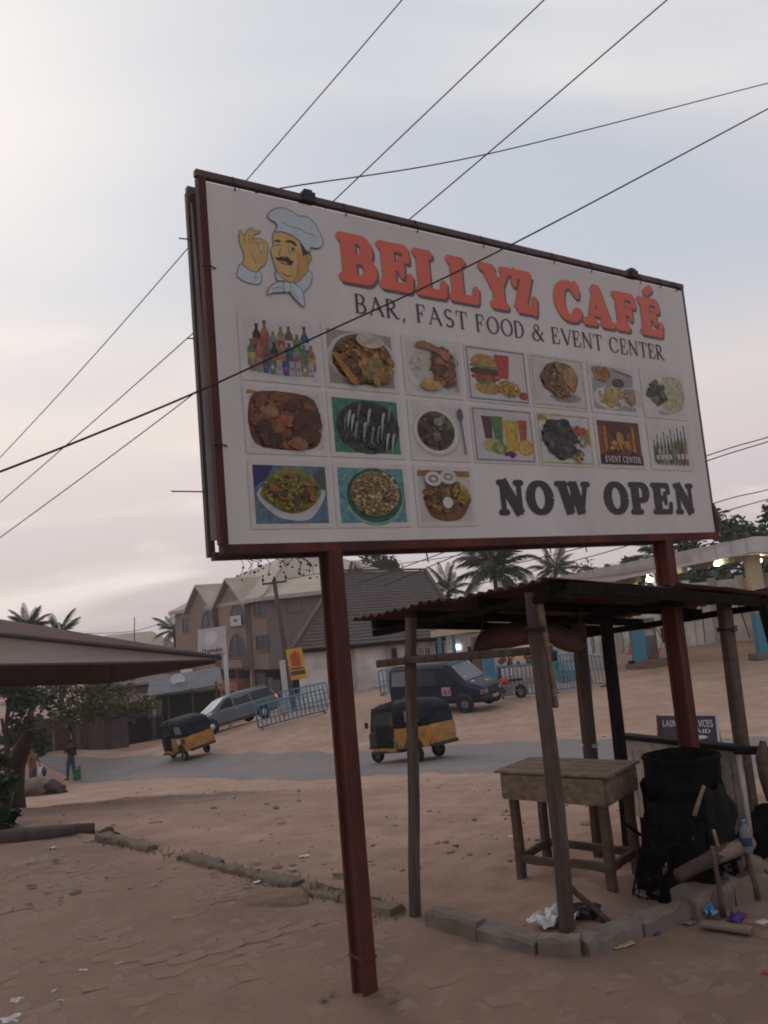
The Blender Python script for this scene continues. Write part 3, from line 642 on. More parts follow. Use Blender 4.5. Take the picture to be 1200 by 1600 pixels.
ch.line(smooth([(590, 590), (570, 640), (575, 685), (640, 690)], 4, False), (.22, .13, .05), .003)
ch.fill(smooth([(520, 690), (550, 700), (600, 690), (625, 705), (660, 690), (715, 740), (740, 735), (720, 775), (680, 785), (620, 750), (570, 735), (535, 715)]), (.045, .03, .025)); ch.fill(smooth([(585, 735), (650, 750), (660, 775), (600, 765)]), (.5, .25, .2))
ch.line(smooth([(610, 880), (650, 912), (710, 910)], 4, False), (.18, .1, .05), .004); ch.line(smooth([(770, 780), (790, 850), (770, 910)], 4, False), (.35, .2, .07), .0025)
ch.fill(smooth([(610, 985), (540, 985), (460, 1040), (430, 1100), (440, 1135), (500, 1110), (620, 1100), (640, 1040)]), HAT, (.07, .10, .13)); ch.fill(smooth([(690, 1000), (740, 1000), (830, 1080), (860, 1190), (850, 1275), (760, 1190), (690, 1100)]), HAT, (.07, .10, .13)); ch.fill(smooth([(620, 990), (660, 985), (690, 1010), (690, 1090), (630, 1100)]), (.55, .6, .64), (.07, .10, .13), .003)
ch.line([(480, 1070), (540, 1050), (610, 1055)], (.2, .25, .3), .003); ch.line([(710, 1100), (790, 1175)], (.2, .25, .3), .003); ch.line([(290, 905), (290, 940)], (.1, .2, .4), .004)
ch.m.build('chef_picture', ['print', 'print'], sign)
# ---------------------------------------------------------------- food pictures
CX = [(-.40, .025), (.07, .505), (.575, .965), (1.02, 1.485), (1.535, 1.995), (2.055, 2.49), (2.575, 3.02)]; RZ = [(2.965, 3.285), (2.6, 2.915), (2.232, 2.545)]
CREAM = (.60, .57, .53); rnd = random.Random(5)
class Pic:
    def __init__(s, c, r_, bg=None, frame=None, mat_=CREAM):
        (x0, x1), (z0, z1) = CX[c], RZ[r_]; s.f = Flat(lambda u, v: (x0 + u * (x1 - x0), z0 + v * (z1 - z0)))
        s.f.y = .0012; s.f.fill([(-.03, -.04), (1.03, -.04), (1.03, 1.04), (-.03, 1.04)], mat_)
        if frame: s.f.fill([(0, 0), (1, 0), (1, 1), (0, 1)], frame); s.f.fill([(.025, .035), (.975, .035), (.975, .965), (.025, .965)], bg or (.6, .58, .57))
        elif bg: s.f.fill([(.03, .04), (.97, .04), (.97, .96), (.03, .96)], bg)
    def e(s, cx, cy, rx, ry, col, a0=0, a1=360): s.f.fill(ell(cx, cy, rx, ry, 22, a0, a1), col); return s
    def p(s, pts, col, sm=True): s.f.fill(smooth(pts) if sm else pts, col); return s
    def heap(s, n, cx, cy, rx, ry, size, cols, asp=1.0, box=None):
        for _ in range(int(n * 2.1)):
            a, q = rnd.uniform(0, 2 * math.pi), math.sqrt(rnd.random()); x, y = cx + rx * q * math.cos(a), cy + ry * q * math.sin(a); r_ = size * rnd.uniform(.3, 1.05); th = rnd.uniform(0, math.pi); c = rnd.choice(cols); k = rnd.uniform(.75, 1.2)
            pts = []
            for i in range(7):
                b = 2 * math.pi * i / 7; rr = r_ * rnd.uniform(.7, 1.1); u, v = rr * math.cos(b), rr * asp * math.sin(b); pts.append((min(.97, max(.03, x + u * math.cos(th) - v * math.sin(th))), min(.96, max(.04, y + u * math.sin(th) + v * math.cos(th)))))
            s.f.fill(pts, tuple(ch_ * k for ch_ in c))
        return s
    def done(s, label): o = s.f.m.build('food_picture', ['print', 'food_print'], sign); o['label'] = label
    def bottle(s, x, y, w, h, col, cap_=(.1, .08, .08), lab=None):
        s.p([(x - w / 2, y), (x + w / 2, y), (x + w / 2, y + h * .62), (x + w * .18, y + h * .8), (x + w * .18, y + h), (x - w * .18, y + h), (x - w * .18, y + h * .8), (x - w / 2, y + h * .62)], col, False); s.p([(x - w * .2, y + h * .94), (x + w * .2, y + h * .94), (x + w * .2, y + h), (x - w * .2, y + h)], cap_, False)
        if lab: s.p([(x - w / 2, y + h * .25), (x + w / 2, y + h * .25), (x + w / 2, y + h * .48), (x - w / 2, y + h * .48)], lab, False)
        return s
p = Pic(0, 0, (.55, .53, .52))
BC = [(.05, .035, .035), (.12, .18, .10), (.30, .26, .10), (.36, .14, .09), (.08, .09, .18), (.16, .11, .06), (.16, .24, .2)]
for i in range(7): p.bottle(.2 + i * .105, .42, .115, .46 + .08 * math.sin(i * 2.2), BC[(i * 3) % 7], rnd.choice([(.5, .5, .5), (.06, .05, .06)]), rnd.choice([(.45, .42, .4), None, (.4, .08, .06)]))
for i in range(9): p.bottle(.12 + i * .098, .2, .105, .42, BC[(i * 2 + 1) % 7], (.1, .1, .1), rnd.choice([None, (.4, .35, .1), (.4, .1, .08)]))
for i in range(10): x = .12 + i * .085; p.p([(x - .036, .08 + .03 * abs(i - 4.5) / 4), (x + .036, .08 + .03 * abs(i - 4.5) / 4), (x + .036, .32), (x - .036, .32)], rnd.choice([(.06, .09, .25), (.35, .35, .4), (.3, .25, .08), (.25, .22, .2), (.1, .2, .12)]), False); p.e(x, .2, .018, .03, rnd.choice([(.5, .12, .1), (.5, .5, .5)]))
p.done('picture of crowded soft drink bottles and cans')
p = Pic(1, 0, (.30, .26, .22)); p.e(.52, .5, .5, .46, (.52, .5, .47)).e(.53, .5, .44, .44, (.20, .11, .045)).heap(150, .53, .46, .40, .38, .07, [(.20, .09, .03), (.30, .15, .05), (.12, .06, .025), (.40, .20, .05)]).heap(24, .68, .3, .22, .2, .08, [(.42, .24, .07), (.3, .2, .08)]).e(.62, .82, .20, .14, (.52, .46, .36)).p([(.05, .55), (.16, .46), (.4, .1), (.3, .06)], (.40, .19, .05)); p.done('picture of brown stew on a plate with white swallow')
p = Pic(2, 0, (.52, .51, .50)); p.e(.48, .46, .44, .42, (.60, .59, .58)).e(.34, .5, .28, .32, (.52, .49, .42)).heap(60, .32, .52, .24, .26, .03, [(.6, .57, .5), (.48, .44, .36)], .4).heap(50, .68, .5, .2, .33, .1, [(.2, .08, .04), (.33, .15, .08), (.14, .06, .04)]).e(.42, .16, .2, .09, (.5, .32, .1)).p([(.2, .9), (.35, .96), (.62, .86), (.66, .74), (.4, .82), (.22, .83)], (.40, .16, .09)).p([(.9, .1), (.94, .1), (.92, .8), (.88, .8)], (.4, .4, .42), False); p.done('picture of white rice with fried meat')
p = Pic(3, 0, (.55, .53, .52), (.22, .22, .22)); p.p([(.12, .3), (.12, .2), (.2, .12), (.45, .12), (.5, .22), (.48, .32)], (.42, .26, .09)).heap(16, .3, .38, .18, .05, .06, [(.1, .2, .05), (.3, .3, .06)]).p([(.1, .4), (.48, .38), (.5, .46), (.1, .48)], (.40, .07, .04)).p([(.08, .5), (.5, .48), (.5, .6), (.1, .6)], (.12, .06, .03)).p([(.08, .62), (.5, .6), (.52, .66), (.1, .68)], (.12, .24, .06)).p([(.08, .68), (.5, .66), (.46, .82), (.3, .88), (.14, .84)], (.46, .27, .09)).p([(.46, .9), (.72, .9), (.68, .45), (.52, .45)], (.48, .07, .06), False).heap(60, .66, .26, .18, .16, .05, [(.55, .36, .08), (.45, .26, .05)], .5).heap(4, .9, .14, .05, .05, .05, [(.45, .05, .05)]); p.done('picture of a burger with red drink cup and fries')
p = Pic(4, 0, (.50, .49, .47), (.46, .41, .24)); p.e(.6, .2, .3, .1, (.3, .28, .26)).p([(.15, .5), (.25, .78), (.45, .92), (.75, .88), (.88, .65), (.82, .4), (.6, .15), (.35, .25)], (.26, .14, .06)).heap(90, .5, .55, .3, .32, .09, [(.3, .17, .07), (.2, .1, .05), (.40, .25, .11), (.13, .08, .05)]).e(.7, .62, .13, .2, (.42, .24, .1)); p.done('picture of a whole roast chicken')
p = Pic(5, 0, (.30, .30, .31)); p.e(.4, .3, .36, .24, (.56, .54, .52)).e(.9, .35, .3, .22, (.5, .48, .46)).e(.22, .82, .25, .16, (.5, .48, .46)).heap(26, .42, .36, .25, .2, .11, [(.46, .31, .12), (.52, .38, .17), (.38, .22, .08)], .6).heap(14, .24, .82, .18, .12, .09, [(.42, .24, .09), (.3, .14, .06)]).heap(10, .85, .36, .12, .14, .1, [(.30, .18, .12), (.4, .25, .15)]).e(.62, .64, .13, .09, (.12, .07, .05)).p([(.5, .93), (.96, .82), (.96, .95)], (.5, .5, .52), False); p.done('picture of small chops on white dishes')
p = Pic(6, 0, (.56, .55, .53)); p.p([(.4, .3), (.5, .88), (.95, .86), (.96, .3), (.6, .08)], (.44, .44, .28)).p([(.42, .6), (.7, .7), (.9, .84), (.5, .86)], (.5, .48, .34)).heap(50, .32, .52, .2, .24, .09, [(.08, .10, .05), (.13, .12, .08), (.2, .18, .14), (.05, .05, .04)]).e(.45, .12, .12, .05, (.45, .43, .38)); p.done('picture of a wrapped shawarma')
p = Pic(0, 1, (.52, .50, .49)); p.p([(.03, .9), (.2, .93), (.1, .96), (.03, .96)], (.4, .2, .08)).p([(.18, .06), (.80, .06), (.96, .3), (.95, .7), (.8, .94), (.2, .96), (.04, .75), (.03, .3)], (.15, .06, .03)).heap(110, .5, .5, .40, .40, .13, [(.26, .10, .045), (.14, .05, .03), (.36, .17, .09), (.07, .035, .03), (.30, .09, .04)]).heap(16, .75, .4, .14, .25, .12, [(.08, .03, .025), (.12, .05, .03)]); p.done('picture of chunky fried goat meat')
p = Pic(1, 1, (.05, .22, .15)); p.e(.52, .48, .46, .46, (.05, .05, .055)).heap(50, .52, .5, .36, .36, .14, [(.045, .04, .045), (.07, .07, .08), (.03, .03, .03)], .3)
for k in range(15):
    x, y = .15 + .05 * k + rnd.uniform(-.03, .03), rnd.uniform(.2, .75); p.p([(x, y - .14), (x + .035, y), (x + .07, y + .17), (x + .02, y + .12)], rnd.choice([(.36, .38, .40), (.22, .23, .25), (.15, .16, .18)]))
p.done('picture of dark smoked fish on green')
p = Pic(2, 1, (.54, .52, .51)); p.e(.45, .47, .44, .45, (.42, .41, .39)).e(.45, .5, .41, .42, (.58, .57, .55)).e(.44, .5, .34, .36, (.15, .10, .06)).heap(50, .44, .5, .27, .29, .09, [(.07, .055, .04), (.12, .09, .05), (.2, .17, .12), (.05, .04, .035)]).e(.48, .66, .08, .08, (.3, .3, .24)).e(.9, .82, .055, .12, (.12, .13, .17)).p([(.89, .72), (.92, .72), (.96, .1), (.93, .1)], (.2, .2, .24), False); p.done('picture of pepper soup in a white bowl with a spoon')
p = Pic(3, 1, (.50, .49, .50), (.23, .23, .24)); p.p([(.14, .85), (.32, .85), (.30, .42), (.18, .42)], (.10, .04, .06), False).p([(.30, .86), (.5, .86), (.47, .3), (.34, .3)], (.10, .22, .08), False).p([(.48, .80), (.76, .80), (.72, .2), (.53, .2)], (.55, .38, .06), False).p([(.75, .82), (.92, .82), (.88, .4), (.77, .4)], (.42, .09, .06), False).e(.28, .3, .15, .13, (.45, .42, .16)).e(.4, .25, .13, .12, (.2, .26, .05)).e(.4, .25, .06, .06, (.45, .45, .25)).e(.85, .28, .14, .16, (.55, .30, .04)).e(.85, .28, .10, .12, (.58, .4, .12)).heap(12, .58, .14, .1, .05, .05, [(.4, .05, .05), (.05, .05, .12)]); p.done('picture of four juice glasses with cut fruit')
p = Pic(4, 1, (.54, .53, .52), (.44, .38, .18)); p.p([(.03, .85), (.2, .88), (.15, .96), (.03, .96)], (.4, .28, .06)).p([(.97, .4), (.88, .5), (.9, .7), (.97, .72)], (.4, .22, .06)).heap(80, .37, .5, .26, .38, .12, [(.04, .04, .04), (.07, .065, .06), (.11, .1, .1), (.025, .025, .025)]).heap(9, .77, .68, .1, .07, .07, [(.46, .07, .04)]).heap(10, .8, .5, .07, .1, .06, [(.16, .26, .08), (.5, .45, .35)]).heap(9, .7, .18, .07, .1, .07, [(.48, .26, .05), (.1, .1, .05)]); p.done('picture of dark grilled meat with vegetables')
p = Pic(5, 1, (.13, .04, .025))
for k in range(9): x = .08 + k * .105; p.p([(x - .04, .25), (x + .04, .25), (x + .03, .85), (x - .03, .85)], [(.3, .10, .03), (.42, .18, .04), (.2, .06, .03)][k % 3], False)
p.p([(.25, .8), (.4, .55), (.5, .5), (.6, .55), (.75, .8), (.7, .92), (.3, .92)], (.09, .035, .03)).heap(14, .5, .42, .25, .12, .05, [(.5, .26, .06), (.55, .32, .1)]).e(.5, .6, .08, .14, (.46, .22, .05)).heap(20, .5, .28, .38, .06, .06, [(.10, .02, .02), (.22, .05, .03)]).p([(.03, .04), (.97, .04), (.97, .24), (.03, .24)], (.07, .02, .02), False); p.done('picture of a warm lit event hall')
text('caption_letter', 'EVENT CENTER', 2.1, 2.45, 2.625, 2.665, 'letter_white', sign, .15, .07, .07, False, .012, .06)
p = Pic(6, 1, (.55, .54, .53)); WC = [(.05, .14, .05), (.18, .07, .04), (.08, .09, .1), (.2, .2, .2), (.05, .06, .12), (.14, .2, .07)]
for i in range(10): p.bottle(.1 + i * .085, .12, .065, .5 + .03 * i + .1 * (i % 2), WC[i % 6], (.1, .05, .05), rnd.choice([None, (.5, .48, .4), (.45, .3, .1)]))
for i in range(8): p.bottle(.15 + i * .1, .08, .07, .42 + .02 * i, WC[(i * 2 + 1) % 6], (.3, .25, .1), rnd.choice([None, (.5, .48, .4)]))
p.done('picture of beer and spirit bottles')
p = Pic(0, 2, (.12, .20, .28)); p.p([(.03, .6), (.03, .96), (.3, .96), (.2, .75)], (.04, .035, .12), False).p([(.7, .75), (.97, .96), (.97, .6), (.85, .55)], (.08, .085, .09), False).p([(.06, .5), (.25, .2), (.45, .1), (.7, .1), (.86, .3), (.95, .55), (.8, .6), (.3, .7)], (.52, .54, .56)).p([(.1, .52), (.3, .85), (.5, .93), (.72, .86), (.9, .55), (.7, .26), (.45, .2), (.22, .35)], (.24, .22, .05)).heap(240, .5, .55, .36, .3, .035, [(.34, .31, .07), (.26, .24, .05), (.42, .36, .11), (.2, .16, .05)], .5).heap(9, .5, .55, .3, .24, .07, [(.35, .13, .04), (.10, .06, .04)]); p.done('picture of yellow fried rice in a white bowl')
p = Pic(1, 2, (.12, .30, .32)); p.e(.53, .48, .42, .5, (.25, .38, .32), 0, 360).e(.53, .5, .40, .46, (.03, .12, .07)).e(.53, .53, .34, .38, (.36, .26, .13)).heap(230, .53, .53, .32, .37, .04, [(.46, .35, .19), (.36, .25, .12), (.52, .42, .26), (.25, .15, .07)], .55); p.done('picture of shredded local dish on a dark green plate')
p = Pic(2, 2, (.50, .47, .44)); p.p([(.03, .85), (.97, .85), (.97, .96), (.03, .96)], (.30, .17, .06), False).p([(.12, .4), (.2, .15), (.45, .05), (.75, .1), (.92, .35), (.9, .5), (.15, .5)], (.20, .08, .035)).heap(90, .5, .5, .37, .27, .08, [(.16, .10, .04), (.10, .06, .03), (.3, .18, .05), (.22, .11, .05)]).heap(16, .75, .55, .14, .18, .08, [(.42, .26, .04)], .4).e(.5, .38, .09, .1, (.6, .58, .55))
for x, y in ((.28, .8), (.55, .84)): p.e(x, y, .15, .13, (.56, .55, .53)).e(x, y, .09, .07, (.3, .24, .18)).e(x, y, .05, .035, (.54, .52, .5))
p.done('picture of a brown salad bowl with onion rings')
# ================================================================ THE STALL under the sign: posts, rail, tin roof
random.seed(21)
def Q(px, py, Y): return at(px, py, Y)
stall = thing('market_stall', 'rough open market stall of timber posts under low rusty tin roof', 'stall', (1.2, 5.6, 0))
def timber(nm, p, q, w, h, mt='old_wood', parent=stall, up=(0, 0, 1), taper=1.0, seg=5, wob=.006, jit=True):
    """sawn or split timber, slightly bowed and uneven"""
    m = MB(); p, q = Vector(p), Vector(q); d = (q - p).normalized(); u = Vector(up)
    if abs(d.dot(u)) > .95: u = Vector((.6, -.8, 0))
    a = d.cross(u).normalized(); b = a.cross(d); rows = []; sd_ = random.random() * 99
    for i in range(seg + 1):
        t = i / seg; c = p.lerp(q, t) + a * noise.noise(Vector((t * 2, sd_, 0))) * wob * 2 + b * noise.noise(Vector((t * 2, sd_, 9))) * wob * 2; k = 1 + (taper - 1) * t + (.08 * noise.noise(Vector((t * 5, sd_, 4))) if jit else 0); ch_ = .18
        rows.append([c + a * x * w * k + b * y * h * k for x, y in ((-.5, -.5 + ch_), (-.5 + ch_ * h / w if w > h else -.5 + ch_, -.5), (.5 - ch_, -.5), (.5, -.5 + ch_), (.5, .5 - ch_), (.5 - ch_, .5), (-.5 + ch_, .5), (-.5, .5 - ch_))])
    vs = [v for r_ in rows for v in r_]; n = 8
    m.add(vs, [(i * n + j, i * n + (j + 1) % n, (i + 1) * n + (j + 1) % n, (i + 1) * n + j) for i in range(seg) for j in range(n)] + [tuple(range(n - 1, -1, -1)), tuple(seg * n + j for j in range(n))])
    return m.build(nm, mt, parent, world=True)
dn = Vector((0, 0, -.12))
timber('post', onz(886, 1462) + dn, Q(833, 925, 4.66), .086, .06, seg=7, wob=.01)
timber('post', onz(647, 1428) + dn, Q(642, 965, 5.2), .06, .06, wob=.012)
timber('post', onz(938, 1336) + dn, Q(902, 960, 6.05), .10, .07)
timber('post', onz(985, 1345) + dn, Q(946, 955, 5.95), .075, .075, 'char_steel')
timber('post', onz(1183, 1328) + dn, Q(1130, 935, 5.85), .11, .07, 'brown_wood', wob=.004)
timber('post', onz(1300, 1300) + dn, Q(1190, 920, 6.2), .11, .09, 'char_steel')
timber('split_prop', Q(868, 1105, 4.72), Q(842, 930, 4.63), .03, .035, 'pale_wood', wob=.014)
timber('rail', Q(590, 1037, 5.25), Q(862, 1014, 4.70), .05, .045, taper=.95)
timber('brace', onz(950, 1446) + Vector((0, 0, .02)), Q(885, 1378, 4.72), .05, .03)
# roof plane through the near, left and right corners
RNc, RLc, RRc = Q(863, 908, 4.5), Q(571, 972, 5.6), Q(1200, 934, 6.1)
eu = RLc - RNc; ev = RRc - RNc; en = eu.cross(ev).normalized(); en = en if en.z > 0 else -en
def sheet(u0, u1, v0, v1, off, sd_):
    m = MB(); m.sm = True; nu, nv = int(eu.length * (u1 - u0) / .0127), 9; rows = []; r_ = random.Random(sd_)
    for j in range(nv + 1):
        row = []
        for i in range(nu + 1):
            u = u0 + (u1 - u0) * i / nu; v = v0 + (v1 - v0) * j / nv; w = .011 * math.sin(u * eu.length / .076 * 2 * math.pi); sag = .018 * noise.noise(Vector((u * 3, v * 4, sd_))) + .012 * noise.noise(Vector((u * 9, v * 9, sd_)))
            row.append(RNc + eu * u + ev * v + en * (w + sag + off))
        rows.append(row)
    m.grid(rows); return m.build('roof_sheet', 'rust_sheet', stall, world=True, solid=.0015)
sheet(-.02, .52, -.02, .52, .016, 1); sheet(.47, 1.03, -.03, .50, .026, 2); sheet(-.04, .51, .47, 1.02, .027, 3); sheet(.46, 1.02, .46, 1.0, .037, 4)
def rp(u, v, o=0): return RNc + eu * u + ev * v + en * o
for u in (.02, .35, .68, .93): timber('rafter', rp(u, -.01, -.03), rp(u, 1.0, -.03), .045, .055, 'char_shade_wood', up=en)  # roof timbers coloured near-black, shade of the underside put into the material
for v in (.02, .5, .94): timber('beam', rp(-.03, v, -.075), rp(.98, v, -.075), .05, .045, 'char_shade_wood', up=en)
timber('fascia_board', rp(-.03, .02, -.045), rp(-.03, .9, -.045), .02, .07, 'char_shade_wood', up=en)
for k in range(9):
    m = MB(); p = rp(random.uniform(.9, .98), random.uniform(.5, 1), -.05); m.tube([p, p + Vector((random.uniform(-.02, .02), 0, -random.uniform(.05, .2)))], .003, 4); m.build('hanging_string', 'cable', stall, world=True)
for px, py, Y, r_, mt in ((837, 985, 4.655, .062, 'cable'), (922, 1166, 6.05, .062, 'plastic_white'), (643, 1030, 5.2, .045, 'cable'), (1136, 985, 5.85, .068, 'cable')):
    c = Q(px, py, Y)
    for k in range(3): m = MB(); m.tube([c + Vector((r_ * math.cos(q), r_ * .8 * math.sin(q), .009 * k + .006 * math.sin(2 * q + k))) for q in np.linspace(0, 6.283, 15)], .004, 4); m.build('rope_tie', mt, stall, world=True)
# tarpaulin bundle slung under the roof
tp = thing('tarpaulin', 'dark brown tarpaulin bundle sagging below the tin roof of the stall', 'tarpaulin', (1.0, 5.6, 1.4))
m = MB(); m.sm = True; rows = []
tops = [(738, 1017), (752, 988), (790, 974), (850, 970), (890, 984), (906, 996), (914, 1003)]; bots = [(742, 1020), (760, 1016), (800, 1012), (850, 1004), (885, 1018), (905, 1017), (914, 1008)]
tops = smooth(tops, 4, False); bots = smooth(bots, 4, False)
for k, (a, b) in enumerate(zip(tops, bots)):
    t = k / (len(tops) - 1); Y = 5.25 + .5 * t; p, q = Q(*a, Y), Q(*b, Y - .05); th = .05 + .07 * math.sin(t * math.pi); row = []
    for j in range(13):
        g_ = 2 * math.pi * j / 12; c = p.lerp(q, .5 - .5 * math.cos(g_)); row.append(c + Vector((0, math.sin(g_) * th, 0)) + Vector((0, 0, .02)) * noise.noise(Vector((t * 11, math.cos(g_) * 2, math.sin(g_) * 2))))
    rows.append(row)
m.grid(rows); m.build('bundle', 'rust_sheet', tp, world=True)
for px in (752, 905): m = MB(); m.tube([Q(px, 992, 5.3), Q(px + 3, 950, 5.35)], .006, 5); m.build('rope', 'cable', tp, world=True)
# ---------------------------------------------------------------- table
tb = thing('table', 'unpainted wooden table with deep apron standing inside the stall', 'table', (.95, 5.6, 0))
T1, T2 = Vector((.675, 5.60, 0)), Vector((1.165, 5.225, 0)); tu = (T2 - T1).normalized(); tv = Vector((-tu.y, tu.x, 0)); TL, TD = (T2 - T1).length, .38
def tt(u, v, z): return T1 + tu * u + tv * v + Vector((0, 0, z))
for u, v in ((0, 0), (TL, 0), (0, TD), (TL, TD)): timber('leg', tt(u, v, -.03), tt(u, v, .62), .058, .058, 'brown_wood', tb)
ov = .05
for a, b in (((-ov, -ov), (TL + ov, -ov)), ((TL + ov, -ov), (TL + ov, TD + ov)), ((TL + ov, TD + ov), (-ov, TD + ov)), ((-ov, TD + ov), (-ov, -ov))):
    d = Vector((b[0] - a[0], b[1] - a[1])).normalized(); timber('apron_board', tt(a[0] + d.x * .012, a[1] + d.y * .012, .605), tt(b[0] - d.x * .012, b[1] - d.y * .012, .605), .022, .155, 'pale_wood', tb, jit=False, wob=.003)
for k in range(4):
    v = -ov - .02 + (TD + 2 * ov + .04) * (k + .5) / 4; timber('top_board', tt(-ov - .035, v, .697), tt(TL + ov + .03, v, .697), (TD + .13) / 4 - .005, .02, 'pale_wood', tb, wob=.002, jit=False)
for a, b in (((0, 0), (TL, 0)), ((TL, 0), (TL, TD)), ((0, TD), (TL, TD)), ((0, 0), (0, TD))): timber('stretcher', tt(*a, .15), tt(*b, .15), .03, .05, 'brown_wood', tb)
# ---------------------------------------------------------------- old chest freezer used as a counter
Pl, Pr = Q(975, 1140, 6.45), Q(1150, 1164, 5.6); fx = Vector((Pr.x - Pl.x, Pr.y - Pl.y, 0)); FL = fx.length; fx.normalize(); fy = Vector((-fx.y, fx.x, 0))
if fy.x < 0: fy = -fy
fz = thing('metal_counter', 'rust-streaked white sheet metal counter front behind the sooty drum', 'counter', (Pl.x, Pl.y, 0))
def ff(u, v, z): return Vector((Pl.x, Pl.y, 0)) + fx * u + fy * v + Vector((0, 0, z))
m = MB(); m.prism([ff(0, 0, .13), ff(FL, 0, .13), ff(FL, .05, .13), ff(0, .05, .13)], (0, 0, .56)); m.build('panel', 'white_enamel', fz, world=True, bevel=.008)
m = MB(); m.prism([ff(-.05, -.025, .693), ff(FL + .02, -.025, .693), ff(FL + .02, .075, .693), ff(-.05, .075, .693)], (0, 0, .035)); m.build('top_rail', 'char_steel', fz, world=True, bevel=.008)
m = MB(); m.tube([ff(FL + .008, -.008, .14), ff(FL + .008, -.008, .69)], .012, 6); m.build('corner_trim', 'plastic_white', fz, world=True)
for u in (.06, FL - .06): m = MB(); m.box(ff(u, .025, .3), (.045, .03, .64)); m.build('leg', 'char_steel', fz, world=True)
cr = thing('counter_rail', 'dark timber rail running off to the right from the white counter front', 'rail', (2.4, 5.6, .7))
timber('beam', ff(FL + .01, -.05, .705), Q(1330, 1180, 5.3), .06, .05, 'char_steel', cr); timber('leg', Q(1290, 1176, 5.35), onz(1310, 1400), .05, .05, 'char_steel', cr)
# gnarled stump of wood hanging on the rail at the right edge
gb = thing('branch_stub', 'gnarled grey branch stub beside the rail at the right edge', 'branch', Q(1195, 1170, 5.3))
m = MB(); m.tube([Q(1193, 1158, 5.3), Q(1190, 1185, 5.3), Q(1194, 1215, 5.28), Q(1206, 1250, 5.27)], [.02, .042, .03, .04], 8, jit=.25); m.build('wood', 'brown_wood', gb, world=True)
# ---------------------------------------------------------------- sooty cooking drum on its fire stand
DC = Vector((1.66, 5.22, 0))
dr = thing('cooking_drum', 'soot-black cooking drum raised on a charred fire stand beside the table', 'drum', DC)
m = MB(); m.lathe([(.0, .50), (.215, .50), (.222, .52), (.222, .60), (.228, .61), (.222, .62), (.222, .75), (.232, .765), (.222, .78), (.208, .78), (.208, .60), (0, .59)], n=28); m.v = [(x * (1 + .05 * noise.noise(Vector((x * 5, y * 5, z * 6)))), y * (1 + .05 * noise.noise(Vector((x * 5, y * 5, z * 6)))), z + .012 * noise.noise(Vector((x * 4, y * 4, 3)))) for x, y, z in m.v]; m.build('drum_body', 'soot', dr)
m = MB(); m.sm = False
for k in range(7):
    a = 2 * math.pi * k / 7 + .3; q = Vector((math.cos(a), math.sin(a), 0)); m.bar(q * .25 + Vector((0, 0, -.02)), q * .2 + Vector((0, 0, .5)), .05, .02, q)
m.build('stand_bar', 'soot', dr)
def skirt(a0, a1, r0, r1, z0, z1, mt, sd_):
    m = MB(); m.sm = True; rows = []
    for j in range(7):
        row = []
        for i in range(15):
            a = R(a0 + (a1 - a0) * i / 14); t = j / 6; n_ = noise.noise(Vector((a * 3, t * 3, sd_))); rr = r0 + (r1 - r0) * t + .05 * n_; zt_ = z0 + (z1 - z0) * t + (.05 * noise.noise(Vector((a * 4, sd_, 3))) if j in (0, 6) else 0); row.append((rr * math.cos(a), rr * math.sin(a), zt_))
        rows.append(row)
    m.grid(rows); return m.build('wind_shield', mt, dr, solid=.004)
skirt(165, 275, .33, .235, -.01, .54, 'soot', 1); skirt(275, 335, .26, .24, .22, .62, 'char_steel', 2); skirt(70, 165, .28, .235, 0, .6, 'soot', 3)
m = MB()
for k in range(46):
    a, q = random.uniform(0, 6.28), random.uniform(0, .27); m.blob((q * math.cos(a), q * math.sin(a), random.uniform(.0, .14)), random.uniform(.03, .06), 1, .3, k)
tag(m.build('charcoal', 'soot', dr), kind='stuff')
m = MB(); rr = random.Random(77)
for k in range(26):
    a_, q_ = rr.uniform(2.6, 6.0), rr.uniform(.16, .34); p = Vector((q_ * math.cos(a_), q_ * math.sin(a_), rr.uniform(.0, .4))); d = Vector((rr.gauss(0, 1), rr.gauss(0, 1), rr.gauss(0, .7))).normalized() * rr.uniform(.04, .10); m.bar(p - d, p + d, rr.uniform(.012, .035), rr.uniform(.01, .03))
tag(m.build('charred_scraps', 'soot', dr), kind='stuff')
for k in range(7):
    a_ = 3.4 + k * .38; p = Vector((.285 * math.cos(a_), .285 * math.sin(a_), rr.uniform(.08, .42))); d = Vector((rr.gauss(0, .5), rr.gauss(0, .3), rr.gauss(0, 1))).normalized() * rr.uniform(.04, .09); m = MB(); m.bar(p - d, p + d, .016, .02); m.build('wood_chip', ['brown_wood', 'pale_wood', 'char_shade_wood'][k % 3], dr)
wb = thing('wire_basket', 'blackened wire basket leaning against the left of the sooty drum', 'basket', (1.38, 5.0, 0))
bc = Vector((1.40, 5.12, .0)); m = MB()
for k in range(14): a = 2 * math.pi * k / 14; m.tube([bc + Vector((.15 * math.cos(a), .13 * math.sin(a), .02)), bc + Vector((.15 + .0, 0, 0)) * 0 + Vector((.10 * math.cos(a) + .09, .09 * math.sin(a) + .02, .42))], .004, 4)
for z in (.03, .12, .2, .28, .36, .42): t = z / .42; m.tube([bc + Vector((.09 * t + (.15 - .05 * t) * math.cos(q), .02 * t + (.13 - .04 * t) * math.sin(q), z)) for q in np.linspace(0, 6.283, 17)], .005, 4)
m.build('mesh', 'soot', wb, world=True)
m = MB(); m.tube([bc + Vector((.09 + .1 * math.cos(q), .02 + .09 * math.sin(q), .425)) for q in np.linspace(0, 6.283, 19)], .009, 5); m.build('rim', 'soot', wb, world=True)
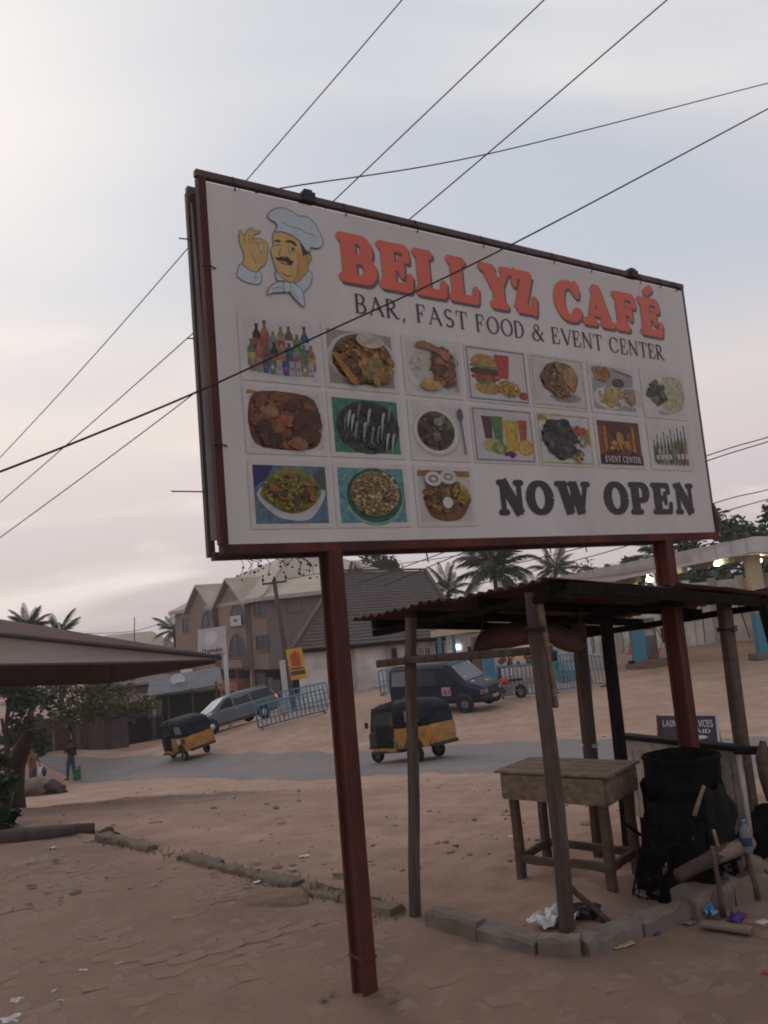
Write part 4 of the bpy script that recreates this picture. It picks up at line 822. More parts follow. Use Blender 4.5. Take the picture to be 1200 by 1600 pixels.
def stick(label, cat, p, q, r0, r1, mt, nm='stick', n=7):
    p, q = Vector(p), Vector(q); t = thing(nm, label, cat, p); m = MB(); c = p.lerp(q, .5) + Vector((random.uniform(-.01, .01), random.uniform(-.01, .01), random.uniform(-.005, .012)))
    m.tube([p, p.lerp(c, .5), c, c.lerp(q, .5), q], [r0, r0 * 1.05, (r0 + r1) / 2 * .96, r1 * 1.06, r1], n, jit=.1); m.build('wood', mt, t, world=True); return t
stick('thick brown firewood log poking out in front of the drum, cut end towards us', 'log', Q(1060, 1368, 4.72), Q(1140, 1326, 5.0), .036, .042, 'bark', 'firewood_log', 10)
stick('pale split firewood billet lying on the thick log right of the drum', 'log', Q(1082, 1358, 4.80), Q(1172, 1316, 5.05), .03, .045, 'pale_wood', 'firewood_log')
stick('thin dark stick stuck upright in the dirt before the firewood', 'stick', onz(1130, 1432), Q(1112, 1322, 4.78), .016, .013, 'brown_wood')
stick('tall crooked stick with a bottle tied to it right of the firewood', 'stick', onz(1185, 1405), Q(1158, 1296, 5.05), .018, .014, 'brown_wood')
stick('pale stick resting against the soot-black side of the drum', 'stick', Q(1085, 1275, 4.93), Q(1100, 1228, 4.97), .014, .011, 'pale_wood')
stick('short charred log lying at the foot of the drum', 'log', onz(1030, 1405), onz(1075, 1395) + Vector((0, 0, .12)), .05, .045, 'red_steel', 'firewood_log', 9)
bt = thing('plastic_bottle', 'clear plastic bottle with blue label hanging on the crooked stick', 'bottle', Q(1168, 1332, 4.98))
m = MB(); m.lathe([(0, 0), (.03, 0), (.033, .01), (.033, .1), (.03, .13), (.012, .155), (.012, .165)], n=12); m.build('bottle', 'glass_grey', bt)
m = MB(); m.lathe([(.0335, .04), (.0345, .042), (.0345, .085), (.0335, .087)], n=12); m.build('label', 'denim', bt)
m = MB(); m.lathe([(.0, .182), (.014, .182), (.014, .165), (0, .165)], n=10); m.build('cap', 'plastic_blue', bt)
# rubble and dark heap right of the drum
def lump(nm, label, cat, p, r, mt, sc=(1, 1, 1), jit=.3, sub=3, seed=None):
    p = Vector(p); o = MB().blob((0, 0, 0), r, sub, jit, seed if seed is not None else random.random() * 30, sc).build(nm, mt); o.location = p; return tag(o, label, cat)
lump('rubble_lump', 'grey concrete lump on the kerb behind the two upright sticks', 'rubble', onz(1160, 1385) + Vector((0, 0, .04)), .15, 'concrete', (1.3, .8, .8))
lump('charred_sack', 'charred black sack slumped behind the firewood at the far right', 'sack', onz(1175, 1340) + Vector((.15, .1, .1)), .22, 'soot', (1.3, .8, .8))
lump('black_bag', 'shiny black plastic bag tucked behind the near stall post', 'bag', onz(915, 1444) + Vector((0, .03, .035)), .085, 'plastic_black', (1.25, .8, .75), .35)
def rag(nm, label, cat, p, sx_, sy_, mt, h=.04, rot=0.0, n=9, seed=1, fr_=4.0):
    """crumpled sheet of plastic, paper or cloth lying on the ground"""
    m = MB(); m.sm = True; rows = []; c, s = math.cos(rot), math.sin(rot)
    for j in range(n + 1):
        row = []
        for i in range(n + 1):
            u, v = i / n - .5, j / n - .5; e = 1 + .25 * noise.noise(Vector((u * 3, v * 3, seed))); x, y = u * sx_ * e, v * sy_ * e; z = h * (abs(noise.noise(Vector((u * fr_, v * fr_, seed + 5)))) * 1.6) * (1 - 1.6 * max(abs(u), abs(v)) ** 2) + .004
            row.append((x * c - y * s, x * s + y * c, z))
        rows.append(row)
    m.grid(rows); o = m.build(nm, mt, solid=.001); p = Vector(p); o.location = (p.x, p.y, max(p.z, ZT(p.x, p.y))); return tag(o, label, cat)
rag('plastic_bag', 'crumpled white plastic bag spilling over the kerb left of the near stall post', 'bag', onz(869, 1458) + Vector((0, .05, .05)), .24, .16, 'plastic_white', .09, .5, 12, 3)
rag('plastic_bag', 'dirty white rag caught on the kerb in front of the drum', 'rag', onz(1066, 1400) + Vector((0, 0, .03)), .16, .12, 'plastic_white', .09, .2, 9, 8)
rag('cardboard_scrap', 'torn yellow-brown cardboard scrap lying on the paving before the kerb', 'litter', onz(972, 1478), .125, .055, 'cardboard', .012, .45, 8, 12)
rag('sachet', 'crumpled bright blue sachet wrapper on the kerb at right', 'litter', onz(1109, 1434) + Vector((0, 0, .02)), .085, .07, 'plastic_blue', .07, .3, 8, 15, 6)
rag('sachet', 'dark purple wrapper lying right of the bright blue sachet', 'litter', onz(1150, 1436), .12, .07, 'plastic_purple', .05, .9, 8, 17, 6)
rag('sachet', 'tiny purple wrapper on the paving below the kerb', 'litter', onz(1026, 1459), .04, .03, 'plastic_purple', .03, .3, 6, 19, 6)
rag('sachet', 'small clear crumpled wrapper between kerb and loose plank', 'litter', onz(1076, 1442), .06, .05, 'glass_grey', .04, .7, 6, 22, 6)
rag('sachet', 'red wrapper at the right edge of the paving', 'litter', onz(1198, 1519), .035, .03, 'plastic_red', .02, .2, 6, 25, 6)
rag('sachet', 'white scrap of wrapper at the far right kerb', 'litter', onz(1192, 1441), .07, .05, 'plastic_white', .02, .5, 6, 26, 6)
rag('paper_scrap', 'white paper scrap on the bare dirt left of the left sign post', 'litter', gpt(477, 1344, 6.7), .09, .05, 'plastic_white', .012, .1, 6, 31)
rag('paper_scrap', 'small white scrap beside the broken kerb tufts', 'litter', onz(402, 1379), .05, .04, 'plastic_white', .012, .4, 6, 33)
rag('paper_scrap', 'pale scrap near the left edge of the paved yard', 'litter', gpt(82, 1327, 7.7), .06, .05, 'plastic_white', .03, .4, 6, 35)
for k, (px, py, w) in enumerate([(20, 1590, .10), (25, 1560, .07), (85, 1545, .035), (128, 1516, .045), (187, 1505, .04), (92, 1560, .035)]):
    p = onz(px, py); m = MB(); m.sm = True; vs_p = [(p.x, p.y, ZT(p.x, p.y) + .007)]
    for j in range(26): a_ = 2 * math.pi * j / 26; r_ = w * (.42 + .55 * noise.noise(Vector((math.cos(a_) * 1.6, math.sin(a_) * 1.6, k * 3.1)))); x_, y_ = p.x + r_ * math.cos(a_) * 1.2, p.y + r_ * math.sin(a_) * .8; vs_p.append((x_, y_, ZT(x_, y_) + .0015))
    m.add(vs_p, [(0, 1 + j, 1 + (j + 1) % 26) for j in range(26)]); o = tag(m.build('lime_spill', 'dry_powder'), ['largest white powdery spill at the lower left corner of the paving', 'white powdery spill just above the largest spill at lower left', 'small round white spill, second from the left among the upper ones', 'elongated white spill in the middle of the row at lower left', 'rightmost white powdery spill on the paving', 'faint white speck between the round spill and the lower ones'][k], 'spill'); o['group'] = 'white powder spills on the paving'
lump('soil_mound', 'small dark soil mound packed round the foot of the left sign post', 'mound', onz(578, 1566) + Vector((.03, .05, -.035)), .13, 'yard_dirt', (1.15, .9, .42), .16, 4)
for k, (px, py) in enumerate(((505, 1565), (519, 1556))):
    p = onz(px, py); t = thing('weed', ['small green weed on the paving left of the left sign post', 'tiny weed sprig just right of the small green weed'][k], 'weed', p); m = MB(); rr = random.Random(60 + k)
    for j in range(16 if k == 0 else 9): a_ = rr.uniform(0, 6.28); r_ = rr.uniform(.004, .022); c_ = Vector((r_ * math.cos(a_), r_ * math.sin(a_), rr.uniform(.006, .018))); s1 = Vector((math.cos(a_ + 1), math.sin(a_ + 1), .3)) * .009; s2 = Vector((-math.sin(a_ + 1), math.cos(a_ + 1), .2)) * .006; m.add([c_ - s1, c_ + s2, c_ + s1, c_ - s2], [(0, 1, 2, 3)])
    m.build('leaves', 'leaf_olive', t)
pk = thing('plank', 'loose bare plank lying on the paving at right below the kerb', 'plank', onz(1135, 1457)); timber('board', onz(1098, 1448) + Vector((0, 0, .018)), onz(1176, 1460) + Vector((0, 0, .018)), .075, .022, 'pale_wood', pk)
# ---------------------------------------------------------------- folding street banner beyond the stall
bn = thing('sandwich_board', 'dark purple laundry services board with white lettering standing beyond the white counter front', 'sign board', gpt(1075, 1185, 8.2))
b0, b1 = Q(1035, 1119, 8.2), Q(1111, 1119, 8.0); bw = (b1 - b0); bu = bw.normalized(); BW = bw.length + .05; BH = .82
bf = Vector((bu.y, -bu.x, 0)).normalized(); bd = (Vector((0, 0, -1)) + bf * .32).normalized(); bnn = bu.cross(bd); bnn = bnn if bnn.y < 0 else -bnn
def bp(x, y, o=0): return b0 + bu * x + bd * y + bnn * o
m = MB(); m.prism([bp(-.04, 0), bp(BW, 0), bp(BW, BH), bp(-.04, BH)], -bnn * .012); m.build('front_board', 'banner_dark', bn, world=True)
bd2 = (Vector((0, 0, -1)) - bf * .32).normalized(); m = MB(); m.prism([b0 - bf * .02 + bu * x + bd2 * y for x, y in ((-.04, 0), (BW, 0), (BW, BH), (-.04, BH))], -bf * .012); m.build('rear_board', 'rust_sheet', bn, world=True)
for x in (-.045, BW): m = MB(); m.bar(bp(x, -.005, .004), bp(x, BH + .03, .004), .022, .024, bnn); m.build('edge_strip', 'plastic_white' if x > 0 else 'brown_wood', bn, world=True)
inv = xf(bn).inverted(); pl = lambda v: inv @ bp(v[0], BH - v[2] if False else -v[2], .004 - v[1])
text('banner_letter', 'LAUNDRY SERVICES', .0, BW - .04, -.10, -.035, 'letter_white', bn, .16, .12, .02, False, .001, .05, plane=pl)
text('banner_letter', 'AID', BW - .20, BW - .06, -.155, -.12, 'letter_white', bn, .16, .12, .02, False, .001, .05, plane=pl)
text('banner_letter', 'S', BW - .22, BW - .07, -.30, -.18, 'letter_white', bn, .26, .18, .02, False, .001, .05, plane=pl)
# ---------------------------------------------------------------- loose stones, clods and grit
def grit(nm, pick, n, r0, r1, mt, seed, sink=.3, thing_=None):
    rr = random.Random(seed); m = MB(); base = []
    bm = bmesh.new(); bmesh.ops.create_icosphere(bm, subdivisions=1, radius=1); bv = [v.co.copy() for v in bm.verts]; bf_ = [tuple(v.index for v in f.verts) for f in bm.faces]; bm.free()
    for k in range(n):
        x, y = pick(rr); r_ = r0 * (r1 / r0) ** (rr.random() ** 2.2); z = ZT(x, y); a = rr.uniform(0, 6.28); sc = (rr.uniform(.7, 1.4), rr.uniform(.7, 1.3), rr.uniform(.4, .8)); c, s = math.cos(a), math.sin(a); vs = []
        for v in bv:
            q = v * (1 + rr.uniform(-.2, .2)); qx, qy = q.x * sc[0] * r_, q.y * sc[1] * r_; vs.append((x + qx * c - qy * s, y + qx * s + qy * c, z + q.z * sc[2] * r_ + r_ * sc[2] * (1 - 2 * sink) * .5))
        m.add(vs, bf_)
    return tag(m.build(nm, mt), kind='stuff')
def pick_yard(r_):
    while True:
        x, y = r_.uniform(-3.6, 3.4), r_.uniform(3.2, 9.5)
        if abs(x) < y * .5: return x, y
def pick_far(r_):
    y = 6 + 22 * r_.random() ** 1.5; return r_.uniform(-.5, .5) * y, y
grit('grit', pick_yard, 900, .003, .010, 'dirt', 1); grit('gravel', pick_far, 520, .006, .035, 'concrete', 2); grit('dirt_clods', pick_far, 480, .012, .055, 'dirt', 3, .5)
# leaf scraps and paper bits scattered over the slope
m = MB(); rr = random.Random(9)
for k in range(130):
    x, y = pick_far(rr); z = ZT(x, y) + .012; a = rr.uniform(0, 6.28); s = rr.uniform(.02, .06); m.mi = rr.choice([0, 0, 0, 0, 0, 1, 2, 2]); m.add([(x + s * math.cos(a + b), y + s * math.sin(a + b) * .6, z + rr.uniform(0, .02)) for b in (0, 1.6, 3.1, 4.6)], [(0, 1, 2, 3)])
tag(m.build('litter_scraps', ['brown_wood', 'plastic_white', 'cardboard']), kind='stuff')
# dry grass tufts along the broken kerb
m = MB(); rr = random.Random(10)
for k in range(420):
    t = rr.random(); a, b = (KL[0], KL[1]) if t < .45 else (KL[1], KL[2]); q = a.lerp(b, rr.random()); c = int(rr.random() * 9)
    x, y = q.x + rr.gauss(0, .06), q.y + rr.gauss(0, .06); z = ZT(x, y); h = rr.uniform(.015, .06); d = Vector((rr.gauss(0, .4), rr.gauss(0, .4), 1)).normalized() * h; w = .004
    m.add([(x - w, y, z - .005), (x + w, y, z - .005), (x + d.x, y + d.y, z + d.z)], [(0, 1, 2)])
tag(m.build('grass_tufts', 'grass'), kind='stuff')
# ================================================================ VEHICLES
random.seed(31)
def loft(m, st, close=True):
    """body from stations (x, [(y, z) ...] half section bottom->top centre), mirrored"""
    rows = []
    for x, half in st: rows.append([Vector((x, y, z)) for y, z in half] + [Vector((x, -y, z)) for y, z in half[::-1]])
    n = len(rows[0]); vs = [v for r_ in rows for v in r_]; k = len(rows)
    fs = [(i * n + j, (i + 1) * n + j, (i + 1) * n + (j + 1) % n, i * n + (j + 1) % n) for i in range(k - 1) for j in range(n)]
    if close: fs += [tuple(range(n)), tuple((k - 1) * n + j for j in range(n - 1, -1, -1))]
    s = m.sm; m.sm = False; m.add(vs, fs); m.sm = s
def wheel(parent, x, y, r_, w, rim='rim_grey'):
    m = MB(); m.lathe([(r_ * .55, -w / 2), (r_ * .93, -w / 2), (r_, -w * .35), (r_, w * .35), (r_ * .93, w / 2), (r_ * .55, w / 2)], (x, y, r_), 22, 'Y'); o = m.build('wheel', 'tyre', parent)
    m = MB(); s = 1 if y > 0 else -1
    m.lathe([(0, s * w * .44), (r_ * .3, s * w * .46), (r_ * .5, s * w * .36), (r_ * .62, s * w * .48), (r_ * .62, -s * w * .2)], (x, y, r_), 18, 'Y'); m.build('rim', rim, o)
def orient(o, A, B):
    """place a vehicle: A rear ground point, B front ground point (world), x axis towards B, tilted with the ground"""
    A, B = Vector(A), Vector(B); d = (B - A).normalized(); side = Vector((-d.y, d.x, 0)).normalized(); mid = (A + B) / 2
    za, zb = G(*(mid + side * .8).xy), G(*(mid - side * .8).xy); side = (side * 1.6 + Vector((0, 0, za - zb))).normalized(); up = d.cross(side).normalized(); side = up.cross(d)
    o.rotation_euler = Matrix((d, side, up)).transposed().to_euler(); o.location = mid
def quadp(nm, pts, mt, parent, t=.012):
    m = MB(); p = [Vector(q) for q in pts]; n = (p[1] - p[0]).cross(p[2] - p[0]).normalized(); m.prism(p, n * t); return m.build(nm, mt, parent)
def make_keke():
    t = thing('auto_rickshaw', '', 'auto rickshaw')
    # rear tub with wheel arch
    def tub(y0, y1, arch=True):
        m = MB(); pts = [(-.12, .40), (-.36, .40)]
        pts += [(-.68 + .34 * math.cos(a), .40 + .30 * math.sin(a)) for a in np.linspace(0, math.pi, 9)] if arch else []
        pts += [(-1.22, .42), (-1.30, .62), (-1.31, .98), (-.05, .98), (-.02, .7)]; m.prism([(x, y0, z) for x, z in pts], (0, y1 - y0, 0)); return m
    for s in (1, -1): tub(.52 * s, .64 * s).build('side_panel', 'taxi_yellow', t, bevel=.015)
    m = MB(); m.box((-.67, 0, .55), (1.2, 1.04, .3)); m.build('engine_cover', 'black_trim', t); m = MB(); m.box((-1.30, 0, .72), (.04, 1.26, .56)); m.build('rear_panel', 'taxi_yellow', t, bevel=.015)
    m = MB(); m.box((-1.36, 0, .44), (.07, 1.2, .1)); m.build('rear_bumper', 'black_trim', t, bevel=.01)
    m = MB(); m.box((.35, 0, .33), (1.1, 1.2, .07)); m.build('floor', 'black_trim', t)
    for s in (1, -1): m = MB(); m.box((-.02, .6 * s, .5), (.05, .09, .36)); m.bar((0, .61 * s, .37), (.95, .50 * s, .40), .06, .1); m.build('sill', 'taxi_yellow' if s > 0 else 'black_trim', t)
    m = MB(); hs = lambda w, z0, z1: [(0, z0), (w * .8, z0), (w, z0 + .1), (w, z1 - .08), (w * .85, z1), (0, z1)]
    loft(m, [(.72, hs(.56, .36, .98)), (.95, hs(.52, .36, .98)), (1.14, hs(.38, .42, .90)), (1.25, hs(.22, .50, .78))]); m.build('cowl', 'black_trim', t, bevel=.02)
    m = MB(); m.box((1.02, .0, .93), (.05, .2, .14)); m.build('headlight', 'chrome', t, bevel=.02)
    m = MB(); m.prism([(.97, -.02, .56), (1.12, -.02, .66), (1.36, -.02, .60), (1.46, -.02, .40), (1.40, -.02, .40), (1.3, -.02, .54), (1.1, -.02, .58)], (0, .04, 0)); m.v = [(x, y * 3.2, z) for x, y, z in m.v]; m.build('mudguard', 'black_trim', t)
    # hood
    hood = lambda w, z0, z1, r_=.2: [(w, z0), (w, z1 - r_), (w - r_ * .3, z1 - r_ * .35), (w - r_, z1 - .02), (0, z1)]
    def shell(st, mt, nm, th=.02):
        m = MB(); m.sm = True; rows = [[Vector((x, y, z)) for y, z in h] + [Vector((x, -y, z)) for y, z in h[::-1][1:]] for x, h in st]; m.grid(rows); return m.build(nm, mt, t, solid=th)
    shell([(-1.30, hood(.56, .97, 1.34, .2)), (-1.22, hood(.61, .97, 1.58)), (-.95, hood(.635, .97, 1.70)), (-.62, hood(.64, .97, 1.735)), (-.2, hood(.64, .97, 1.75)), (-.05, hood(.64, .97, 1.75))], 'navy_tarp', 'hood')
    shell([(-.07, hood(.645, 1.45, 1.755)), (.25, hood(.635, 1.47, 1.74)), (.55, hood(.62, 1.47, 1.70)), (.74, hood(.60, 1.44, 1.63, .16)), (.80, hood(.56, 1.44, 1.57, .1))], 'navy_tarp', 'hood_front')
    m = MB(); m.prism([(-1.305, -.55, .97), (-1.305, .55, .97), (-1.305, .55, 1.2), (-1.305, .4, 1.34), (-1.305, -.4, 1.34), (-1.305, -.55, 1.2)], (.015, 0, 0)); m.build('hood_back', 'navy_tarp', t)
    for s in (1, -1): quadp('side_window', [(-1.0, s * .668, 1.12), (-.5, s * .668, 1.12), (-.5, s * .668, 1.44), (-.92, s * .668, 1.44)][::s], 'glass_grey', t, .008)
    for s in (1, -1):
        m = MB(); m.tube([(.93, .5 * s, .95), (.76, .55 * s, 1.6)], .022, 6); m.build('pillar', 'black_trim', t); m = MB(); m.tube([(-.05, .61 * s, .97), (-.05, .62 * s, 1.6)], .02, 6); m.build('pillar', 'black_trim', t)
    quadp('windscreen', [(.935, -.47, .98), (.935, .47, .98), (.775, .5, 1.56), (.775, -.5, 1.56)], 'screen_glass', t, .006)
    m = MB(); m.bar((.93, -.5, .97), (.93, .5, .97), .03, .05); m.bar((.77, -.53, 1.575), (.77, .53, 1.575), .03, .05); m.build('screen_frame', 'black_trim', t)
    m = MB(); m.box((.28, 0, .58), (.34, .46, .1)); m.box((.12, 0, .8), (.07, .44, .36)); m.build('driver_seat', 'cloth_black', t, bevel=.02); m = MB(); m.box((-.42, 0, .72), (.4, 1.0, .12)); m.box((-.64, 0, .98), (.1, 1.0, .46)); m.build('bench', 'cloth_black', t, bevel=.02)
    m = MB(); m.tube([(.62, -.3, 1.0), (.7, 0, 1.02), (.62, .3, 1.0)], .016, 6); m.tube([(.7, 0, 1.0), (.98, 0, .5)], .025, 6); m.build('handlebar', 'black_trim', t)
    for s in (1, -1): m = MB(); m.tube([(.86, .5 * s, 1.1), (.9, .66 * s, 1.12)], .01, 5); m.box((.9, .72 * s, 1.14), (.03, .12, .17)); m.build('mirror', 'black_trim', t)
    for s in (1, -1): m = MB(); m.box((-1.33, .5 * s, .62), (.02, .16, .1)); m.build('tail_lamp', 'amber', t)
    wheel(t, -.68, .53, .22, .11); wheel(t, -.68, -.53, .22, .11); wheel(t, 1.2, 0, .22, .11)
    return t
mat('screen_glass', (.15, .16, .155), rough=.15, var=.1, scale=2, bump=0, spec=.6)
kk = make_keke(); kk['label'] = 'dark hooded yellow auto rickshaw passing behind the thin left post of the stall'; kk['group'] = 'auto rickshaws on the road'
k2 = copy_tree(kk); k2['label'] = 'yellow auto rickshaw with a poster on its side before the grey estate car'
def rg(px, py, Y): p = at(px, py, Y); return Vector((p.x, p.y, ZT(p.x, p.y) + .05))
orient(kk, rg(686, 1181, 23.2), rg(598, 1186, 24.4)); orient(k2, rg(323, 1184, 35.2), rg(268, 1187, 37.2))
kk.scale = (.95,) * 3
sb_ = (Vector(kk.rotation_euler.to_matrix().col[1]))
s_ = 1 if (Vector(EYE) - k2.location).dot(k2.rotation_euler.to_matrix().col[1]) > 0 else -1
for x, w, mt in ((-.60, .22, 'plastic_white'), (-.98, .2, 'black_trim')):
    m = MB(); m.box((x, s_ * .648, .82), (w, .01, .22)); m.build('poster', mt, k2)
s_ = 1 if (Vector(EYE) - kk.location).dot(kk.rotation_euler.to_matrix().col[1]) > 0 else -1
# ---- dark blue minibus
van = thing('minibus', 'dark navy blue minibus with stickered windscreen parked by the blue barricades', 'van')
vs_ = lambda w, zb, zt, wt, belt=1.12: [(0, zb), (w * .9, zb), (w, zb + .14), (w, belt), (wt + .02, zt - .13), (wt - .09, zt - .01), (0, zt + .015)]
m = MB(); loft(m, [(-2.32, vs_(.86, .42, 1.80, .74)), (-2.25, vs_(.94, .36, 1.90, .80)), (-1.2, vs_(.96, .34, 1.95, .82)), (.6, vs_(.96, .34, 1.95, .82)), (.78, vs_(.96, .34, 1.90, .80)), (1.52, vs_(.95, .34, 1.20, .86, 1.06)), (2.1, vs_(.90, .36, 1.02, .80, .90)), (2.28, vs_(.80, .42, .90, .70, .80))]); m.build('body', 'navy_paint', van, bevel=.03)
m = MB(); rows = [[Vector((x, y, z + .004)) for y, z in ((-.70, 1.944), (-.3, 1.962), (.3, 1.962), (.70, 1.944))] for x in (-2.2, -1, .6)]; m.sm = True; m.grid(rows); m.build('roof_skin', 'roof_dusty', van, solid=.01)
quadp('windscreen', [(.855, -.70, 1.86), (1.50, -.80, 1.24), (1.50, .80, 1.24), (.855, .70, 1.86)][::-1], 'glass_grey', van, .012)
for s in (1, -1):
    def sy(z): return s * (.965 - (z - 1.12) / .70 * .125)
    def win(nm, x0, x1, z0, z1, mt='glass_dark', dx=0): quadp(nm, [(x0, sy(z0), z0), (x1, sy(z0), z0), (x1 - dx, sy(z1), z1), (x0, sy(z1), z1)][::s], mt, van, .012)
    win('front_window', .30, 1.22, 1.14, 1.74, 'interior_dark', .52); win('side_window', -.95, .12, 1.14, 1.74); win('side_window', -2.1, -1.1, 1.14, 1.74, 'glass_grey' if s < 0 else 'glass_dark')
    m = MB(); m.box((1.02, s * 1.06, 1.2), (.07, .16, .24)); m.build('mirror', 'black_trim', van, bevel=.02)
    m = MB(); m.box((.2, s * .972, .98), (.16, .02, .03)); m.build('door_handle', 'black_trim', van)
    m = MB(); m.box((-.1, s * .968, .56), (3.0, .016, .07)); m.build('side_trim', 'black_trim', van)
    for x in (1.42, -1.35): m = MB(); m.lathe([(.30, -.01), (.42, -.01), (.42, .02), (.30, .02)], (x, s * .955, .36), 20, 'Y'); m.build('wheel_arch', 'black_trim', van)
    m = MB(); m.box((2.23, s * .58, .76), (.12, .34, .17)); m.build('headlight', 'glass_grey', van, bevel=.02); m = MB(); m.box((2.17, s * .80, .76), (.16, .12, .17)); m.build('indicator', 'amber', van, bevel=.02)
    for x in (1.42, -1.35): wheel(van, x, s * .86, .33, .2)
m = MB(); m.box((2.27, 0, .50), (.16, 1.72, .2)); m.build('front_bumper', 'black_trim', van, bevel=.03); m = MB(); m.box((2.29, 0, .76), (.04, .8, .15)); m.build('grille', 'black_trim', van)
m = MB(); m.box((2.36, 0, .5), (.01, .46, .11)); m.build('number_plate', 'cloth_pale', van)
for x, y, z, w, h, mt in ((.70, .0, .0, 0, 0, None), ): pass
m = MB(); m.prism([(1.60, -.55, 1.186), (1.74, -.55, 1.143), (1.74, -.40, 1.143), (1.60, -.40, 1.186)], (0, 0, .012)); m.build('bonnet_sticker', 'plastic_white', van)
m = MB(); m.prism([(1.86, .1, 1.108), (2.0, .1, 1.062), (2.0, .28, 1.062), (1.86, .28, 1.108)], (0, 0, .012)); m.build('bonnet_sticker', 'poster_yellow', van)
sn = (Vector((.62, 0, .65))).normalized()
for y, k in ((-.62, .12), (-.55, .8), (.58, .15), (.2, .1)):
    p = Vector((.855, 0, 1.86)).lerp(Vector((1.50, 0, 1.24)), k) + Vector((0, y, 0)) + sn * .016; e = Vector((.65, 0, -.62)).normalized() * .05; m = MB(); m.prism([p - e + Vector((0, -.05, 0)), p + e + Vector((0, -.05, 0)), p + e + Vector((0, .05, 0)), p - e + Vector((0, .05, 0))], sn * .004); m.build('windscreen_sticker', 'plastic_white', van)
p = Vector((.855, 0, 1.86)).lerp(Vector((1.50, 0, 1.24)), .06) + sn * .016; m = MB(); e = Vector((.65, 0, -.62)).normalized() * .03; m.prism([p - e + Vector((0, -.66, 0)), p + e + Vector((0, -.66, 0)), p + e + Vector((0, .66, 0)), p - e + Vector((0, .66, 0))], sn * .004); m.build('sun_strip', 'cyan_paint', van)
for s in (1, -1):
    m = MB(); m.box((.62, s * .967, .86), (.42, .012, .34)); o = m.build('door_sticker', 'cloth_pale', van); m = MB(); m.prism([(.46, s * .975, .74), (.56, s * .975, .98), (.66, s * .975, .74)], (0, s * .004, 0)); m.prism([(.70, s * .975, .76), (.78, s * .975, .76), (.78, s * .975, .92), (.70, s * .975, .92)], (0, s * .004, 0)); m.build('emblem', 'plastic_red', o)
orient(van, rg(617, 1124, 37.6), rg(795, 1100, 34.2))
# ---- grey estate car
car = thing('estate_car', 'grey estate car with long side windows rolling down off the forecourt', 'car')
cs = lambda w, zb, zt, wt, belt: [(0, zb), (w * .88, zb), (w, zb + .14), (w, belt - .1), (w - .03, belt), (wt, zt - .07), (wt - .1, zt), (0, zt + .02)]
m = MB(); loft(m, [(-2.35, cs(.76, .36, .98, .66, .85)), (-2.26, cs(.86, .28, 1.25, .64, .95)), (-2.02, cs(.89, .24, 1.48, .64, .95)), (-1.3, cs(.90, .22, 1.53, .65, .95)), (.1, cs(.90, .22, 1.54, .65, .93)), (.42, cs(.90, .22, 1.48, .64, .92)), (1.28, cs(.89, .22, 1.0, .76, .90)), (1.9, cs(.86, .24, .86, .70, .80)), (2.22, cs(.76, .30, .72, .58, .66)), (2.3, cs(.64, .36, .62, .5, .58))]); m.build('body', 'car_grey', car, bevel=.03)
quadp('windscreen', [(.50, -.58, 1.45), (1.22, -.72, 1.04), (1.22, .72, 1.04), (.50, .58, 1.45)][::-1], 'car_silver', car, .012)
quadp('rear_window', [(-2.10, -.58, 1.42), (-2.30, -.66, 1.02), (-2.30, .66, 1.02), (-2.10, .58, 1.42)], 'glass_dark', car, .012)
for s in (1, -1):
    def cy(z): return s * (.878 - (z - .95) / .52 * .232)
    for nm, x0, x1, dx0, dx1, mt in (('front_window', .12, 1.0, 0, .62, 'interior_dark'), ('side_window', -.85, .04, 0, 0, 'glass_dark'), ('side_window', -2.15, -.92, .12, 0, 'glass_dark')):
        quadp(nm, [(x0, cy(.97), .97), (x1, cy(.97), .97), (x1 - dx1, cy(1.42), 1.42), (x0 + dx0, cy(1.42), 1.42)][::s], mt, car, .012)
    m = MB(); m.bar((-2.1, s * .89, .955), (1.15, s * .89, .945), .014, .03); m.build('waist_trim', 'car_silver', car)
    for x in (.0, -.95): m = MB(); m.box((x, s * .905, .85), (.16, .02, .03)); m.build('door_handle', 'car_silver', car)
    m = MB(); m.box((1.0, s * .98, .99), (.1, .16, .12)); m.build('mirror', 'car_grey', car, bevel=.02)
    m = MB(); m.box((2.12, s * .58, .66), (.2, .3, .12)); m.build('headlight', 'chrome', car, bevel=.02); m = MB(); m.box((-2.28, s * .76, .88), (.06, .12, .2)); m.build('tail_light', 'tail_light', car, bevel=.01)
    m = MB(); m.tube([(-1.9, s * .56, 1.56), (-1.0, s * .57, 1.6), (-.1, s * .57, 1.58)], .014, 5); m.build('roof_rail', 'car_silver', car)
    for x in (1.45, -1.38):
        m = MB(); m.lathe([(0, 0), (.36, 0), (.36, .02), (0, .02)], (x, s * .885, .32) if s > 0 else (x, s * .885 - .02, .32), 20, 'Y'); m.build('wheel_arch', 'black_trim', car); wheel(car, x, s * .83, .31, .19, 'chrome')
m = MB(); m.box((2.28, 0, .42), (.1, 1.3, .16)); m.build('front_bumper', 'car_grey', car, bevel=.03); m = MB(); m.box((-2.36, 0, .5), (.1, 1.5, .2)); m.build('rear_bumper', 'car_grey', car, bevel=.03)
orient(car, rg(416, 1117, 43.3), rg(309, 1148, 41.0))
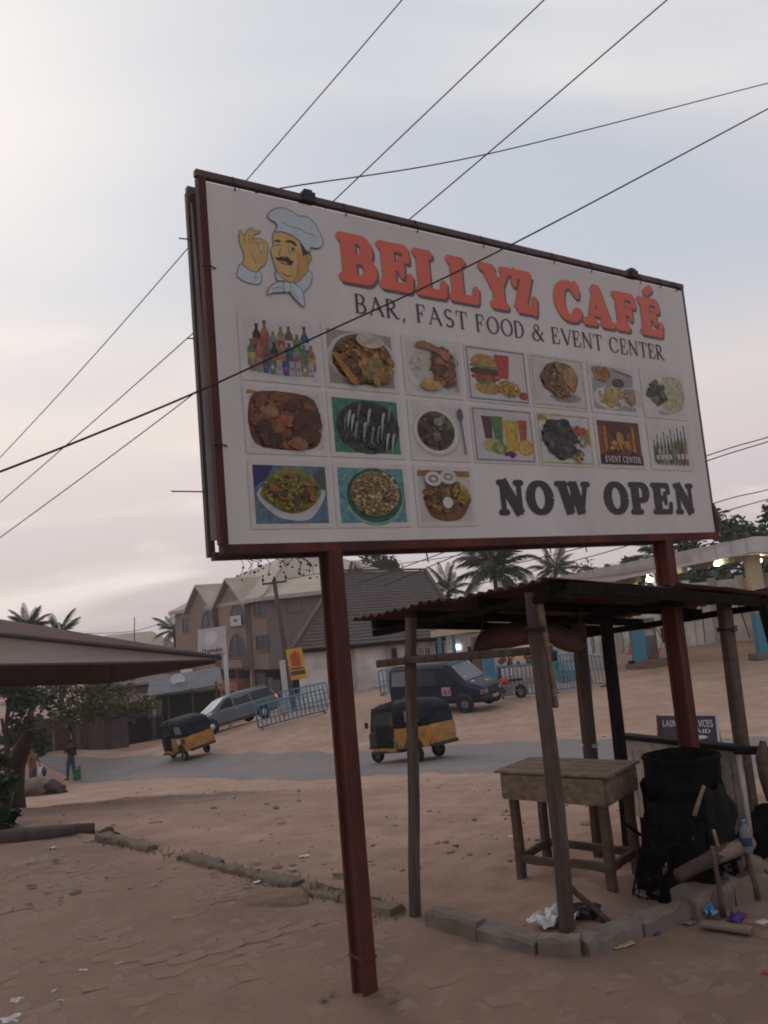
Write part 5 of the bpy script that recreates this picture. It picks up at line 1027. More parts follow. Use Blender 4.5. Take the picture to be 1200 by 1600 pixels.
# ---------------------------------------------------------------- crowd barricades
def barricade(label, A, B, h, tilt=0.0, n=13, grp='blue crowd barricades on the forecourt', sag=0.0):
    A, B = Vector(A), Vector(B); d = (B - A); Lg = Vector((d.x, d.y, 0)).length; t = thing('barricade', label, 'barricade', A, group=grp); u = d.normalized(); nrm = Vector((u.y, -u.x, 0)).normalized(); up = (Vector((0, 0, 1)) * math.cos(tilt) + nrm * math.sin(tilt)); up = (up - u * up.dot(u)).normalized(); Lg = d.length
    P = lambda x, z: A + u * x + up * z
    m = MB(); r_ = .12; pts = [P(.0, .12), P(0, h - r_), P(r_ * .3, h - r_ * .3), P(r_, h), P(Lg - r_, h), P(Lg - r_ * .3, h - r_ * .3), P(Lg, h - r_), P(Lg, .12), P(.0, .12)]; m.tube(pts, .036, 6); m.build('frame', 'cyan_paint', t, world=True)
    m = MB(); m.tube([P(0, h * .56), P(Lg, h * .56)], .02, 5); m.build('mid_rail', 'cyan_paint', t, world=True)
    for k in range(1, n + 1): x = Lg * k / (n + 1); m = MB(); m.bar(P(x, .12), P(x, h), .055, .02, nrm); m.build('bar', 'cyan_paint', t, world=True)
    for x in (.15, Lg - .15): m = MB(); m.bar(P(x, .03) - nrm * .3, P(x, .03) + nrm * .3, .05, .05); m.bar(P(x, .03), P(x, .13), .05, .05); m.build('foot', 'rust_sheet', t, world=True)
    return t
barricade('low blue barricade leaning behind the grey estate car, nearest the road', gpt(405, 1142, 38.8), gpt(512, 1111, 39.5), 1.15, .25, 15)
barricade('blue barricade standing behind the leaning one by the yellow poster', gpt(440, 1118, 41.2), gpt(516, 1097, 41.6), 1.15, -.05, 11)
barricade('short blue barricade end showing behind the rear of the minibus', gpt(596, 1094, 43), gpt(640, 1090, 42), 1.25, 0, 6)
barricade('long blue barricade right of the minibus, in front of the others', gpt(781, 1091, 37.2), gpt(872, 1086, 36.6), 1.35, .05, 13)
barricade('blue barricade seen between the two middle stall posts', gpt(866, 1087, 37.0), gpt(926, 1080, 37.2), 1.3, -.12, 10)
barricade('rightmost blue barricade, angled away towards the white wall', gpt(884, 1078, 40.5), gpt(951, 1075, 37.2), 1.35, .1, 11)
# ================================================================ BUILDINGS
random.seed(41)
class Wall:
    """vertical wall plane through two ground points; px() turns a photo point on it into (u along, z)"""
    def __init__(s, A, B): s.A = Vector(A); s.B = Vector(B); d = s.B - s.A; d.z = 0; s.L = d.length; s.u = d.normalized(); s.n = Vector((s.u.y, -s.u.x, 0)); s.n = s.n if s.n.dot(Vector(EYE) - s.A) > 0 else -s.n
    def px(s, x, y): q = onplane(x, y, s.A, s.n); return ((q - s.A).dot(s.u), q.z)
    def P(s, u, z, o=0): return Vector((s.A.x, s.A.y, 0)) + s.u * u + s.n * o + Vector((0, 0, z))
def window(w, parent, x0, y0, x1, y1, arch=False, glass='glass_dark', frame='grey_wall', cols=2, fw=.07, sill=True):
    u0, z1 = w.px(x0, (y0 + y0) / 2); u1, z0 = w.px(x1, y1); uc = w.px((x0 + x1) / 2, (y0 + y1) / 2); z1 = w.px((x0 + x1) / 2, y0)[1]; z0 = w.px((x0 + x1) / 2, y1)[1]; u0 = w.px(x0, (y0 + y1) / 2)[0]; u1 = w.px(x1, (y0 + y1) / 2)[0]
    if u1 < u0: u0, u1 = u1, u0
    if arch: r_ = (u1 - u0) / 2; zs = max(z0 + .1, z1 - r_ * 1.25); ring = [(u0, z0), (u1, z0), (u1, zs)] + [((u0 + u1) / 2 + r_ * math.cos(a), zs + (z1 - zs) * math.sin(a)) for a in np.linspace(0, math.pi, 10)[1:-1]] + [(u0, zs)]
    else: ring = [(u0, z0), (u1, z0), (u1, z1), (u0, z1)]
    m = MB(); cu, cz = (u0 + u1) / 2, (z0 + z1) / 2; big = [(cu + (a - cu) * (1 + 2 * fw / (u1 - u0)), cz + (b - cz) * (1 + 2 * fw / (z1 - z0))) for a, b in ring]; n = len(ring)
    vs = [w.P(*p, .0) for p in big] + [w.P(*p, .07) for p in big] + [w.P(*p, .07) for p in ring] + [w.P(*p, .012) for p in ring]; fs = []
    for k in range(3): fs += [(k * n + i, k * n + (i + 1) % n, (k + 1) * n + (i + 1) % n, (k + 1) * n + i) for i in range(n)]
    m.add(vs, fs)
    for c in range(1, cols): u = u0 + (u1 - u0) * c / cols; m.bar(w.P(u, z0, .03), w.P(u, z1 if not arch else z1 - .05, .03), .05, .04, w.n)
    f = m.build('window', frame, parent, world=True)
    m = MB(); m.add([w.P(*p, .014) for p in ring], [tuple(range(n))]); g_ = m.build('pane', glass, None); inv = xf(parent).inverted(); g_.data.transform(inv); g_.parent = f
    if sill: m = MB(); m.bar(w.P(u0 - .12, z0 - .06, .08), w.P(u1 + .12, z0 - .06, .08), .16, .07); o = m.build('sill', frame, None); o.data.transform(inv); o.parent = f
    return f
def part(nm, mt, parent, m, **k): return m.build(nm, mt, parent, world=True, **k)
# ---- brown three-storey building
Cn = at(424, 1092, 70); Lf = at(281, 1106, 88); Rt = at(560, 1075, 66)
W1, W2 = Wall(Lf, Cn), Wall(Cn, Rt)
ZE = W1.px(424, 931)[1]; ZM = W1.px(424, 1046)[1]; ZB = min(Cn.z, Lf.z) - 1.0
bb = thing('apartment_building', 'brown three-storey building with arched windows and beige gabled roof', 'building', (Cn.x, Cn.y, Cn.z))
bk = W1.n * -1; dp_ = 16
def block(u0, u1, z0, z1, o0, o1, w): return [w.P(u0, z0, o0), w.P(u1, z0, o0), w.P(u1, z0, o1), w.P(u0, z0, o1)]
far_ = W2.P(W2.L, 0, 0) - W2.n * 14; lf0 = W1.P(0, 0, 0); back_l = lf0 - W1.n * 10
foot_ = [W1.P(0, ZM, 0), W2.P(0, ZM, 0), W2.P(W2.L, ZM, 0), Vector((far_.x, far_.y, ZM)), Vector((back_l.x, back_l.y, ZM))]
m = MB(); m.prism(foot_[::-1], (0, 0, ZE - ZM)); part('wall', 'brown_wall', bb, m)
cx_ = sum(foot_, Vector()) / 5
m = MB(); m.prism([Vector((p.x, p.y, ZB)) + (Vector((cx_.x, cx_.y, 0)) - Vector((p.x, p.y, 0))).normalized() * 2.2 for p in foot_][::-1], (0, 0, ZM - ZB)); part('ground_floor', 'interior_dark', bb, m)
# grey corner band and right flank skin
m = MB(); m.prism([W2.P(.02, ZM + .1, .0), W2.P(W2.L, ZM + .1, 0), W2.P(W2.L, ZM + .1, .04), W2.P(.02, ZM + .1, .04)], (0, 0, ZE - ZM - .2)); part('side_render', 'grey_wall', bb, m)
def u1x(x, y=980): return W1.px(x, y)[0]
# projecting gable bays
for (xa, xb, xt, yt) in ((305, 341, 314, 915), (351, 392, 355, 903)):
    ua, ub = u1x(xa), u1x(xb); um = (ua + ub) / 2; zt_ = ZE + 1.95
    m = MB(); m.prism([W1.P(ua, ZM + .02, .0), W1.P(ub, ZM + .02, 0), W1.P(ub, ZE, 0), W1.P(um, zt_ - .3, 0), W1.P(ua, ZE, 0)], W1.n * .5); part('gable_bay', 'brown_wall', bb, m)
    for a, b in ((ua - .7, um), (ub + .7, um)):
        s = -1 if a < um else 1; za = ZE - .55
        m = MB(); m.prism([W1.P(a, za, .95), W1.P(um, zt_, .95), W1.P(um, zt_ + .18, .95), W1.P(a, za + .2, .95)], -W1.n * .12); part('barge_board', 'trim', bb, m)
        m = MB(); m.prism([W1.P(a, za + .12, .9), W1.P(um, zt_ + .1, .9), W1.P(um, zt_ + .1, -7), W1.P(a, za + .12, -2.5)], (0, 0, .1)); part('gable_roof', 'tan_roof', bb, m)
# main hip roof
ov = .9; e = []
for p in foot_: d = Vector((p.x - cx_.x, p.y - cx_.y, 0)).normalized(); e.append(Vector((p.x, p.y, ZE)) + d * ov)
rA = W1.px(379, 900); ridge1 = at(452, 866, 78); ridge2 = at(520, 868, 80); ridge0 = at(372, 899, 84)
m = MB(); m.add(e + [ridge0, ridge1, ridge2], [(0, 1, 6, 5), (1, 2, 7, 6), (2, 3, 7), (3, 4, 5, 6, 7), (4, 0, 5)]); part('roof', 'tan_roof', bb, m)
m = MB(); m.prism(e[::-1], (0, 0, -.12)); part('soffit', 'trim', bb, m)
for a, b in ((e[0], e[1]), (e[1], e[2])): m = MB(); m.bar(a + Vector((0, 0, -.16)), b + Vector((0, 0, -.16)), .1, .32); part('fascia', 'trim', bb, m)
for q in (ridge1,): m = MB(); m.bar(e[1] + Vector((0, 0, .05)), q + Vector((0, 0, .05)), .22, .1); m.bar(e[2] + Vector((0, 0, .05)), ridge2 + Vector((0, 0, .05)), .22, .1); m.bar(ridge1 + Vector((0, 0, .04)), ridge2 + Vector((0, 0, .04)), .22, .1); part('ridge_cap', 'trim', bb, m)
m = MB(); sg0, sg1, sgt = at(546, 912, 64), at(572, 896, 63), at(555, 880, 63.5)
m.prism([sg0, sg1, sgt], Vector((0, 6, 0))); part('small_gable', 'grey_wall', bb, m)
for a in (sg0, sg1): m = MB(); m.bar(a + Vector((0, -.2, 0)), sgt + Vector((0, -.2, .1)), .2, .2); m.bar(a + Vector((0, .2, .15)), sgt + Vector((0, .2, .2)), 1.0, .06); part('barge_board', 'trim', bb, m)
W1b = Wall(W1.P(0, Lf.z, .5), W1.P(W1.L, Cn.z, .5))
window(W1b, bb, 315, 955, 335, 984, True, cols=2); window(W1b, bb, 359, 944, 383, 977, True, cols=2); window(W1b, bb, 358, 991, 385, 1027, True, cols=2)
for x0, y0, x1, y1 in ((286, 967, 298, 986), (305, 962, 310, 977), (349, 950, 354, 971), (397, 938, 414, 962), (401, 993, 419, 1016), (390, 998, 394, 1016), (387, 944, 391, 961), (286, 1016, 300, 1030)): window(W1, bb, x0, y0, x1, y1, cols=1 if x1 - x0 < 7 else 2)
for x0, y0, x1, y1 in ((448, 932, 471, 955), (455, 987, 478, 1014)): window(W2, bb, x0, y0, x1, y1, cols=3)
ba, bz = W1b.px(357, 1031); bc_, bz2 = W1b.px(389, 1042); m = MB(); m.prism([W1b.P(ba, bz2, 0), W1b.P(bc_, bz2, 0), W1b.P(bc_, bz2, .7), W1b.P(ba, bz2, .7)], (0, 0, bz - bz2)); part('balcony', 'brown_wall', bb, m)
sa, sz = W1b.px(361, 963); sb2, sz2 = W1b.px(379, 977); m = MB(); m.prism([W1b.P(sa, sz2, .09), W1b.P(sb2, sz2, .09), W1b.P(sb2, sz2, .12), W1b.P(sa, sz2, .12)], (0, 0, sz - sz2)); bs = part('notice_board', 'plastic_white', bb, m)
m = MB(); sm_ = (sa + sb2) / 2; m.prism([W1b.P(sm_ - .45, sz2 + .35, .121), W1b.P(sm_ + .45, sz2 + .35, .121), W1b.P(sm_ + .45, sz2 + .6, .121), W1b.P(sm_ - .45, sz2 + .6, .121)], W1b.n * .006); o = m.build('notice_print', 'shop_orange', None); o.data.transform(xf(bb).inverted()); o.parent = bs
# shopfront pieces under the overhang
for x in (398, 400): pass
Ws = Wall(W1.P(0, Lf.z, -.8), W1.P(W1.L, Cn.z, -.8))
for x, mt in ((399, 'cream_paint'), (351, 'trim'), (377, 'brown_wall'), (330, 'brown_wall')):
    u = Ws.px(x, 1070)[0]; m = MB(); m.box(Ws.P(u, (ZM + ZB) / 2, .2), (.35, .35, ZM - ZB), SANG); part('column', mt, bb, m)
u0, z1 = Ws.px(348, 1060); u1, z0 = Ws.px(395, 1068); m = MB(); m.prism([Ws.P(u0, z0 - .3, .2), Ws.P(u1, z0 - .3, .2), Ws.P(u1, z0 - .5, 1.5), Ws.P(u0, z0 - .5, 1.5)], (0, 0, .75)); part('awning', 'shop_orange', bb, m)
u0, z1 = Ws.px(332, 1052); u1, z0 = Ws.px(352, 1067); m = MB(); m.prism([Ws.P(u0, z0, 1.55), Ws.P(u1, z0, 1.55), Ws.P(u1, z0, 1.62), Ws.P(u0, z0, 1.62)], (0, 0, z1 - z0)); part('shop_board', 'white_wall', bb, m)
for x0, x1, y0, y1, mt in ((404, 418, 1050, 1090, 'shed_roof'), (421, 429, 1058, 1090, 'pale_wood'), (358, 366, 1076, 1098, 'interior_dark'), (380, 388, 1072, 1095, 'shop_orange'), (430, 440, 1062, 1088, 'cloth_grey')):
    u0 = Ws.px(x0, 1080)[0]; u1 = Ws.px(x1, 1080)[0]; z1 = Ws.px(x0, y0)[1]; z0 = Ws.px(x0, y1)[1]; m = MB(); m.prism([Ws.P(u0, z0, .0), Ws.P(u1, z0, .0), Ws.P(u1, z0, .12), Ws.P(u0, z0, .12)], (0, 0, z1 - z0)); part('shop_panel', mt, bb, m)
# ---- white house with dark tiled roof
Wa = Wall(foot(470, 1094, 50), foot(720, 1062, 51)); wh = thing('white_house', 'white walled house with large dark brown tiled hip roof behind the minibus', 'house', Wa.A)
ze = (Wa.px(545, 1004)[1] + Wa.px(700, 990)[1]) / 2; zb = -4.5; u2 = Wa.px(712, 1020)[0]
m = MB(); m.prism([Wa.P(0, zb, 0), Wa.P(u2, zb, 0), Wa.P(u2, zb, -9), Wa.P(0, zb, -9)], (0, 0, ze - zb + .1)); part('wall', 'white_wall', wh, m)
R1, R2 = at(555, 893, 57), at(664, 892, 58.5); e0, e1 = Wa.P(-.3, ze - .15, .7), Wa.P(u2 + .7, ze - .15, .7); e2, e3 = Wa.P(u2 + .7, ze - .15, -9.7), Wa.P(-.3, ze - .15, -9.7)
Rl = at(533, 894, 56.5)
m = MB(); m.add([e1, e2, e3, e0, Rl, R2], [(0, 1, 5), (1, 2, 4, 5), (2, 3, 4)]); part('roof', 'roof_tile', wh, m)
nrow = 24
for k in range(nrow):
    t0, t1 = k / nrow, (k + 1.12) / nrow; t1 = min(t1, 1); a0, b0_ = e0.lerp(Rl, t0), e1.lerp(R2, t0); a1, b1_ = e0.lerp(Rl, t1), e1.lerp(R2, t1); nn = (b0_ - a0).cross(a1 - a0).normalized(); nn = nn if nn.z > 0 else -nn
    m = MB(); m.prism([a0 + nn * .065, b0_ + nn * .065, b1_ + nn * .02, a1 + nn * .02], -nn * .03); part('tile_course', 'roof_tile', wh, m)
for p, q in ((e1, R2), (Rl, R2), (e0, Rl)): m = MB(); m.bar(p + Vector((0, 0, .12)), q + Vector((0, 0, .12)), .25, .12); part('ridge_cap', 'roof_tile', wh, m)
m = MB(); m.bar(e0 + Vector((0, 0, -.1)), e1 + Vector((0, 0, -.1)), .12, .22); part('fascia', 'char_shade_wood', wh, m)
for x0, y0, x1, y1 in ((664, 1012, 676, 1030), (680, 1004, 694, 1024), (655, 1012, 663, 1028), (656, 1032, 670, 1047)): window(Wa, wh, x0, y0, x1, y1, glass='glass_dark' if x0 > 660 else 'cloth_grey', frame='white_wall', cols=3)
u0, z1 = Wa.px(611, 1013); u1, z0 = Wa.px(623, 1056); m = MB(); m.prism([Wa.P(u0, z0, .02), Wa.P(u1, z0, .02), Wa.P(u1, z0, .1), Wa.P(u0, z0, .1)], (0, 0, z1 - z0)); d_ = part('door', 'interior_dark', wh, m)
for x in (551, 607, 652, 677): u = Wa.px(x, 1040)[0]; m = MB(); m.prism([Wa.P(u - .14, zb, .0), Wa.P(u + .14, zb, 0), Wa.P(u + .14, zb, .1), Wa.P(u - .14, zb, .1)], (0, 0, ze - zb)); part('pilaster', 'trim', wh, m)
# ---- forecourt kiosk
ka = Wall(foot(692, 1062, 47), foot(765, 1052, 45)); ks = thing('kiosk', 'small cream roofed kiosk with blue posts beside the white house', 'kiosk', ka.A)
ztk = ka.px(695, 990)[1]; m = MB(); m.prism([ka.P(-.1, ztk - .15, .6), ka.P(ka.L + .3, ztk + .05, .6), ka.P(ka.L + .3, ztk + .55, .6), ka.P(-.1, ztk + .2, .6)], -ka.n * 3); part('roof', 'cream_paint', ks, m)
for x in (696, 718): u = ka.px(x, 1030)[0]; m = MB(); m.box(ka.P(u, ztk / 2 - 1.6, .4), (.2, .2, 3.1 + ztk)); part('post', 'cyan_paint', ks, m)
m = MB(); m.prism([ka.P(.1, -3.2, -.5), ka.P(ka.L, -3.2, -.5), ka.P(ka.L, -3.2, -2.2), ka.P(.1, -3.2, -2.2)], (0, 0, 3.1 + ztk)); part('cabin', 'white_wall', ks, m)
u0 = ka.px(701, 1012)[0]; u1 = ka.px(712, 1012)[0]; zz0 = ka.px(706, 1016)[1]; m = MB(); m.prism([ka.P(u0, zz0, -.45), ka.P(u1, zz0, -.45), ka.P(u1, zz0, -.4), ka.P(u0, zz0, -.4)], (0, 0, .26)); part('lit_panel', 'tube_glow', ks, m)
u0 = ka.px(726, 1035)[0]; u1 = ka.px(742, 1035)[0]; m = MB(); m.prism([ka.P(u0, -3, -.45), ka.P(u1, -3, -.45), ka.P(u1, -3, -.4), ka.P(u0, -3, -.4)], (0, 0, 2.2 + ztk)); part('doorway', 'interior_dark', ks, m)
bp_ = thing('blue_column', 'blue painted column right of the minibus windscreen', 'column', foot(766, 1062, 41)); m = MB(); m.box((0, 0, 1.0), (.55, .4, 2.6)); m.box((0, 0, 2.35), (.7, .55, .12)); m.build('shaft', 'cyan_paint', bp_, bevel=.02)
gc = thing('grey_column', 'plain grey concrete column left of the blue painted column', 'column', foot(750, 1066, 43)); m = MB(); m.box((0, 0, 1.0), (.5, .4, 2.8)); m.box((0, 0, -.1), (.7, .6, .4)); m.build('shaft', 'concrete', gc, bevel=.02)
# vendor clutter beyond the barricades: parasol, orange goods, teal cabinet
pa = thing('parasol', 'pale grey parasol over the vendors beyond the barricades', 'parasol', foot(800, 1085, 41)); m = MB(); m.tube([(0, 0, 0), (0, 0, 2.75)], .03, 6); m.build('pole', 'black_trim', pa)
m = MB(); n = 8
for k in range(n): a, b = 2 * math.pi * k / n, 2 * math.pi * (k + 1) / n; m.add([(0, 0, 2.85), (1.15 * math.cos(a), 1.15 * math.sin(a), 2.18), (1.05 * math.cos((a + b) / 2), 1.05 * math.sin((a + b) / 2), 2.2), (1.15 * math.cos(b), 1.15 * math.sin(b), 2.18)], [(0, 1, 2, 3)]); m.add([(1.15 * math.cos(a), 1.15 * math.sin(a), 2.18), (1.15 * math.cos(b), 1.15 * math.sin(b), 2.18), (1.14 * math.cos(b), 1.14 * math.sin(b), 2.02), (1.14 * math.cos(a), 1.14 * math.sin(a), 2.02)], [(0, 1, 2, 3)])
m.build('cover', 'cloth_grey', pa, solid=.01)
vt = thing('vendor_stand', 'vendor stand heaped with orange and yellow goods beyond the barricades', 'stand', foot(812, 1078, 42)); m = MB(); m.box((0, 0, .85), (2.0, .8, .08))
for x in (-.9, .9): m.box((x, .3, .4), (.07, .07, .85)); m.box((x, -.3, .4), (.07, .07, .85))
m.build('table', 'old_wood', vt)
for k in range(14): m = MB(); m.blob((random.uniform(-.85, .85), random.uniform(-.3, .3), .98 + random.uniform(0, .35)), random.uniform(.1, .2), 1, .2, k); m.build('goods', random.choice(['poster_yellow', 'shop_orange', 'taxi_yellow', 'shop_orange', 'plastic_red', 'cloth_green']), vt)
cab = thing('cabinet', 'teal metal cabinet standing behind the barricade right of the near stall post', 'cabinet', foot(862, 1062, 42)); m = MB(); m.box((0, 0, .75), (.8, .6, 1.5)); m.build('carcass', 'cyan_paint', cab, bevel=.02); m = MB(); m.box((0, -.31, .75), (.66, .03, 1.3)); m.build('door', 'char_steel', cab); m = MB(); m.box((.45, -.5, .2), (1.2, .8, .5)); m.build('plinth', 'concrete', cab)
# ---- parked motorbike by the minibus front
mb_ = thing('motorbike', 'dark motorbike parked beside the minibus bonnet by the barricade', 'motorbike', foot(795, 1093, 36.4), R(200)); 
for x in (-.62, .62): wheel(mb_, x, 0, .29, .09)
m = MB(); m.tube([(.62, 0, .29), (.42, 0, .95), (.36, 0, 1.05)], .035, 6); m.tube([(.36, -.34, 1.08), (.42, 0, 1.02), (.36, .34, 1.08)], .015, 5); m.build('fork', 'black_trim', mb_)
m = MB(); m.blob((.12, 0, .78), .2, 2, .05, 1, (1.3, .7, .75)); m.build('tank', 'plastic_red', mb_); m = MB(); m.box((-.36, 0, .80), (.68, .22, .1)); m.build('seat', 'cloth_black', mb_, bevel=.03); m = MB(); m.box((0, 0, .42), (.42, .24, .34)); m.bar((-.62, .09, .3), (.0, .09, .45), .04, .05); m.build('engine', 'rim_grey', mb_, bevel=.03)
# ================================================================ PETROL STATION on the right
pc = thing('station_canopy', 'long white petrol station canopy lit by lamps, rising to the right', 'canopy', foot(1010, 1040, 41))
ca_, cb_, cc_ = [(872, 902, 909), (1176, 838, 863), (1330, 836, 862)][0], (1176, 838, 863), (1330, 836, 862)
A0, A1 = at(862, 904, 41), at(874, 912, 41); 
tl, tr, tr2 = at(868, 902, 41), at(1176, 838.5, 40), at(1340, 836, 39.5); bl, br, br2 = at(930, 914, 41), at(1176, 863, 40), at(1340, 860, 39.5)
bl2 = Vector((tl.x, tl.y, tl.z - .28)); back = Vector((1.2, 9, 0))
m = MB(); m.prism([bl2, bl, br, br2, tr2, tr, tl], back); part('roof_slab', 'trim', pc, m)
m = MB(); nrm = Vector((0, -1, 0)); m.prism([bl2 + nrm * .02, bl + nrm * .02, br + nrm * .02, tr + nrm * .02, tl + nrm * .02], nrm * .06); m.prism([br + nrm * .02, br2 + nrm * .02, tr2 + nrm * .02, tr + nrm * .02], nrm * .06); part('fascia', 'canopy_white', pc, m)
for k in range(13): t = (k + .5) / 13; p, q = tl.lerp(tr, t), (bl.lerp(br, (t - .2) / .8) if t > .2 else bl2.lerp(bl, t / .2)); m = MB(); m.bar(p + nrm * .095, Vector((p.x, p.y, p.z - .62 if t > .2 else p.z - .3)) + nrm * .095, .03, .02, nrm); part('fascia_seam', 'trim', pc, m)
m = MB()
for t in (.3, .6, .9): p = bl.lerp(br, t); m.bar(p + Vector((0, .6, -.15)), p + back * .95 + Vector((0, 0, -.15)), .25, .3)
part('beam', 'cream_paint', pc, m)
def column(x, yb, Y, ytop, label):
    b = foot(x, yb, Y); t = thing('canopy_column', label, 'column', b); zt = at(x - 8, ytop, Y).z - b.z; m = MB(); m.box((0, 0, zt * .72), (.62, .5, zt * .56)); m.build('upper_shaft', 'cream_paint', t); m = MB(); m.box((0, 0, zt * .22), (.66, .54, zt * .44)); m.build('lower_shaft', 'cyan_paint', t); m = MB(); m.box((0, 0, .1), (1.3, 1.1, .3)); m.build('plinth', 'concrete', t, bevel=.03); return t
column(1196, 1022, 41, 866, 'yellowish canopy column with blue lower half at the right edge')
column(1001, 1040, 44, 900, 'canopy column with blue flank rising from the pump island')
pi_ = thing('fuel_pump', 'grey fuel pump on a concrete island with red hose', 'fuel pump', foot(1022, 1036, 44)); m = MB(); m.box((0, 0, .12), (2.0, 1.0, .55)); m.build('island', 'concrete', pi_, bevel=.04); m = MB(); m.box((-.15, 0, 1.45), (.75, .5, 2.1)); m.build('cabinet', 'shed_roof', pi_, bevel=.03); m = MB(); m.box((-.15, -.26, 1.75), (.5, .02, .3)); m.build('display', 'cloth_pale', pi_)
m = MB(); m.tube([(.2, -.1, 2.2), (.5, -.3, 1.3), (.2, -.4, .7), (-.5, -.5, .3), (-1.1, -.6, .0)], .03, 6); m.build('hose', 'plastic_red', pi_)
bx = thing('black_box', 'small black box hanging on a rod beside the fuel pump', 'box', foot(1042, 1030, 44)); m = MB(); m.box((0, -.3, 1.55), (.4, .3, .75)); m.build('case', 'black_trim', bx, bevel=.02); m = MB(); m.tube([(-.5, -.3, 4.2), (0, -.3, 1.9)], .025, 5); m.build('rod', 'black_trim', bx)
gt = thing('ground_lamp', 'small dark floodlight on the ground left of the pump island', 'floodlight', foot(990, 1042, 44)); m = MB(); m.box((0, 0, .25), (.45, .3, .35)); m.build('head', 'char_steel', gt, bevel=.02); m = MB(); m.tube([(0, 0, 0), (.5, .2, .9)], .02, 5); m.build('arm', 'char_steel', gt)
for k, (x, y) in enumerate(((1015, 906), (1121, 881), (1185, 876))):
    p = at(x, y, 42.5); t = thing('canopy_lamp', ['lit lamp under the canopy, seen just left of the right sign post', 'lit lamp under the middle of the white canopy', 'lit lamp under the canopy at the top of the right column'][k], 'lamp', p, group='lit lamps under the station canopy'); m = MB(); m.blob((0, 0, 0), .15, 2, 0, 0, (1.25, 1, .8)); m.build('bulb', 'lamp_glow', t); m = MB(); m.tube([(-.05, .05, .1), (-.1, .1, .75)], .05, 6); m.box((-.1, .1, .55), (.5, .3, .05)); m.build('bracket', 'trim', t)
    ld = bpy.data.lights.new('lamp_light', 'POINT'); ld.energy = 70; ld.color = (1, .9, .55); ld.shadow_soft_size = .2; lo = bpy.data.objects.new('lamp_light', ld); COL.objects.link(lo); lo.parent = t; lo.location = (0, -.1, .3)
# boundary wall with piers
Wb = Wall(foot(840, 1034, 60), foot(1260, 988, 47)); bw_ = thing('boundary_wall', 'long white boundary wall behind the petrol station forecourt', 'wall', Wb.A)
zw = Wb.px(900, 932)[1]; np_ = 11
for k in range(np_):
    u0, u1 = Wb.L * k / np_, Wb.L * (k + 1) / np_; m = MB(); m.prism([Wb.P(u0 + .02, -4, 0), Wb.P(u1 - .02, -4, 0), Wb.P(u1 - .02, -4, -.2), Wb.P(u0 + .02, -4, -.2)], (0, 0, 4 + zw + .25 * k / np_)); part('wall_panel', 'white_wall', bw_, m)
    m = MB(); u = u0 + .05; m.prism([Wb.P(u - .22, -4, .0), Wb.P(u + .22, -4, 0), Wb.P(u + .22, -4, .16), Wb.P(u - .22, -4, .16)], (0, 0, 4 + zw + .35)); part('pier', 'white_wall' if k % 2 else 'trim', bw_, m)
for k, (xa, ya, xb, yb) in enumerate(((925, 975, 933, 1017), (1098, 948, 1106, 1001), (1152, 945, 1175, 994), (952, 993, 963, 1016))):
    u0, z0 = Wb.px(xa, ya); u1, z1 = Wb.px(xb, yb); t = thing('pole_prop', 'thin dark pole leaning on the white boundary wall, number varies'[:0] + ['thin pole against the white wall, left of the middle posts', 'upright thin pole on the white wall right of the sign post', 'slanting thin pole on the white wall near the right edge', 'short slanting stick on the white wall near the pump'][k], 'pole', Wb.P(u1, z1, .3)); m = MB(); m.tube([Wb.P(u1, z1 - .1, .35), Wb.P(u0, z0 + .8, .1)], .035, 5); m.build('shaft', 'black_trim', t, world=True)
tcn = thing('traffic_cone', 'small red cone at the foot of the white wall', 'cone', foot(985, 1014, 53)); m = MB(); m.lathe([(.0, .75), (.05, .72), (.2, .06), (.32, .05), (.32, 0)], n=14); m.build('cone', 'plastic_red', tcn); m = MB(); m.lathe([(.125, .40), (.135, .36), (.155, .28), (.15, .27)], n=14); m.build('band', 'cloth_pale', tcn)
# ================================================================ TREES AND PLANTS
random.seed(51)
def tree(nm, label, cat, base, h, rad, mt, n=1500, leaf=.3, trunk_r=.16, zfrac=.35, clumps=14, sx_=1.0, seed=1, group=None):
    rr = random.Random(seed); t = thing(nm, label, cat, base, group=group); m = MB(); top = Vector((rr.uniform(-.3, .3), rr.uniform(-.3, .3), h * .62)); m.tube([(0, 0, -.4), (rr.uniform(-.1, .1), 0, h * .3), top], [trunk_r * 1.2, trunk_r * .85, trunk_r * .5], 8, jit=.12); cs_ = []
    for k in range(clumps):
        a = rr.uniform(0, 6.28); q = math.sqrt(rr.random()); z = h * (zfrac + (1 - zfrac) * rr.random()) * .93; f = math.sin(math.pi * min(1, max(.12, (z / h - zfrac * .6) / (1.06 - zfrac * .6)))); c = Vector((math.cos(a) * q * rad * f * sx_, math.sin(a) * q * rad * f, z)); cs_.append((c, rad * rr.uniform(.28, .5)))
        if k < 9: m.tube([top * rr.uniform(.6, 1), c.lerp(top, .4) + Vector((0, 0, -.1)), c], [trunk_r * .4, trunk_r * .25, .02], 5)
    m.build('trunk', 'bark', t); m = MB()
    for k in range(n):
        c, r_ = rr.choice(cs_); d = Vector((rr.gauss(0, 1), rr.gauss(0, 1), rr.gauss(0, .8))).normalized() * r_ * rr.random() ** .4; p = c + d; s = leaf * rr.uniform(.5, 1.2); a = Vector((rr.gauss(0, 1), rr.gauss(0, 1), rr.gauss(0, .5))).normalized(); b = a.cross(Vector((rr.gauss(0, 1), rr.gauss(0, 1), rr.gauss(0, 1)))).normalized()
        m.add([p - a * s, p + b * s * .42, p + a * s + Vector((0, 0, -s * .3)), p - b * s * .42], [(0, 1, 2, 3)])
    m.build('crown', mt, t); return t
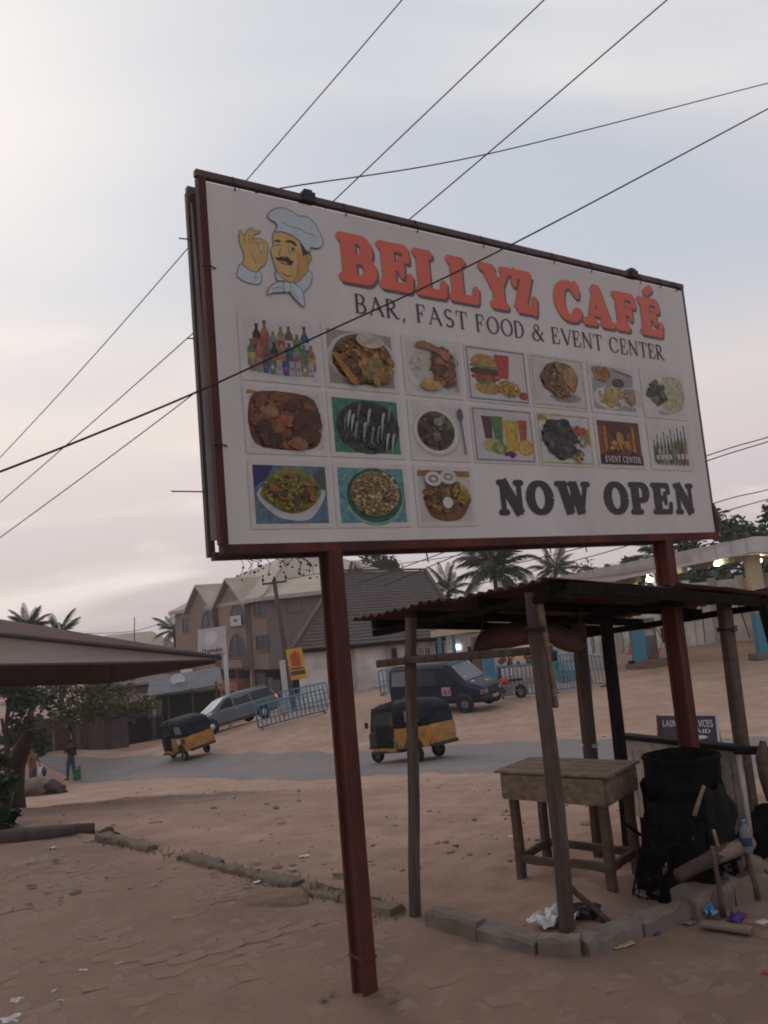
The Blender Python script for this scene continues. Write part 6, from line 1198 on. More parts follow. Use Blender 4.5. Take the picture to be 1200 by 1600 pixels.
def frond_mesh(Lf_, droop, seed, width=.55, pairs=44):
    rr = random.Random(seed); m = MB(); pts = []; p = Vector((0, 0, 0)); a = 0; st = Lf_ / 16
    for i in range(17): pts.append(p.copy()); a = droop * (i / 16) ** 1.4; p = p + Vector((math.cos(a), 0, -math.sin(a))) * st
    m.tube(pts[::2], [.035 * (1 - .85 * i / 8) for i in range(9)], 5)
    for k in range(pairs):
        t = .1 + .88 * k / pairs; i = min(15, int(t * 16)); q = pts[i].lerp(pts[i + 1], t * 16 - i); tg = (pts[i + 1] - pts[i]).normalized(); l = width * Lf_ * .45 * math.sin(math.pi * (.16 + .8 * t)) ** .8 * rr.uniform(.85, 1.1)
        for s in (1, -1):
            d = (Vector((0, s, 0)) * .72 + tg * .62 + Vector((0, 0, -.35 - .35 * rr.random()))).normalized(); w = tg * .026; mid = q + d * l * .55; tip = q + d * l + Vector((0, 0, -l * .22))
            m.add([q - w * .6, q + w * .6, mid + w, tip, mid - w], [(0, 1, 2, 3, 4)])
    o = m.build('frond', 'palm_leaf'); me = o.data; bpy.data.objects.remove(o); return me
FM = [frond_mesh(3.6, d, i) for i, d in enumerate((.5, .9, 1.3, 1.7))]
def palm(label, base, h, n=20, sc=1.0, seed=1, lean=(0, 0), up=.0):
    rr = random.Random(seed); t = thing('coconut_palm', label, 'palm tree', base); m = MB(); top = Vector((lean[0], lean[1], h)); m.tube([(0, 0, -.5), top * .33 + Vector((lean[0] * -.2, 0, 0)), top * .7, top], [.22, .16, .14, .17], 9, jit=.06); m.build('trunk', 'bark', t)
    for k in range(n):
        e = R(82 - 95 * (k / n) + rr.uniform(-8, 8)) + up; az = k * 2.399 + rr.uniform(-.2, .2); me = FM[min(3, max(0, int(1 + k / n * 2.6 + rr.uniform(-.6, .6))))]; o = bpy.data.objects.new('frond', me); COL.objects.link(o); o.parent = t; o.location = top; o.rotation_euler = (0, -e, az); s = sc * rr.uniform(.85, 1.1); o.scale = (s, s, s)
    m = MB()
    for k in range(6): a = k * 1.05; m.blob(top + Vector((.22 * math.cos(a), .22 * math.sin(a), -.28)), .13, 1, .1, k)
    tag(m.build('coconut', 'leaf_olive', t), kind='stuff'); return t
def palm_at(label, px, py, Y, **k): p = at(px, py, Y); z = G(p.x, p.y); return palm(label, (p.x, p.y, z), p.z - z, **k)
palm_at('large coconut palm with drooping fronds rising behind the tin stall roof', 772, 892, 60, n=26, sc=1.12, seed=3)
palm_at('smaller distant coconut palm left of the station canopy end', 868, 892, 88, n=20, sc=.95, seed=5)
palm_at('coconut palm tops seen beyond the left end of the brown tent', 45, 982, 56, n=24, sc=.56, seed=7)
palm_at('small palm showing past the left corner of the brown building', 272, 985, 96, n=16, sc=.8, seed=9)
palm_at('low palm fronds just right of the dark tiled roof', 700, 925, 66, n=14, sc=.75, seed=11, up=.2)
palm_at('second low palm beyond the brown tent, right of the tall palm tops', 92, 996, 56, n=14, sc=.6, seed=13)
palm_at('palm leaning beside the right sign post above the canopy', 1022, 868, 66, n=14, sc=.95, seed=15)
def tree_at(nm, label, cat, px, pyt, Y, h, rad, mt, **k): p = at(px, pyt, Y); return tree(nm, label, cat, (p.x, p.y, p.z - h), h, rad, mt, **k)
tree_at('broadleaf_tree', 'dark feathery tree behind the beige roof just right of the left sign post', 'tree', 585, 852, 92, 11, 3.2, 'leaf_dark', n=2200, leaf=.36, seed=1)
tree_at('broadleaf_tree', 'bushy dark tree above the canopy right of the signboard corner', 'tree', 1150, 800, 62, 11, 3.0, 'leaf_mid', n=2600, leaf=.32, seed=2)
tree_at('broadleaf_tree', 'tall tree crown cut by the right edge above the canopy', 'tree', 1215, 775, 60, 12, 2.8, 'leaf_dark', n=2000, leaf=.32, seed=3)
tree_at('broadleaf_tree', 'green tree behind the canopy directly below the sign corner', 'tree', 1085, 838, 64, 9.5, 2.6, 'leaf_mid', n=2000, leaf=.3, seed=4)
tree_at('broadleaf_tree', 'low dark tree far behind the left end of the canopy', 'tree', 915, 885, 95, 8, 3.6, 'leaf_dark', n=1800, leaf=.34, seed=5, sx_=1.4)
tree_at('broadleaf_tree', 'low hazy tree beneath the large coconut palm', 'tree', 820, 905, 85, 8, 4.0, 'leaf_dark', n=1600, leaf=.34, seed=6, sx_=1.4)
tree_at('broadleaf_tree', 'small tree just left of the right sign post above the canopy', 'tree', 985, 866, 72, 8, 1.8, 'leaf_mid', n=1100, leaf=.3, seed=7)
for k, (px, py, Y, h, rad, mt) in enumerate(((1040, 893, 60, 5.6, 2.3, 'leaf_mid'), (1105, 883, 58, 6, 2.4, 'leaf_dark'), (1160, 878, 56, 6, 2.2, 'leaf_mid'), (980, 905, 63, 5.5, 2.6, 'leaf_dark'), (1215, 870, 54, 6, 2.2, 'leaf_dark'))):
    tree_at('bush', ['leafy bush above the white wall just right of the right sign post', 'dark bush over the wall under the middle canopy lamp', 'green bush over the wall left of the yellowish column', 'dark bush over the wall under the leftmost canopy lamp', 'dark bush over the wall at the right edge'][k], 'bush', px, py, Y, h, rad, mt, n=1300, leaf=.32, trunk_r=.07, zfrac=.1, seed=20 + k)
def banana(label, px, py, Y, h, seed):
    rr = random.Random(seed); p = at(px, py, Y); t = thing('banana_plant', label, 'banana plant', (p.x, p.y, p.z - h)); m = MB(); m.tube([(0, 0, -.2), (0, 0, h * .55)], [.16, .1], 8); m.build('stem', 'leaf_olive', t)
    for k in range(9):
        az = k * 2.4 + rr.random(); e = R(rr.uniform(35, 80)); L_ = h * rr.uniform(.45, .6); m = MB(); rows = []
        for i in range(9):
            f = i / 8; a = e - 1.6 * f ** 1.6; q = Vector((0, 0, h * .52)); 
            if i: q = last + Vector((math.cos(az) * math.cos(a), math.sin(az) * math.cos(a), math.sin(a))) * L_ / 8
            last = q; w = .3 * math.sin(math.pi * (.08 + .9 * f)) ** .6 * h / 4.5; sv = Vector((-math.sin(az), math.cos(az), 0)); rows.append([q - sv * w - Vector((0, 0, w * .3)), q, q + sv * w - Vector((0, 0, w * .3))])
        m.sm = True; m.grid(rows); m.build('leaf', 'leaf_mid', t)
banana('banana plant with one big pale leaf over the wall, under the canopy', 1128, 890, 52, 4.4, 3); banana('banana plant between canopy and wall, near the right sign post', 1075, 900, 54, 4.0, 5); banana('banana plant rising above the canopy beside the sign corner', 1105, 835, 62, 8.5, 8)
# ---- left side: trees, hedge, stump, log
tree_at('broadleaf_tree', 'olive green tree below the brown tent, above the patched fence', 'tree', 112, 1052, 43, 4.6, 2.2, 'leaf_olive', n=2200, leaf=.17, seed=31, zfrac=.5, trunk_r=.1)
tree_at('broadleaf_tree', 'dark shaded tree at the far left under the brown tent', 'tree', 12, 1046, 38, 5.6, 2.1, 'leaf_dark', n=2400, leaf=.2, seed=32, zfrac=.35, trunk_r=.14)
tree_at('broadleaf_tree', 'dark low tree between the olive tree and the pink walled house', 'tree', 185, 1060, 50, 4.2, 1.8, 'leaf_olive', n=1500, leaf=.18, seed=33, zfrac=.5, trunk_r=.09)
p = foot(8, 1300, 9.2); tree('bush', 'small dark shrub at the left edge behind the earth log', 'bush', (p.x, p.y, p.z), .55, .32, 'leaf_dark', n=600, leaf=.06, trunk_r=.02, zfrac=.1, clumps=8, seed=35)
p = foot(-8, 1225, 15); tree('bush', 'yellowish shrub at the left edge around the leaning trunk', 'bush', (p.x, p.y, p.z), 1.0, .38, 'leaf_olive', n=700, leaf=.09, trunk_r=.03, zfrac=.05, clumps=9, seed=36)
ts = thing('tree_stump', 'thick brown tree trunk leaning to the right at the left edge', 'tree trunk', foot(28, 1262, 16)); a, b, c = foot(20, 1268, 16), at(22, 1200, 16), at(46, 1143, 16.2); m = MB(); m.tube([a + Vector((0, 0, -.2)), a.lerp(b, .5), b, b.lerp(c, .5), c], [.27, .21, .18, .15, .1], 10, jit=.12); m.tube([b, at(38, 1176, 16.3), at(46, 1168, 16.3)], [.12, .07, .05], 7, jit=.1); m.build('trunk', 'bark', ts, world=True)
lg = thing('earth_log', 'long dark brown log lying on the yard at the left edge', 'log', onz(60, 1300)); m = MB(); m.tube([gpt(-80, 1318, 8.0), gpt(0, 1306, 8.15) + Vector((0, 0, .02)), gpt(75, 1299, 8.25) + Vector((0, 0, .03)), gpt(148, 1292, 8.4) + Vector((0, 0, .03))], [.10, .085, .08, .06], 10, jit=.14); m.build('log', 'bark', lg, world=True)
# clod standing near the log, low kerb remnants at left
lump('earth_clod', 'pointed lump of earth standing right of the brown log', 'clod', gpt(168, 1306, 8.0) + Vector((0, 0, .03)), .085, 'bark', (1.0, .7, .8), .4)
lump('dirt_mound', 'low reddish mound of loose dirt on the paving beside the broken kerb', 'mound', onz(432, 1402) + Vector((0, 0, -.035)), .30, 'yard_dirt', (1.0, .7, .22), .12, 4)
# heap of tyres and stones by the sitting group
for k, (px, py, Y, r_) in enumerate(((58, 1222, 28, .55), (72, 1236, 28, .42), (40, 1240, 27, .5), (85, 1240, 27.6, .3))):
    lump('rubble_lump', ['big dark rubble lump below the shirtless person', 'mid sized rubble lump to the right of the big one', 'dark rubble lump nearest the leaning trunk', 'smallest rubble lump on the right of the heap'][k], 'rubble', foot(px, py, Y) + Vector((0, 0, r_ * .3)), r_, 'bark' if k % 2 else 'concrete', (1.2, .9, .8))
# ================================================================ BROWN TENT at the left
tn = thing('shade_tent', 'brown fabric shade tent with dark seams pointing in from the left edge', 'tent', at(0, 1090, 12.5))
T_ = at(346, 1028, 13.2); Pk = at(-190, 936, 12.6); Sm = at(-20, 995, 12.2); K1 = at(330, 1031, 13.0); Lw = at(-260, 1060, 9.8); K0 = at(172, 1036, 11.4); Bk = at(150, 1000, 16.5)
def fabric(pts_rows, nm, mt, sag=.0):
    m = MB(); m.sm = True; rows = []; n = 14
    a, b, c, d = pts_rows
    for i in range(n + 1):
        row = []
        for j in range(n + 1): u, v = i / n, j / n; p = a.lerp(b, u).lerp(d.lerp(c, u), v); row.append(p + Vector((0, 0, -sag * 16 * u * (1 - u) * v * (1 - v))))
        rows.append(row)
    m.grid(rows); return m.build(nm, mt, tn, world=True, solid=.006)
Sl = at(-190, 974, 12.0)
fabric((Pk, T_ + Vector((0, 0, .03)), T_, Sl), 'upper_panel', 'tarp_brown', .0)
fabric((Sl, T_, K1, Lw + Vector((0, 0, .12))), 'lower_panel', 'tarp_brown', .05)
fabric((Pk, T_ + Vector((0, 0, .03)), at(300, 1022, 17), at(-190, 1000, 18)), 'rear_panel', 'tarp_brown', .04)
KL_ = at(-260, 1080, 11.6); KK = at(172, 1065, 12.2)
fabric((Lw + Vector((0, 0, .12)), at(172, 1037, 11.5) , KK, KL_), 'valance', 'tarp_seam_shade', 0); fabric((at(172, 1037, 11.5), K1, at(336, 1034, 13.2), KK), 'valance', 'tarp_seam_shade', 0)  # darker fabric colour stands in for shade on the hanging flap
for nm, pq, w in (('seam', [Sl + Vector((0, -.04, .02)), T_ + Vector((0, -.04, .012))], .04), ('edge_pole', [Lw + Vector((0, 0, .12)), at(172, 1037, 11.5), K1, T_], .02), ('lower_edge', [KL_, KK, at(336, 1034, 13.2)], .03), ('hip_seam', [at(135, 1040, 11.45), KK], .03)): m = MB(); m.tube(pq, w, 6); m.build(nm, 'tarp_seam_shade', tn, world=True)
for q in (at(-150, 1055, 12.0), at(345, 1029, 13.2)): pass
pz = at(-120, 1062, 12.0); m = MB(); m.tube([Vector((pz.x, pz.y, ZT(pz.x, pz.y) - .2)), pz + Vector((0, 0, .3))], .04, 8); m.build('pole', 'black_trim', tn, world=True)
# ================================================================ LEFT BACKGROUND: houses, sheds, fence, washing
def simple_house(nm, label, A, B, ztop, depth, mt, roofmt, ridge, ovh=.5):
    w = Wall(A, B); t = thing(nm, label, 'house', w.A); m = MB(); m.prism([w.P(0, -9, 0), w.P(w.L, -9, 0), w.P(w.L, -9, -depth), w.P(0, -9, -depth)], (0, 0, 9 + ztop)); part('wall', mt, t, m)
    e_ = [w.P(-ovh, ztop - .1, ovh), w.P(w.L + ovh, ztop - .1, ovh), w.P(w.L + ovh, ztop - .1, -depth - ovh), w.P(-ovh, ztop - .1, -depth - ovh)]; r0, r1 = w.P(w.L * .22, ridge, -depth / 2), w.P(w.L * .78, ridge, -depth / 2); m = MB(); m.add(e_ + [r0, r1], [(0, 1, 5, 4), (1, 2, 5), (2, 3, 4, 5), (3, 0, 4), (3, 2, 1, 0)]); part('roof', roofmt, t, m); return t, w
h1, w1 = simple_house('far_house', 'distant house with pale hipped roof left of the brown building', foot(150, 1115, 92), foot(285, 1098, 96), at(200, 1020, 94).z, 11, 'pink_wall', 'tan_roof', at(235, 986, 98).z)
m = MB(); p_ = at(210, 1008, 92); m.tube([p_, at(210, 964, 92)], .05, 5); part('aerial', 'black_trim', h1, m)
h2, w2 = simple_house('pink_house', 'low pinkish walled house behind the washing line', foot(185, 1128, 60), foot(292, 1112, 62), at(230, 1066, 61).z, 7, 'pink_wall', 'shed_sheet', at(240, 1054, 64).z)
w2w = w2
sh = thing('market_shed', 'dark open shed with sloping grey sheet roof left of the brown building', 'shed', foot(240, 1130, 54)); ws_ = Wall(foot(238, 1132, 54), foot(345, 1108, 55))
zr0, zr1 = ws_.px(238, 1088)[1], ws_.px(340, 1062)[1]; ext = ws_.P(ws_.L * 1.12, 0, 0)
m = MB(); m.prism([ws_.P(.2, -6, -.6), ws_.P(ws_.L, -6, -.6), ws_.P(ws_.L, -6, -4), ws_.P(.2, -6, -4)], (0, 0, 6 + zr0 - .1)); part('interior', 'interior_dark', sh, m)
m = MB(); m.prism([ws_.P(-.2, zr0, .5), ws_.P(ws_.L + .2, zr1 - .35, .5), ws_.P(ws_.L + .2, zr1 + .6, -4), ws_.P(-.2, zr0 + .9, -4)], (0, 0, .08)); part('roof', 'shed_roof', sh, m)
for u in (.1, ws_.L * .25, ws_.L * .6, ws_.L * .95): m = MB(); m.box(ws_.P(u, -3.4, .2), (.12, .12, 5)); m.v = [(x, y, min(z, zr0 + (zr1 - zr0) * u / ws_.L - .05)) for x, y, z in m.v]; part('post', 'old_wood', sh, m)
ds = thing('satellite_dish', 'small pale satellite dish on the shed roof', 'dish', at(278, 1064, 56)); m = MB(); m.sm = True; m.lathe([(0, 0), (.2, .03), (.36, .1), (.46, .17)], n=18, axis='Y'); o = m.build('dish', 'canopy_white', ds, solid=.02); o.rotation_euler = (R(35), 0, R(200)); m = MB(); m.tube([(0, 0, 0), (.1, .1, -.9)], .03, 5); m.build('mast', 'black_trim', ds)
# patched sheet fence
fA, fB = foot(40, 1192, 44), foot(200, 1152, 50); wf = Wall(fA, fB); fe = thing('sheet_fence', 'patched fence of maroon and grey metal sheets along the far roadside', 'fence', fA); nF = 12
for k in range(nF):
    u0, u1 = wf.L * k / nF, wf.L * (k + 1) / nF; zg = min(G(*wf.P(u0, 0).xy), G(*wf.P(u1, 0).xy)) - .2; zt_ = zg + 2.0 + random.uniform(-.25, .2); m = MB(); rows = [[wf.P(u0 + (u1 - u0) * i / 8, z, .02 * (i % 2) + .04 * (k % 2)) for i in range(9)] for z in (zg, zt_)]; m.grid(rows); m.build('fence_sheet', random.choice(['shed_sheet', 'shed_maroon', 'shed_sheet', 'rust_sheet', 'shed_maroon']), fe, world=True, solid=.01)
wl = thing('washing_line', 'washing line with pale blue and white clothes in front of the dark stalls', 'washing line', foot(215, 1128, 52)); la, lb = at(188, 1106, 52), at(252, 1093, 53); m = MB(); m.tube([la, la.lerp(lb, .5) - Vector((0, 0, .08)), lb], .015, 4); m.build('line', 'cable', wl, world=True)
for q in (la, lb): m = MB(); m.tube([Vector((q.x, q.y, G(q.x, q.y))), q + Vector((0, 0, .1))], .04, 6); m.build('post', 'old_wood', wl, world=True)
for k in range(8):
    p = la.lerp(lb, (k + .5) / 8); w = (lb - la) / 8 * .42; m = MB(); hh = random.uniform(.7, 1.15); m.sm = True; m.grid([[p + w * a + Vector((0, .05 * math.sin(a * 7 + j), -.04 - hh * j / 4)) for a in (-1, -.5, 0, .5, 1)] for j in range(5)]); m.build('garment', random.choice(['cloth_blue', 'cloth_pale', 'cloth_blue', 'denim', 'cloth_grey']), wl, world=True, solid=.01)
wl2 = thing('washing_line', 'short line with a green and a white cloth above the patched fence', 'washing line', foot(95, 1160, 46)); la, lb = at(80, 1122, 46), at(115, 1116, 46); m = MB(); m.tube([la, lb], .015, 4); m.build('line', 'cable', wl2, world=True)
for q in (la, lb): m = MB(); m.tube([Vector((q.x, q.y, G(q.x, q.y))), q + Vector((0, 0, .1))], .04, 6); m.build('post', 'old_wood', wl2, world=True)
for t_, mt in ((.25, 'cloth_green'), (.7, 'cloth_pale')): p = la.lerp(lb, t_); w = (lb - la) * .16; m = MB(); m.grid([[p + w * a + Vector((0, .04 * a * j, -.02 - .2 * j)) for a in (-1, 0, 1)] for j in range(4)]); m.build('garment', mt, wl2, world=True, solid=.01)
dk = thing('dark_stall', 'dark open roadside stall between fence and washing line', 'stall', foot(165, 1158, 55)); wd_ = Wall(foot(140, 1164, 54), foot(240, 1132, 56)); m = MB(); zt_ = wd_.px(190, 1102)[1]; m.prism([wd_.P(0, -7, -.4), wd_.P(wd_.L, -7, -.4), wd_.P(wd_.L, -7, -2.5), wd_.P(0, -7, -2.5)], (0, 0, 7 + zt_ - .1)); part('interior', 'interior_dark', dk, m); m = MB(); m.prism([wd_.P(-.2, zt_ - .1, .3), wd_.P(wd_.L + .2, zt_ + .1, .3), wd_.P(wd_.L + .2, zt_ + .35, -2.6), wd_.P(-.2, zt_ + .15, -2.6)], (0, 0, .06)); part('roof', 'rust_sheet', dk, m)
for u in (.1, wd_.L * .5, wd_.L - .1): m = MB(); m.box(wd_.P(u, zt_ - 1.6, .1), (.1, .1, 3.1)); part('post', 'old_wood', dk, m)
# ================================================================ SIGNS AND POLES
def board_frame(A, B): u = (B - A); u.z = 0; u.normalize(); return u
fs_ = thing('fuel_sign', 'white square fuel station sign with dark lettering on a white pole', 'sign', foot(357, 1092, 47)); A, B = at(309, 1025, 47), at(352, 1019, 47); Tq = at(309, 985, 47); u = (B - A).normalized(); v = (at(309, 984, 47) - A); hh = v.length; v.normalize(); n_ = u.cross(v); n_ = n_ if n_.y < 0 else -n_; BWd = (B - A).length
m = MB(); m.prism([A, B, B + v * hh, A + v * hh], -n_ * .15); part('board', 'canopy_white', fs_, m); inv = xf(fs_).inverted(); plf = lambda q: inv @ (A + u * q[0] + v * q[2] + n_ * (.012 - q[1]))
text('sign_letter', 'Oando', BWd * .14, BWd * .9, hh * .05, hh * .23, 'letter_dark', fs_, .22, .16, .02, False, .002, .08, plane=plf)
m = MB(); m.add([plf((BWd * .48 + BWd * .24 * math.cos(a), -.004 * 0, hh * .62 + BWd * .24 * math.sin(a))) for a in np.linspace(0, 6.283, 25)[:-1]], [tuple(range(24))]); m.build('disc', 'letter_white', fs_)
m = MB(); m.add([plf((BWd * .48 + BWd * .075 * math.cos(a) * (1.3 if k % 2 else .6), .004, hh * .62 + BWd * .075 * math.sin(a) * (1.3 if k % 2 else .6))) for k, a in enumerate(np.linspace(0, 6.283, 13)[:-1])], [tuple(range(12))]); m.build('emblem', 'cyan_paint', fs_)
m = MB(); q0 = foot(357, 1094, 47.2); m.tube([q0 + Vector((0, 0, -.2)), at(349, 985, 47.2)], .12, 10); part('pole', 'canopy_white', fs_, m)
ys = thing('poster_board', 'tilted yellow poster board on a short wooden post before the white house', 'sign', foot(456, 1096, 44)); A, B = at(455, 1063, 44), at(480, 1059, 44); v = at(446, 1015, 44) - A; hh = v.length; v.normalize(); u = (B - A).normalized(); n_ = u.cross(v); n_ = n_ if n_.y < 0 else -n_; BWd = (B - A).length
m = MB(); m.prism([A, B, B + v * hh, A + v * hh], -n_ * .06); part('board', 'poster_yellow', ys, m)
def yp(x, y, o=.006): return A + u * x * BWd + v * y * hh + n_ * o
for k, (x0, y0, x1, y1, mt) in enumerate(((.05, .14, .95, .28, 'brown_wood'), (.22, .42, .42, .85, 'shop_orange'), (.42, .40, .62, .9, 'plastic_red'), (.62, .42, .8, .84, 'shop_orange'), (.1, .32, .9, .37, 'letter_dark'))): m = MB(); m.prism([yp(x0, y0), yp(x1, y0), yp(x1, y1), yp(x0, y1)], n_ * .004); part('poster_print', mt, ys, m)
m = MB(); q0 = foot(457, 1097, 44.1); m.tube([q0 + Vector((0, 0, -.2)), at(452, 1035, 44.1)], .1, 8); part('post', 'old_wood', ys, m)
up_ = thing('utility_pole', 'leaning wooden utility pole with crossarm and insulators before the brown building', 'utility pole', foot(455, 1092, 50)); q0 = foot(458, 1092, 50); q1 = at(428, 905, 50.5); m = MB(); m.tube([q0 + Vector((0, 0, -.3)), q0.lerp(q1, .5), q1], [.17, .15, .12], 9); part('pole', 'old_wood', up_, m)
ca0, ca1 = at(410, 913, 50.4), at(448, 908, 50.4); m = MB(); m.bar(ca0, ca1, .1, .12); part('crossarm', 'old_wood', up_, m)
for t_ in (.03, .5, .97): q = ca0.lerp(ca1, t_); m = MB(); m.lathe([(.03, 0), (.03, .1), (.08, .12), (.09, .2), (.05, .26), (.06, .3), (0, .34)], n=10); m.v = [tuple(Vector(x) + q + Vector((0, 0, .06))) for x in m.v]; part('insulator', 'black_trim', up_, m)
wp = thing('white_pillar', 'narrow white pillar left of the tilted yellow poster', 'pillar', foot(444, 1094, 47)); q0 = foot(448, 1094, 47); q1 = at(441, 1032, 47); m = MB(); m.bar(q0 + Vector((0, 0, -.2)), q1, .3, .25, (0, 1, 0)); part('shaft', 'canopy_white', wp, m)
# ================================================================ OVERHEAD WIRES
def wire(label, P3, r_=.006, sub=8):
    pts_ = [at(*p) for p in P3]; m = MB(); s3 = []
    for i in range(len(pts_) - 1):
        p0, p1, p2, p3 = pts_[max(0, i - 1)], pts_[i], pts_[i + 1], pts_[min(len(pts_) - 1, i + 2)]
        for k in range(sub): t = k / sub; s3.append((p1 * 2 + (p2 - p0) * t + (p0 * 2 - p1 * 5 + p2 * 4 - p3) * t * t + (p1 * 3 - p0 - p2 * 3 + p3) * t ** 3) * .5)
    s3.append(pts_[-1]); t = thing('overhead_wire', label, 'wire', s3[0], group='overhead wires'); m.tube(s3, r_, 6); m.build('cable', 'cable', t, world=True)
wire('overhead wire crossing the sky from top centre down behind the left sign edge', [(760, -160, 7.6), (628, 0, 8.2), (385, 282, 9.6), (150, 552, 11.5), (0, 715, 13.5), (-120, 840, 16)], 0.0068)
wire('overhead wire running from top right of centre to behind the headline', [(1010, -155, 7.4), (850, 0, 8), (515, 320, 9.4), (300, 522, 11), (0, 785, 13.5), (-120, 880, 15)], 0.0072)
wire('third steep overhead wire from the top right to behind the headline', [(1230, -160, 7.6), (1042, 0, 8.2), (637, 345, 9.6), (303, 615, 11.2), (0, 840, 13.5), (-120, 925, 15)], 0.0076)
wire('thin flat overhead wire reaching the back of the signboard from the right edge', [(1330, 100, 7), (1200, 130, 6.6), (765, 240, 5.6), (440, 294, 4.6), (340, 318, 4.05)], .0042)
wire('thick black wire passing in front of the signboard face', [(1380, 75, 5.0), (1200, 170, 4.7), (790, 387, 4.0), (505, 521, 3.55), (320, 607, 3.28), (150, 678, 3.05), (0, 737, 2.9), (-120, 780, 2.75)], .0044)
wire('upper of two paired far wires right of the signboard', [(1300, 650, 40), (1200, 683, 41), (1105, 712, 42), (880, 795, 45), (560, 912, 52)], .03)
wire('lower of two paired far wires right of the signboard', [(1300, 656, 40), (1200, 690, 41), (1105, 720, 42), (880, 800, 45), (600, 915, 52)], .03)
wire('far wire crossing right of the signboard bottom corner', [(1300, 735, 42), (1200, 765, 43), (1120, 785, 44), (950, 845, 46), (700, 905, 52)], .028)
wire('lowest far wire seen between signboard and trees at right', [(1300, 752, 42), (1200, 780, 43), (1118, 804, 44), (950, 862, 46), (740, 915, 52)], .028)
wire('faint far wire from the utility pole across the beige roof to the right', [(448, 905, 50.4), (520, 893, 50), (690, 872, 48), (880, 838, 46)], .022)
wire('faint wire running from the far house roof up to the brown building', [(130, 990, 78), (215, 985, 80), (282, 960, 84)], .03)
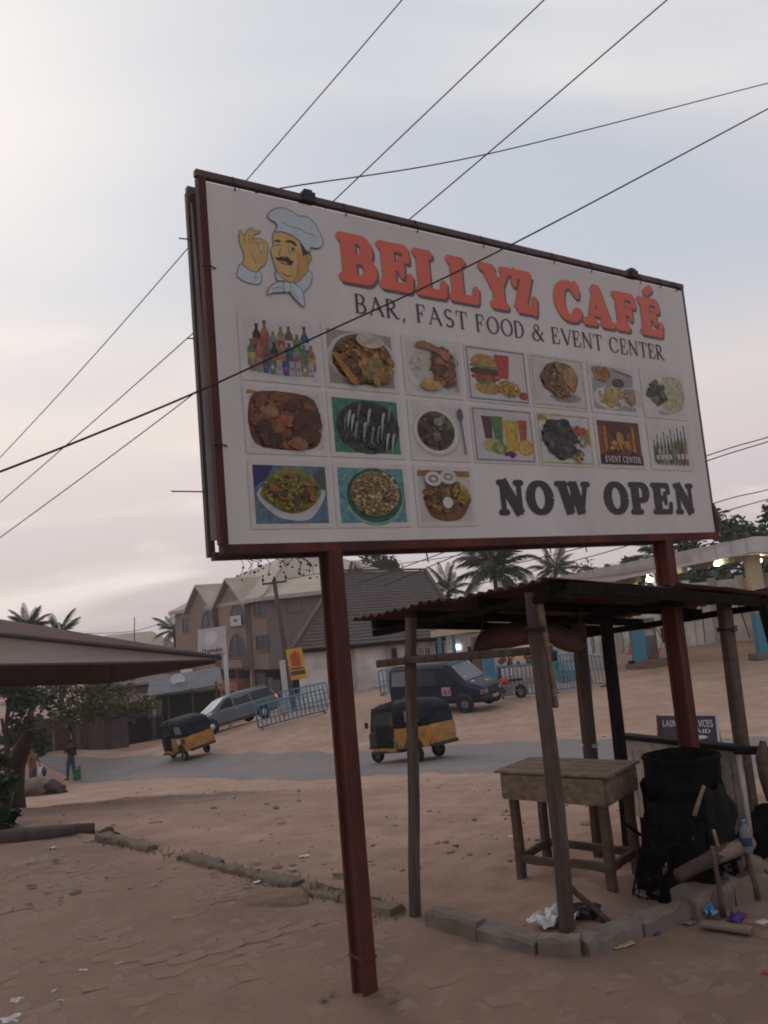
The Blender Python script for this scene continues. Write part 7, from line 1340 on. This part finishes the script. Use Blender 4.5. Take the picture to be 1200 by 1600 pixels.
# ================================================================ PEOPLE
def skin(nm, V_, E_, RR, roots, mt, parent, sub=1):
    me = bpy.data.meshes.new(nm); me.from_pydata(V_, E_, []); o = bpy.data.objects.new(nm, me); COL.objects.link(o); o.parent = parent; me.materials.append(MATS[mt]); s = o.modifiers.new('skin', 'SKIN'); s.use_smooth_shade = True; d = me.skin_vertices[0].data
    for i, r_ in enumerate(RR): d[i].radius = (r_, r_); d[i].use_root = i in roots
    b = o.modifiers.new('sub', 'SUBSURF'); b.levels = sub; b.render_levels = sub; return o
def person(label, base, face, h=1.7, top=None, legs='denim', skinm='skin', pose=None, hair='cloth_black', group='people along the road'):
    k = h / 1.7; t = thing('person', label, 'person', base, face, group=group); ps = dict(lh=(.0, .09, .93), rh=(.0, -.09, .93), lk=(.03, .1, .5), rk=(-.02, -.1, .5), lf=(.0, .1, .08), rf=(-.06, -.1, .08), le=(-.02, .25, 1.15), re=(-.02, -.25, 1.15), lw=(.08, .27, .9), rw=(.08, -.27, .9), lean=0.0)
    if pose: ps.update(pose)
    ln = ps['lean']; V_ = [(0, 0, .95), (ln * .4, 0, 1.15), (ln * .8, 0, 1.36), (ln, 0, 1.46), (ln * 1.1 + .01, 0, 1.55), (ln * 1.15 + .02, 0, 1.64), ps['lh'], ps['lk'], ps['lf'], (ps['lf'][0] + .17, ps['lf'][1], .03), ps['rh'], ps['rk'], ps['rf'], (ps['rf'][0] + .17, ps['rf'][1], .03), (ln * .8, .19, 1.39), ps['le'], ps['lw'], (ln * .8, -.19, 1.39), ps['re'], ps['rw']]
    E_ = [(0, 1), (1, 2), (2, 3), (3, 4), (4, 5), (0, 6), (6, 7), (7, 8), (8, 9), (0, 10), (10, 11), (11, 12), (12, 13), (2, 14), (14, 15), (15, 16), (2, 17), (17, 18), (18, 19)]
    RR = [.125, .12, .14, .055, .085, .085, .09, .062, .042, .035, .09, .062, .042, .035, .06, .045, .03, .06, .045, .03]
    for w, e in ((16, 15), (19, 18)):       # palm, four fingers and thumb
        wv, ev = Vector(V_[w]), Vector(V_[e]); d = (wv - ev).normalized(); s = d.cross(Vector((0, 0, 1)) if abs(d.z) < .9 else Vector((1, 0, 0))).normalized(); base_ = len(V_); V_.append(tuple(wv + d * .09)); E_.append((w, base_)); RR.append(.032)
        for f in range(4): b0_ = len(V_); q = wv + d * .08 + s * (.024 * (f - 1.5)); l = (.07, .085, .08, .06)[f]; V_ += [tuple(q), tuple(q + d * l * .6), tuple(q + d * l + s.cross(d) * .015)]; E_ += [(b0_, b0_ + 1), (b0_ + 1, b0_ + 2)]; RR += [.009, .009, .008]
        b0_ = len(V_); q = wv + d * .04 + s * .025; V_ += [tuple(q), tuple(q + d * .03 + s * .03), tuple(q + d * .06 + s * .035)]; E_ += [(b0_, b0_ + 1), (b0_ + 1, b0_ + 2)]; RR += [.011, .01, .009]
    adj = {}; 
    for a, b in E_: adj.setdefault(a, []).append(b); adj.setdefault(b, []).append(a)
    seen, roots = set(), []
    for i in range(len(V_)):
        if i in seen: continue
        roots.append(i); st = [i]
        while st:
            q = st.pop()
            if q in seen: continue
            seen.add(q); st += adj.get(q, [])
    body = skin('body', [tuple(c * k for c in v) for v in V_], E_, [r_ * k for r_ in RR], roots, skinm, t, 1)
    hd = Vector(V_[5]) * k; m = MB(); m.blob(hd + Vector((-.02, 0, .035)) * k, .098 * k, 2, .03, 1, (1, .92, .85)); m.build('hair', hair, t)
    m = MB(); m.blob(hd + Vector((.098, 0, -.035)) * k, .016 * k, 1, 0); 
    for s in (1, -1): m.blob(hd + Vector((.0, .085 * s, -.03)) * k, .02 * k, 1, 0)
    m.build('face_features', skinm, t); m = MB()
    for s in (1, -1): m.blob(hd + Vector((.085, .032 * s, -.005)) * k, .011 * k, 1, 0)
    m.box(hd + Vector((.09, 0, -.075)) * k, (.01 * k, .04 * k, .008 * k)); m.build('eyes_and_mouth', 'cloth_black', t)
    if top: skin('shirt', [tuple(c * k for c in v) for v in (V_[0], V_[1], V_[2], (V_[3][0], 0, 1.43), V_[14], tuple(Vector(V_[14]).lerp(Vector(V_[15]), .75)), V_[17], tuple(Vector(V_[17]).lerp(Vector(V_[18]), .75)))], [(0, 1), (1, 2), (2, 3), (2, 4), (4, 5), (2, 6), (6, 7)], [r_ * k for r_ in (.15, .14, .16, .075, .08, .065, .08, .065)], [0], top, t, 1)
    if legs: skin('trousers', [tuple(c * k for c in v) for v in ((0, 0, 1.0), (0, 0, .94), V_[6], V_[7], tuple(Vector(V_[7]).lerp(Vector(V_[8]), .85)), V_[10], V_[11], tuple(Vector(V_[11]).lerp(Vector(V_[12]), .85)))], [(0, 1), (1, 2), (2, 3), (3, 4), (1, 5), (5, 6), (6, 7)], [r_ * k for r_ in (.135, .14, .105, .08, .06, .105, .08, .06)], [1], legs, t, 1)
    m = MB()
    for f in (8, 12): p = Vector(V_[f]) * k; m.box(p + Vector((.06, 0, -.055)) * k, (.26 * k, .09 * k, .05 * k))
    m.build('shoes', 'cloth_black', t, bevel=.015); return t
pb = foot(112, 1220, 37.5); person('person in black top and blue jeans standing at the road edge', pb, R(150), 1.68, 'cloth_black', 'denim', pose=dict(lh=(0, .09, .93), lf=(.05, .16, .08), lk=(.06, .13, .5), rf=(-.05, -.14, .08), le=(.08, .28, 1.18), lw=(.24, .12, 1.22), re=(.06, -.28, 1.16), rw=(.22, -.1, 1.2)))
jc = thing('jerrycan', 'green jerrycan standing beside the person in blue jeans', 'jerrycan', foot(121, 1219, 37.2), R(20)); m = MB(); m.box((0, 0, .36), (.42, .3, .68)); m.build('can', 'jerry_green', jc, bevel=.06); jc.scale = (.72,) * 3; m = MB(); m.tube([(-.12, 0, .7), (-.1, 0, .8), (.1, 0, .8), (.12, 0, .7)], .03, 6); m.build('handle', 'jerry_green', jc); m = MB(); m.lathe([(.05, .7), (.05, .77), (0, .77)], (.16, 0, 0), 10); m.build('cap', 'black_trim', jc)
ps1 = foot(52, 1218, 35); person('shirtless person carrying a pale bag beside the rubble heap', ps1, R(-20), 1.72, None, 'cloth_grey', 'skin_warm', dict(re=(.02, -.27, 1.14), rw=(.12, -.3, .9), le=(.05, .26, 1.15), lw=(.15, .24, .95)))
cb = thing('carrier_bag', 'white and navy carrier bag held by the shirtless person', 'bag', at(63, 1203, 34.6)); m = MB(); m.blob((0, 0, -.1), .24, 2, .15, 3, (.6, .45, 1.0)); m.build('bag', 'plastic_white', cb); m = MB(); m.blob((.16, -.02, -.08), .2, 2, .15, 5, (.5, .45, 1.0)); m.build('panel', 'denim', cb); m = MB(); m.tube([(-.06, 0, .1), (0, 0, .3), (.08, 0, .1)], .012, 5); m.build('handle', 'plastic_white', cb)
ps2 = foot(159, 1169, 57); person('far person in dark clothes walking along the other side of the road', ps2, R(190), 1.7, 'cloth_black', 'cloth_grey')
wb2 = thing('carrier_bag', 'white bag held by the far person across the road', 'bag', at(154, 1160, 56.7)); m = MB(); m.blob((0, 0, 0), .3, 2, .15, 8, (.6, .5, 1.1)); m.build('bag', 'plastic_white', wb2); m = MB(); m.tube([(-.06, 0, .2), (0, 0, .45), (.08, 0, .2)], .015, 5); m.build('handle', 'plastic_white', wb2)

# ================================================================ HAZE: thin dusty evening air round the whole place
zlo = float(Z.min()) - 1.0; bpy.context.view_layer.update(); zhi = max((o.matrix_world @ Vector(c)).z for o in SC.objects if o.type == 'MESH' for c in o.bound_box) + 1.0
m = MB(); m.box((0, (YS[0] + YS[-1]) / 2, (zlo + zhi) / 2), (XS[-1] - XS[0] + 6, YS[-1] - YS[0] + 6, zhi - zlo)); hz = m.build('haze', 'dirt'); print('haze', zlo, zhi); hm = bpy.data.materials.new('dusty_air'); hm.use_nodes = True; hn = hm.node_tree; hn.nodes.clear(); ho = hn.nodes.new('ShaderNodeOutputMaterial'); hv = hn.nodes.new('ShaderNodeVolumePrincipled')
hv.inputs['Color'].default_value = (.93, .89, .88, 1); hv.inputs['Density'].default_value = .0008; hn.links.new(hv.outputs[0], ho.inputs['Volume']); hz.data.materials.clear(); hz.data.materials.append(hm); tag(hz, kind='stuff')
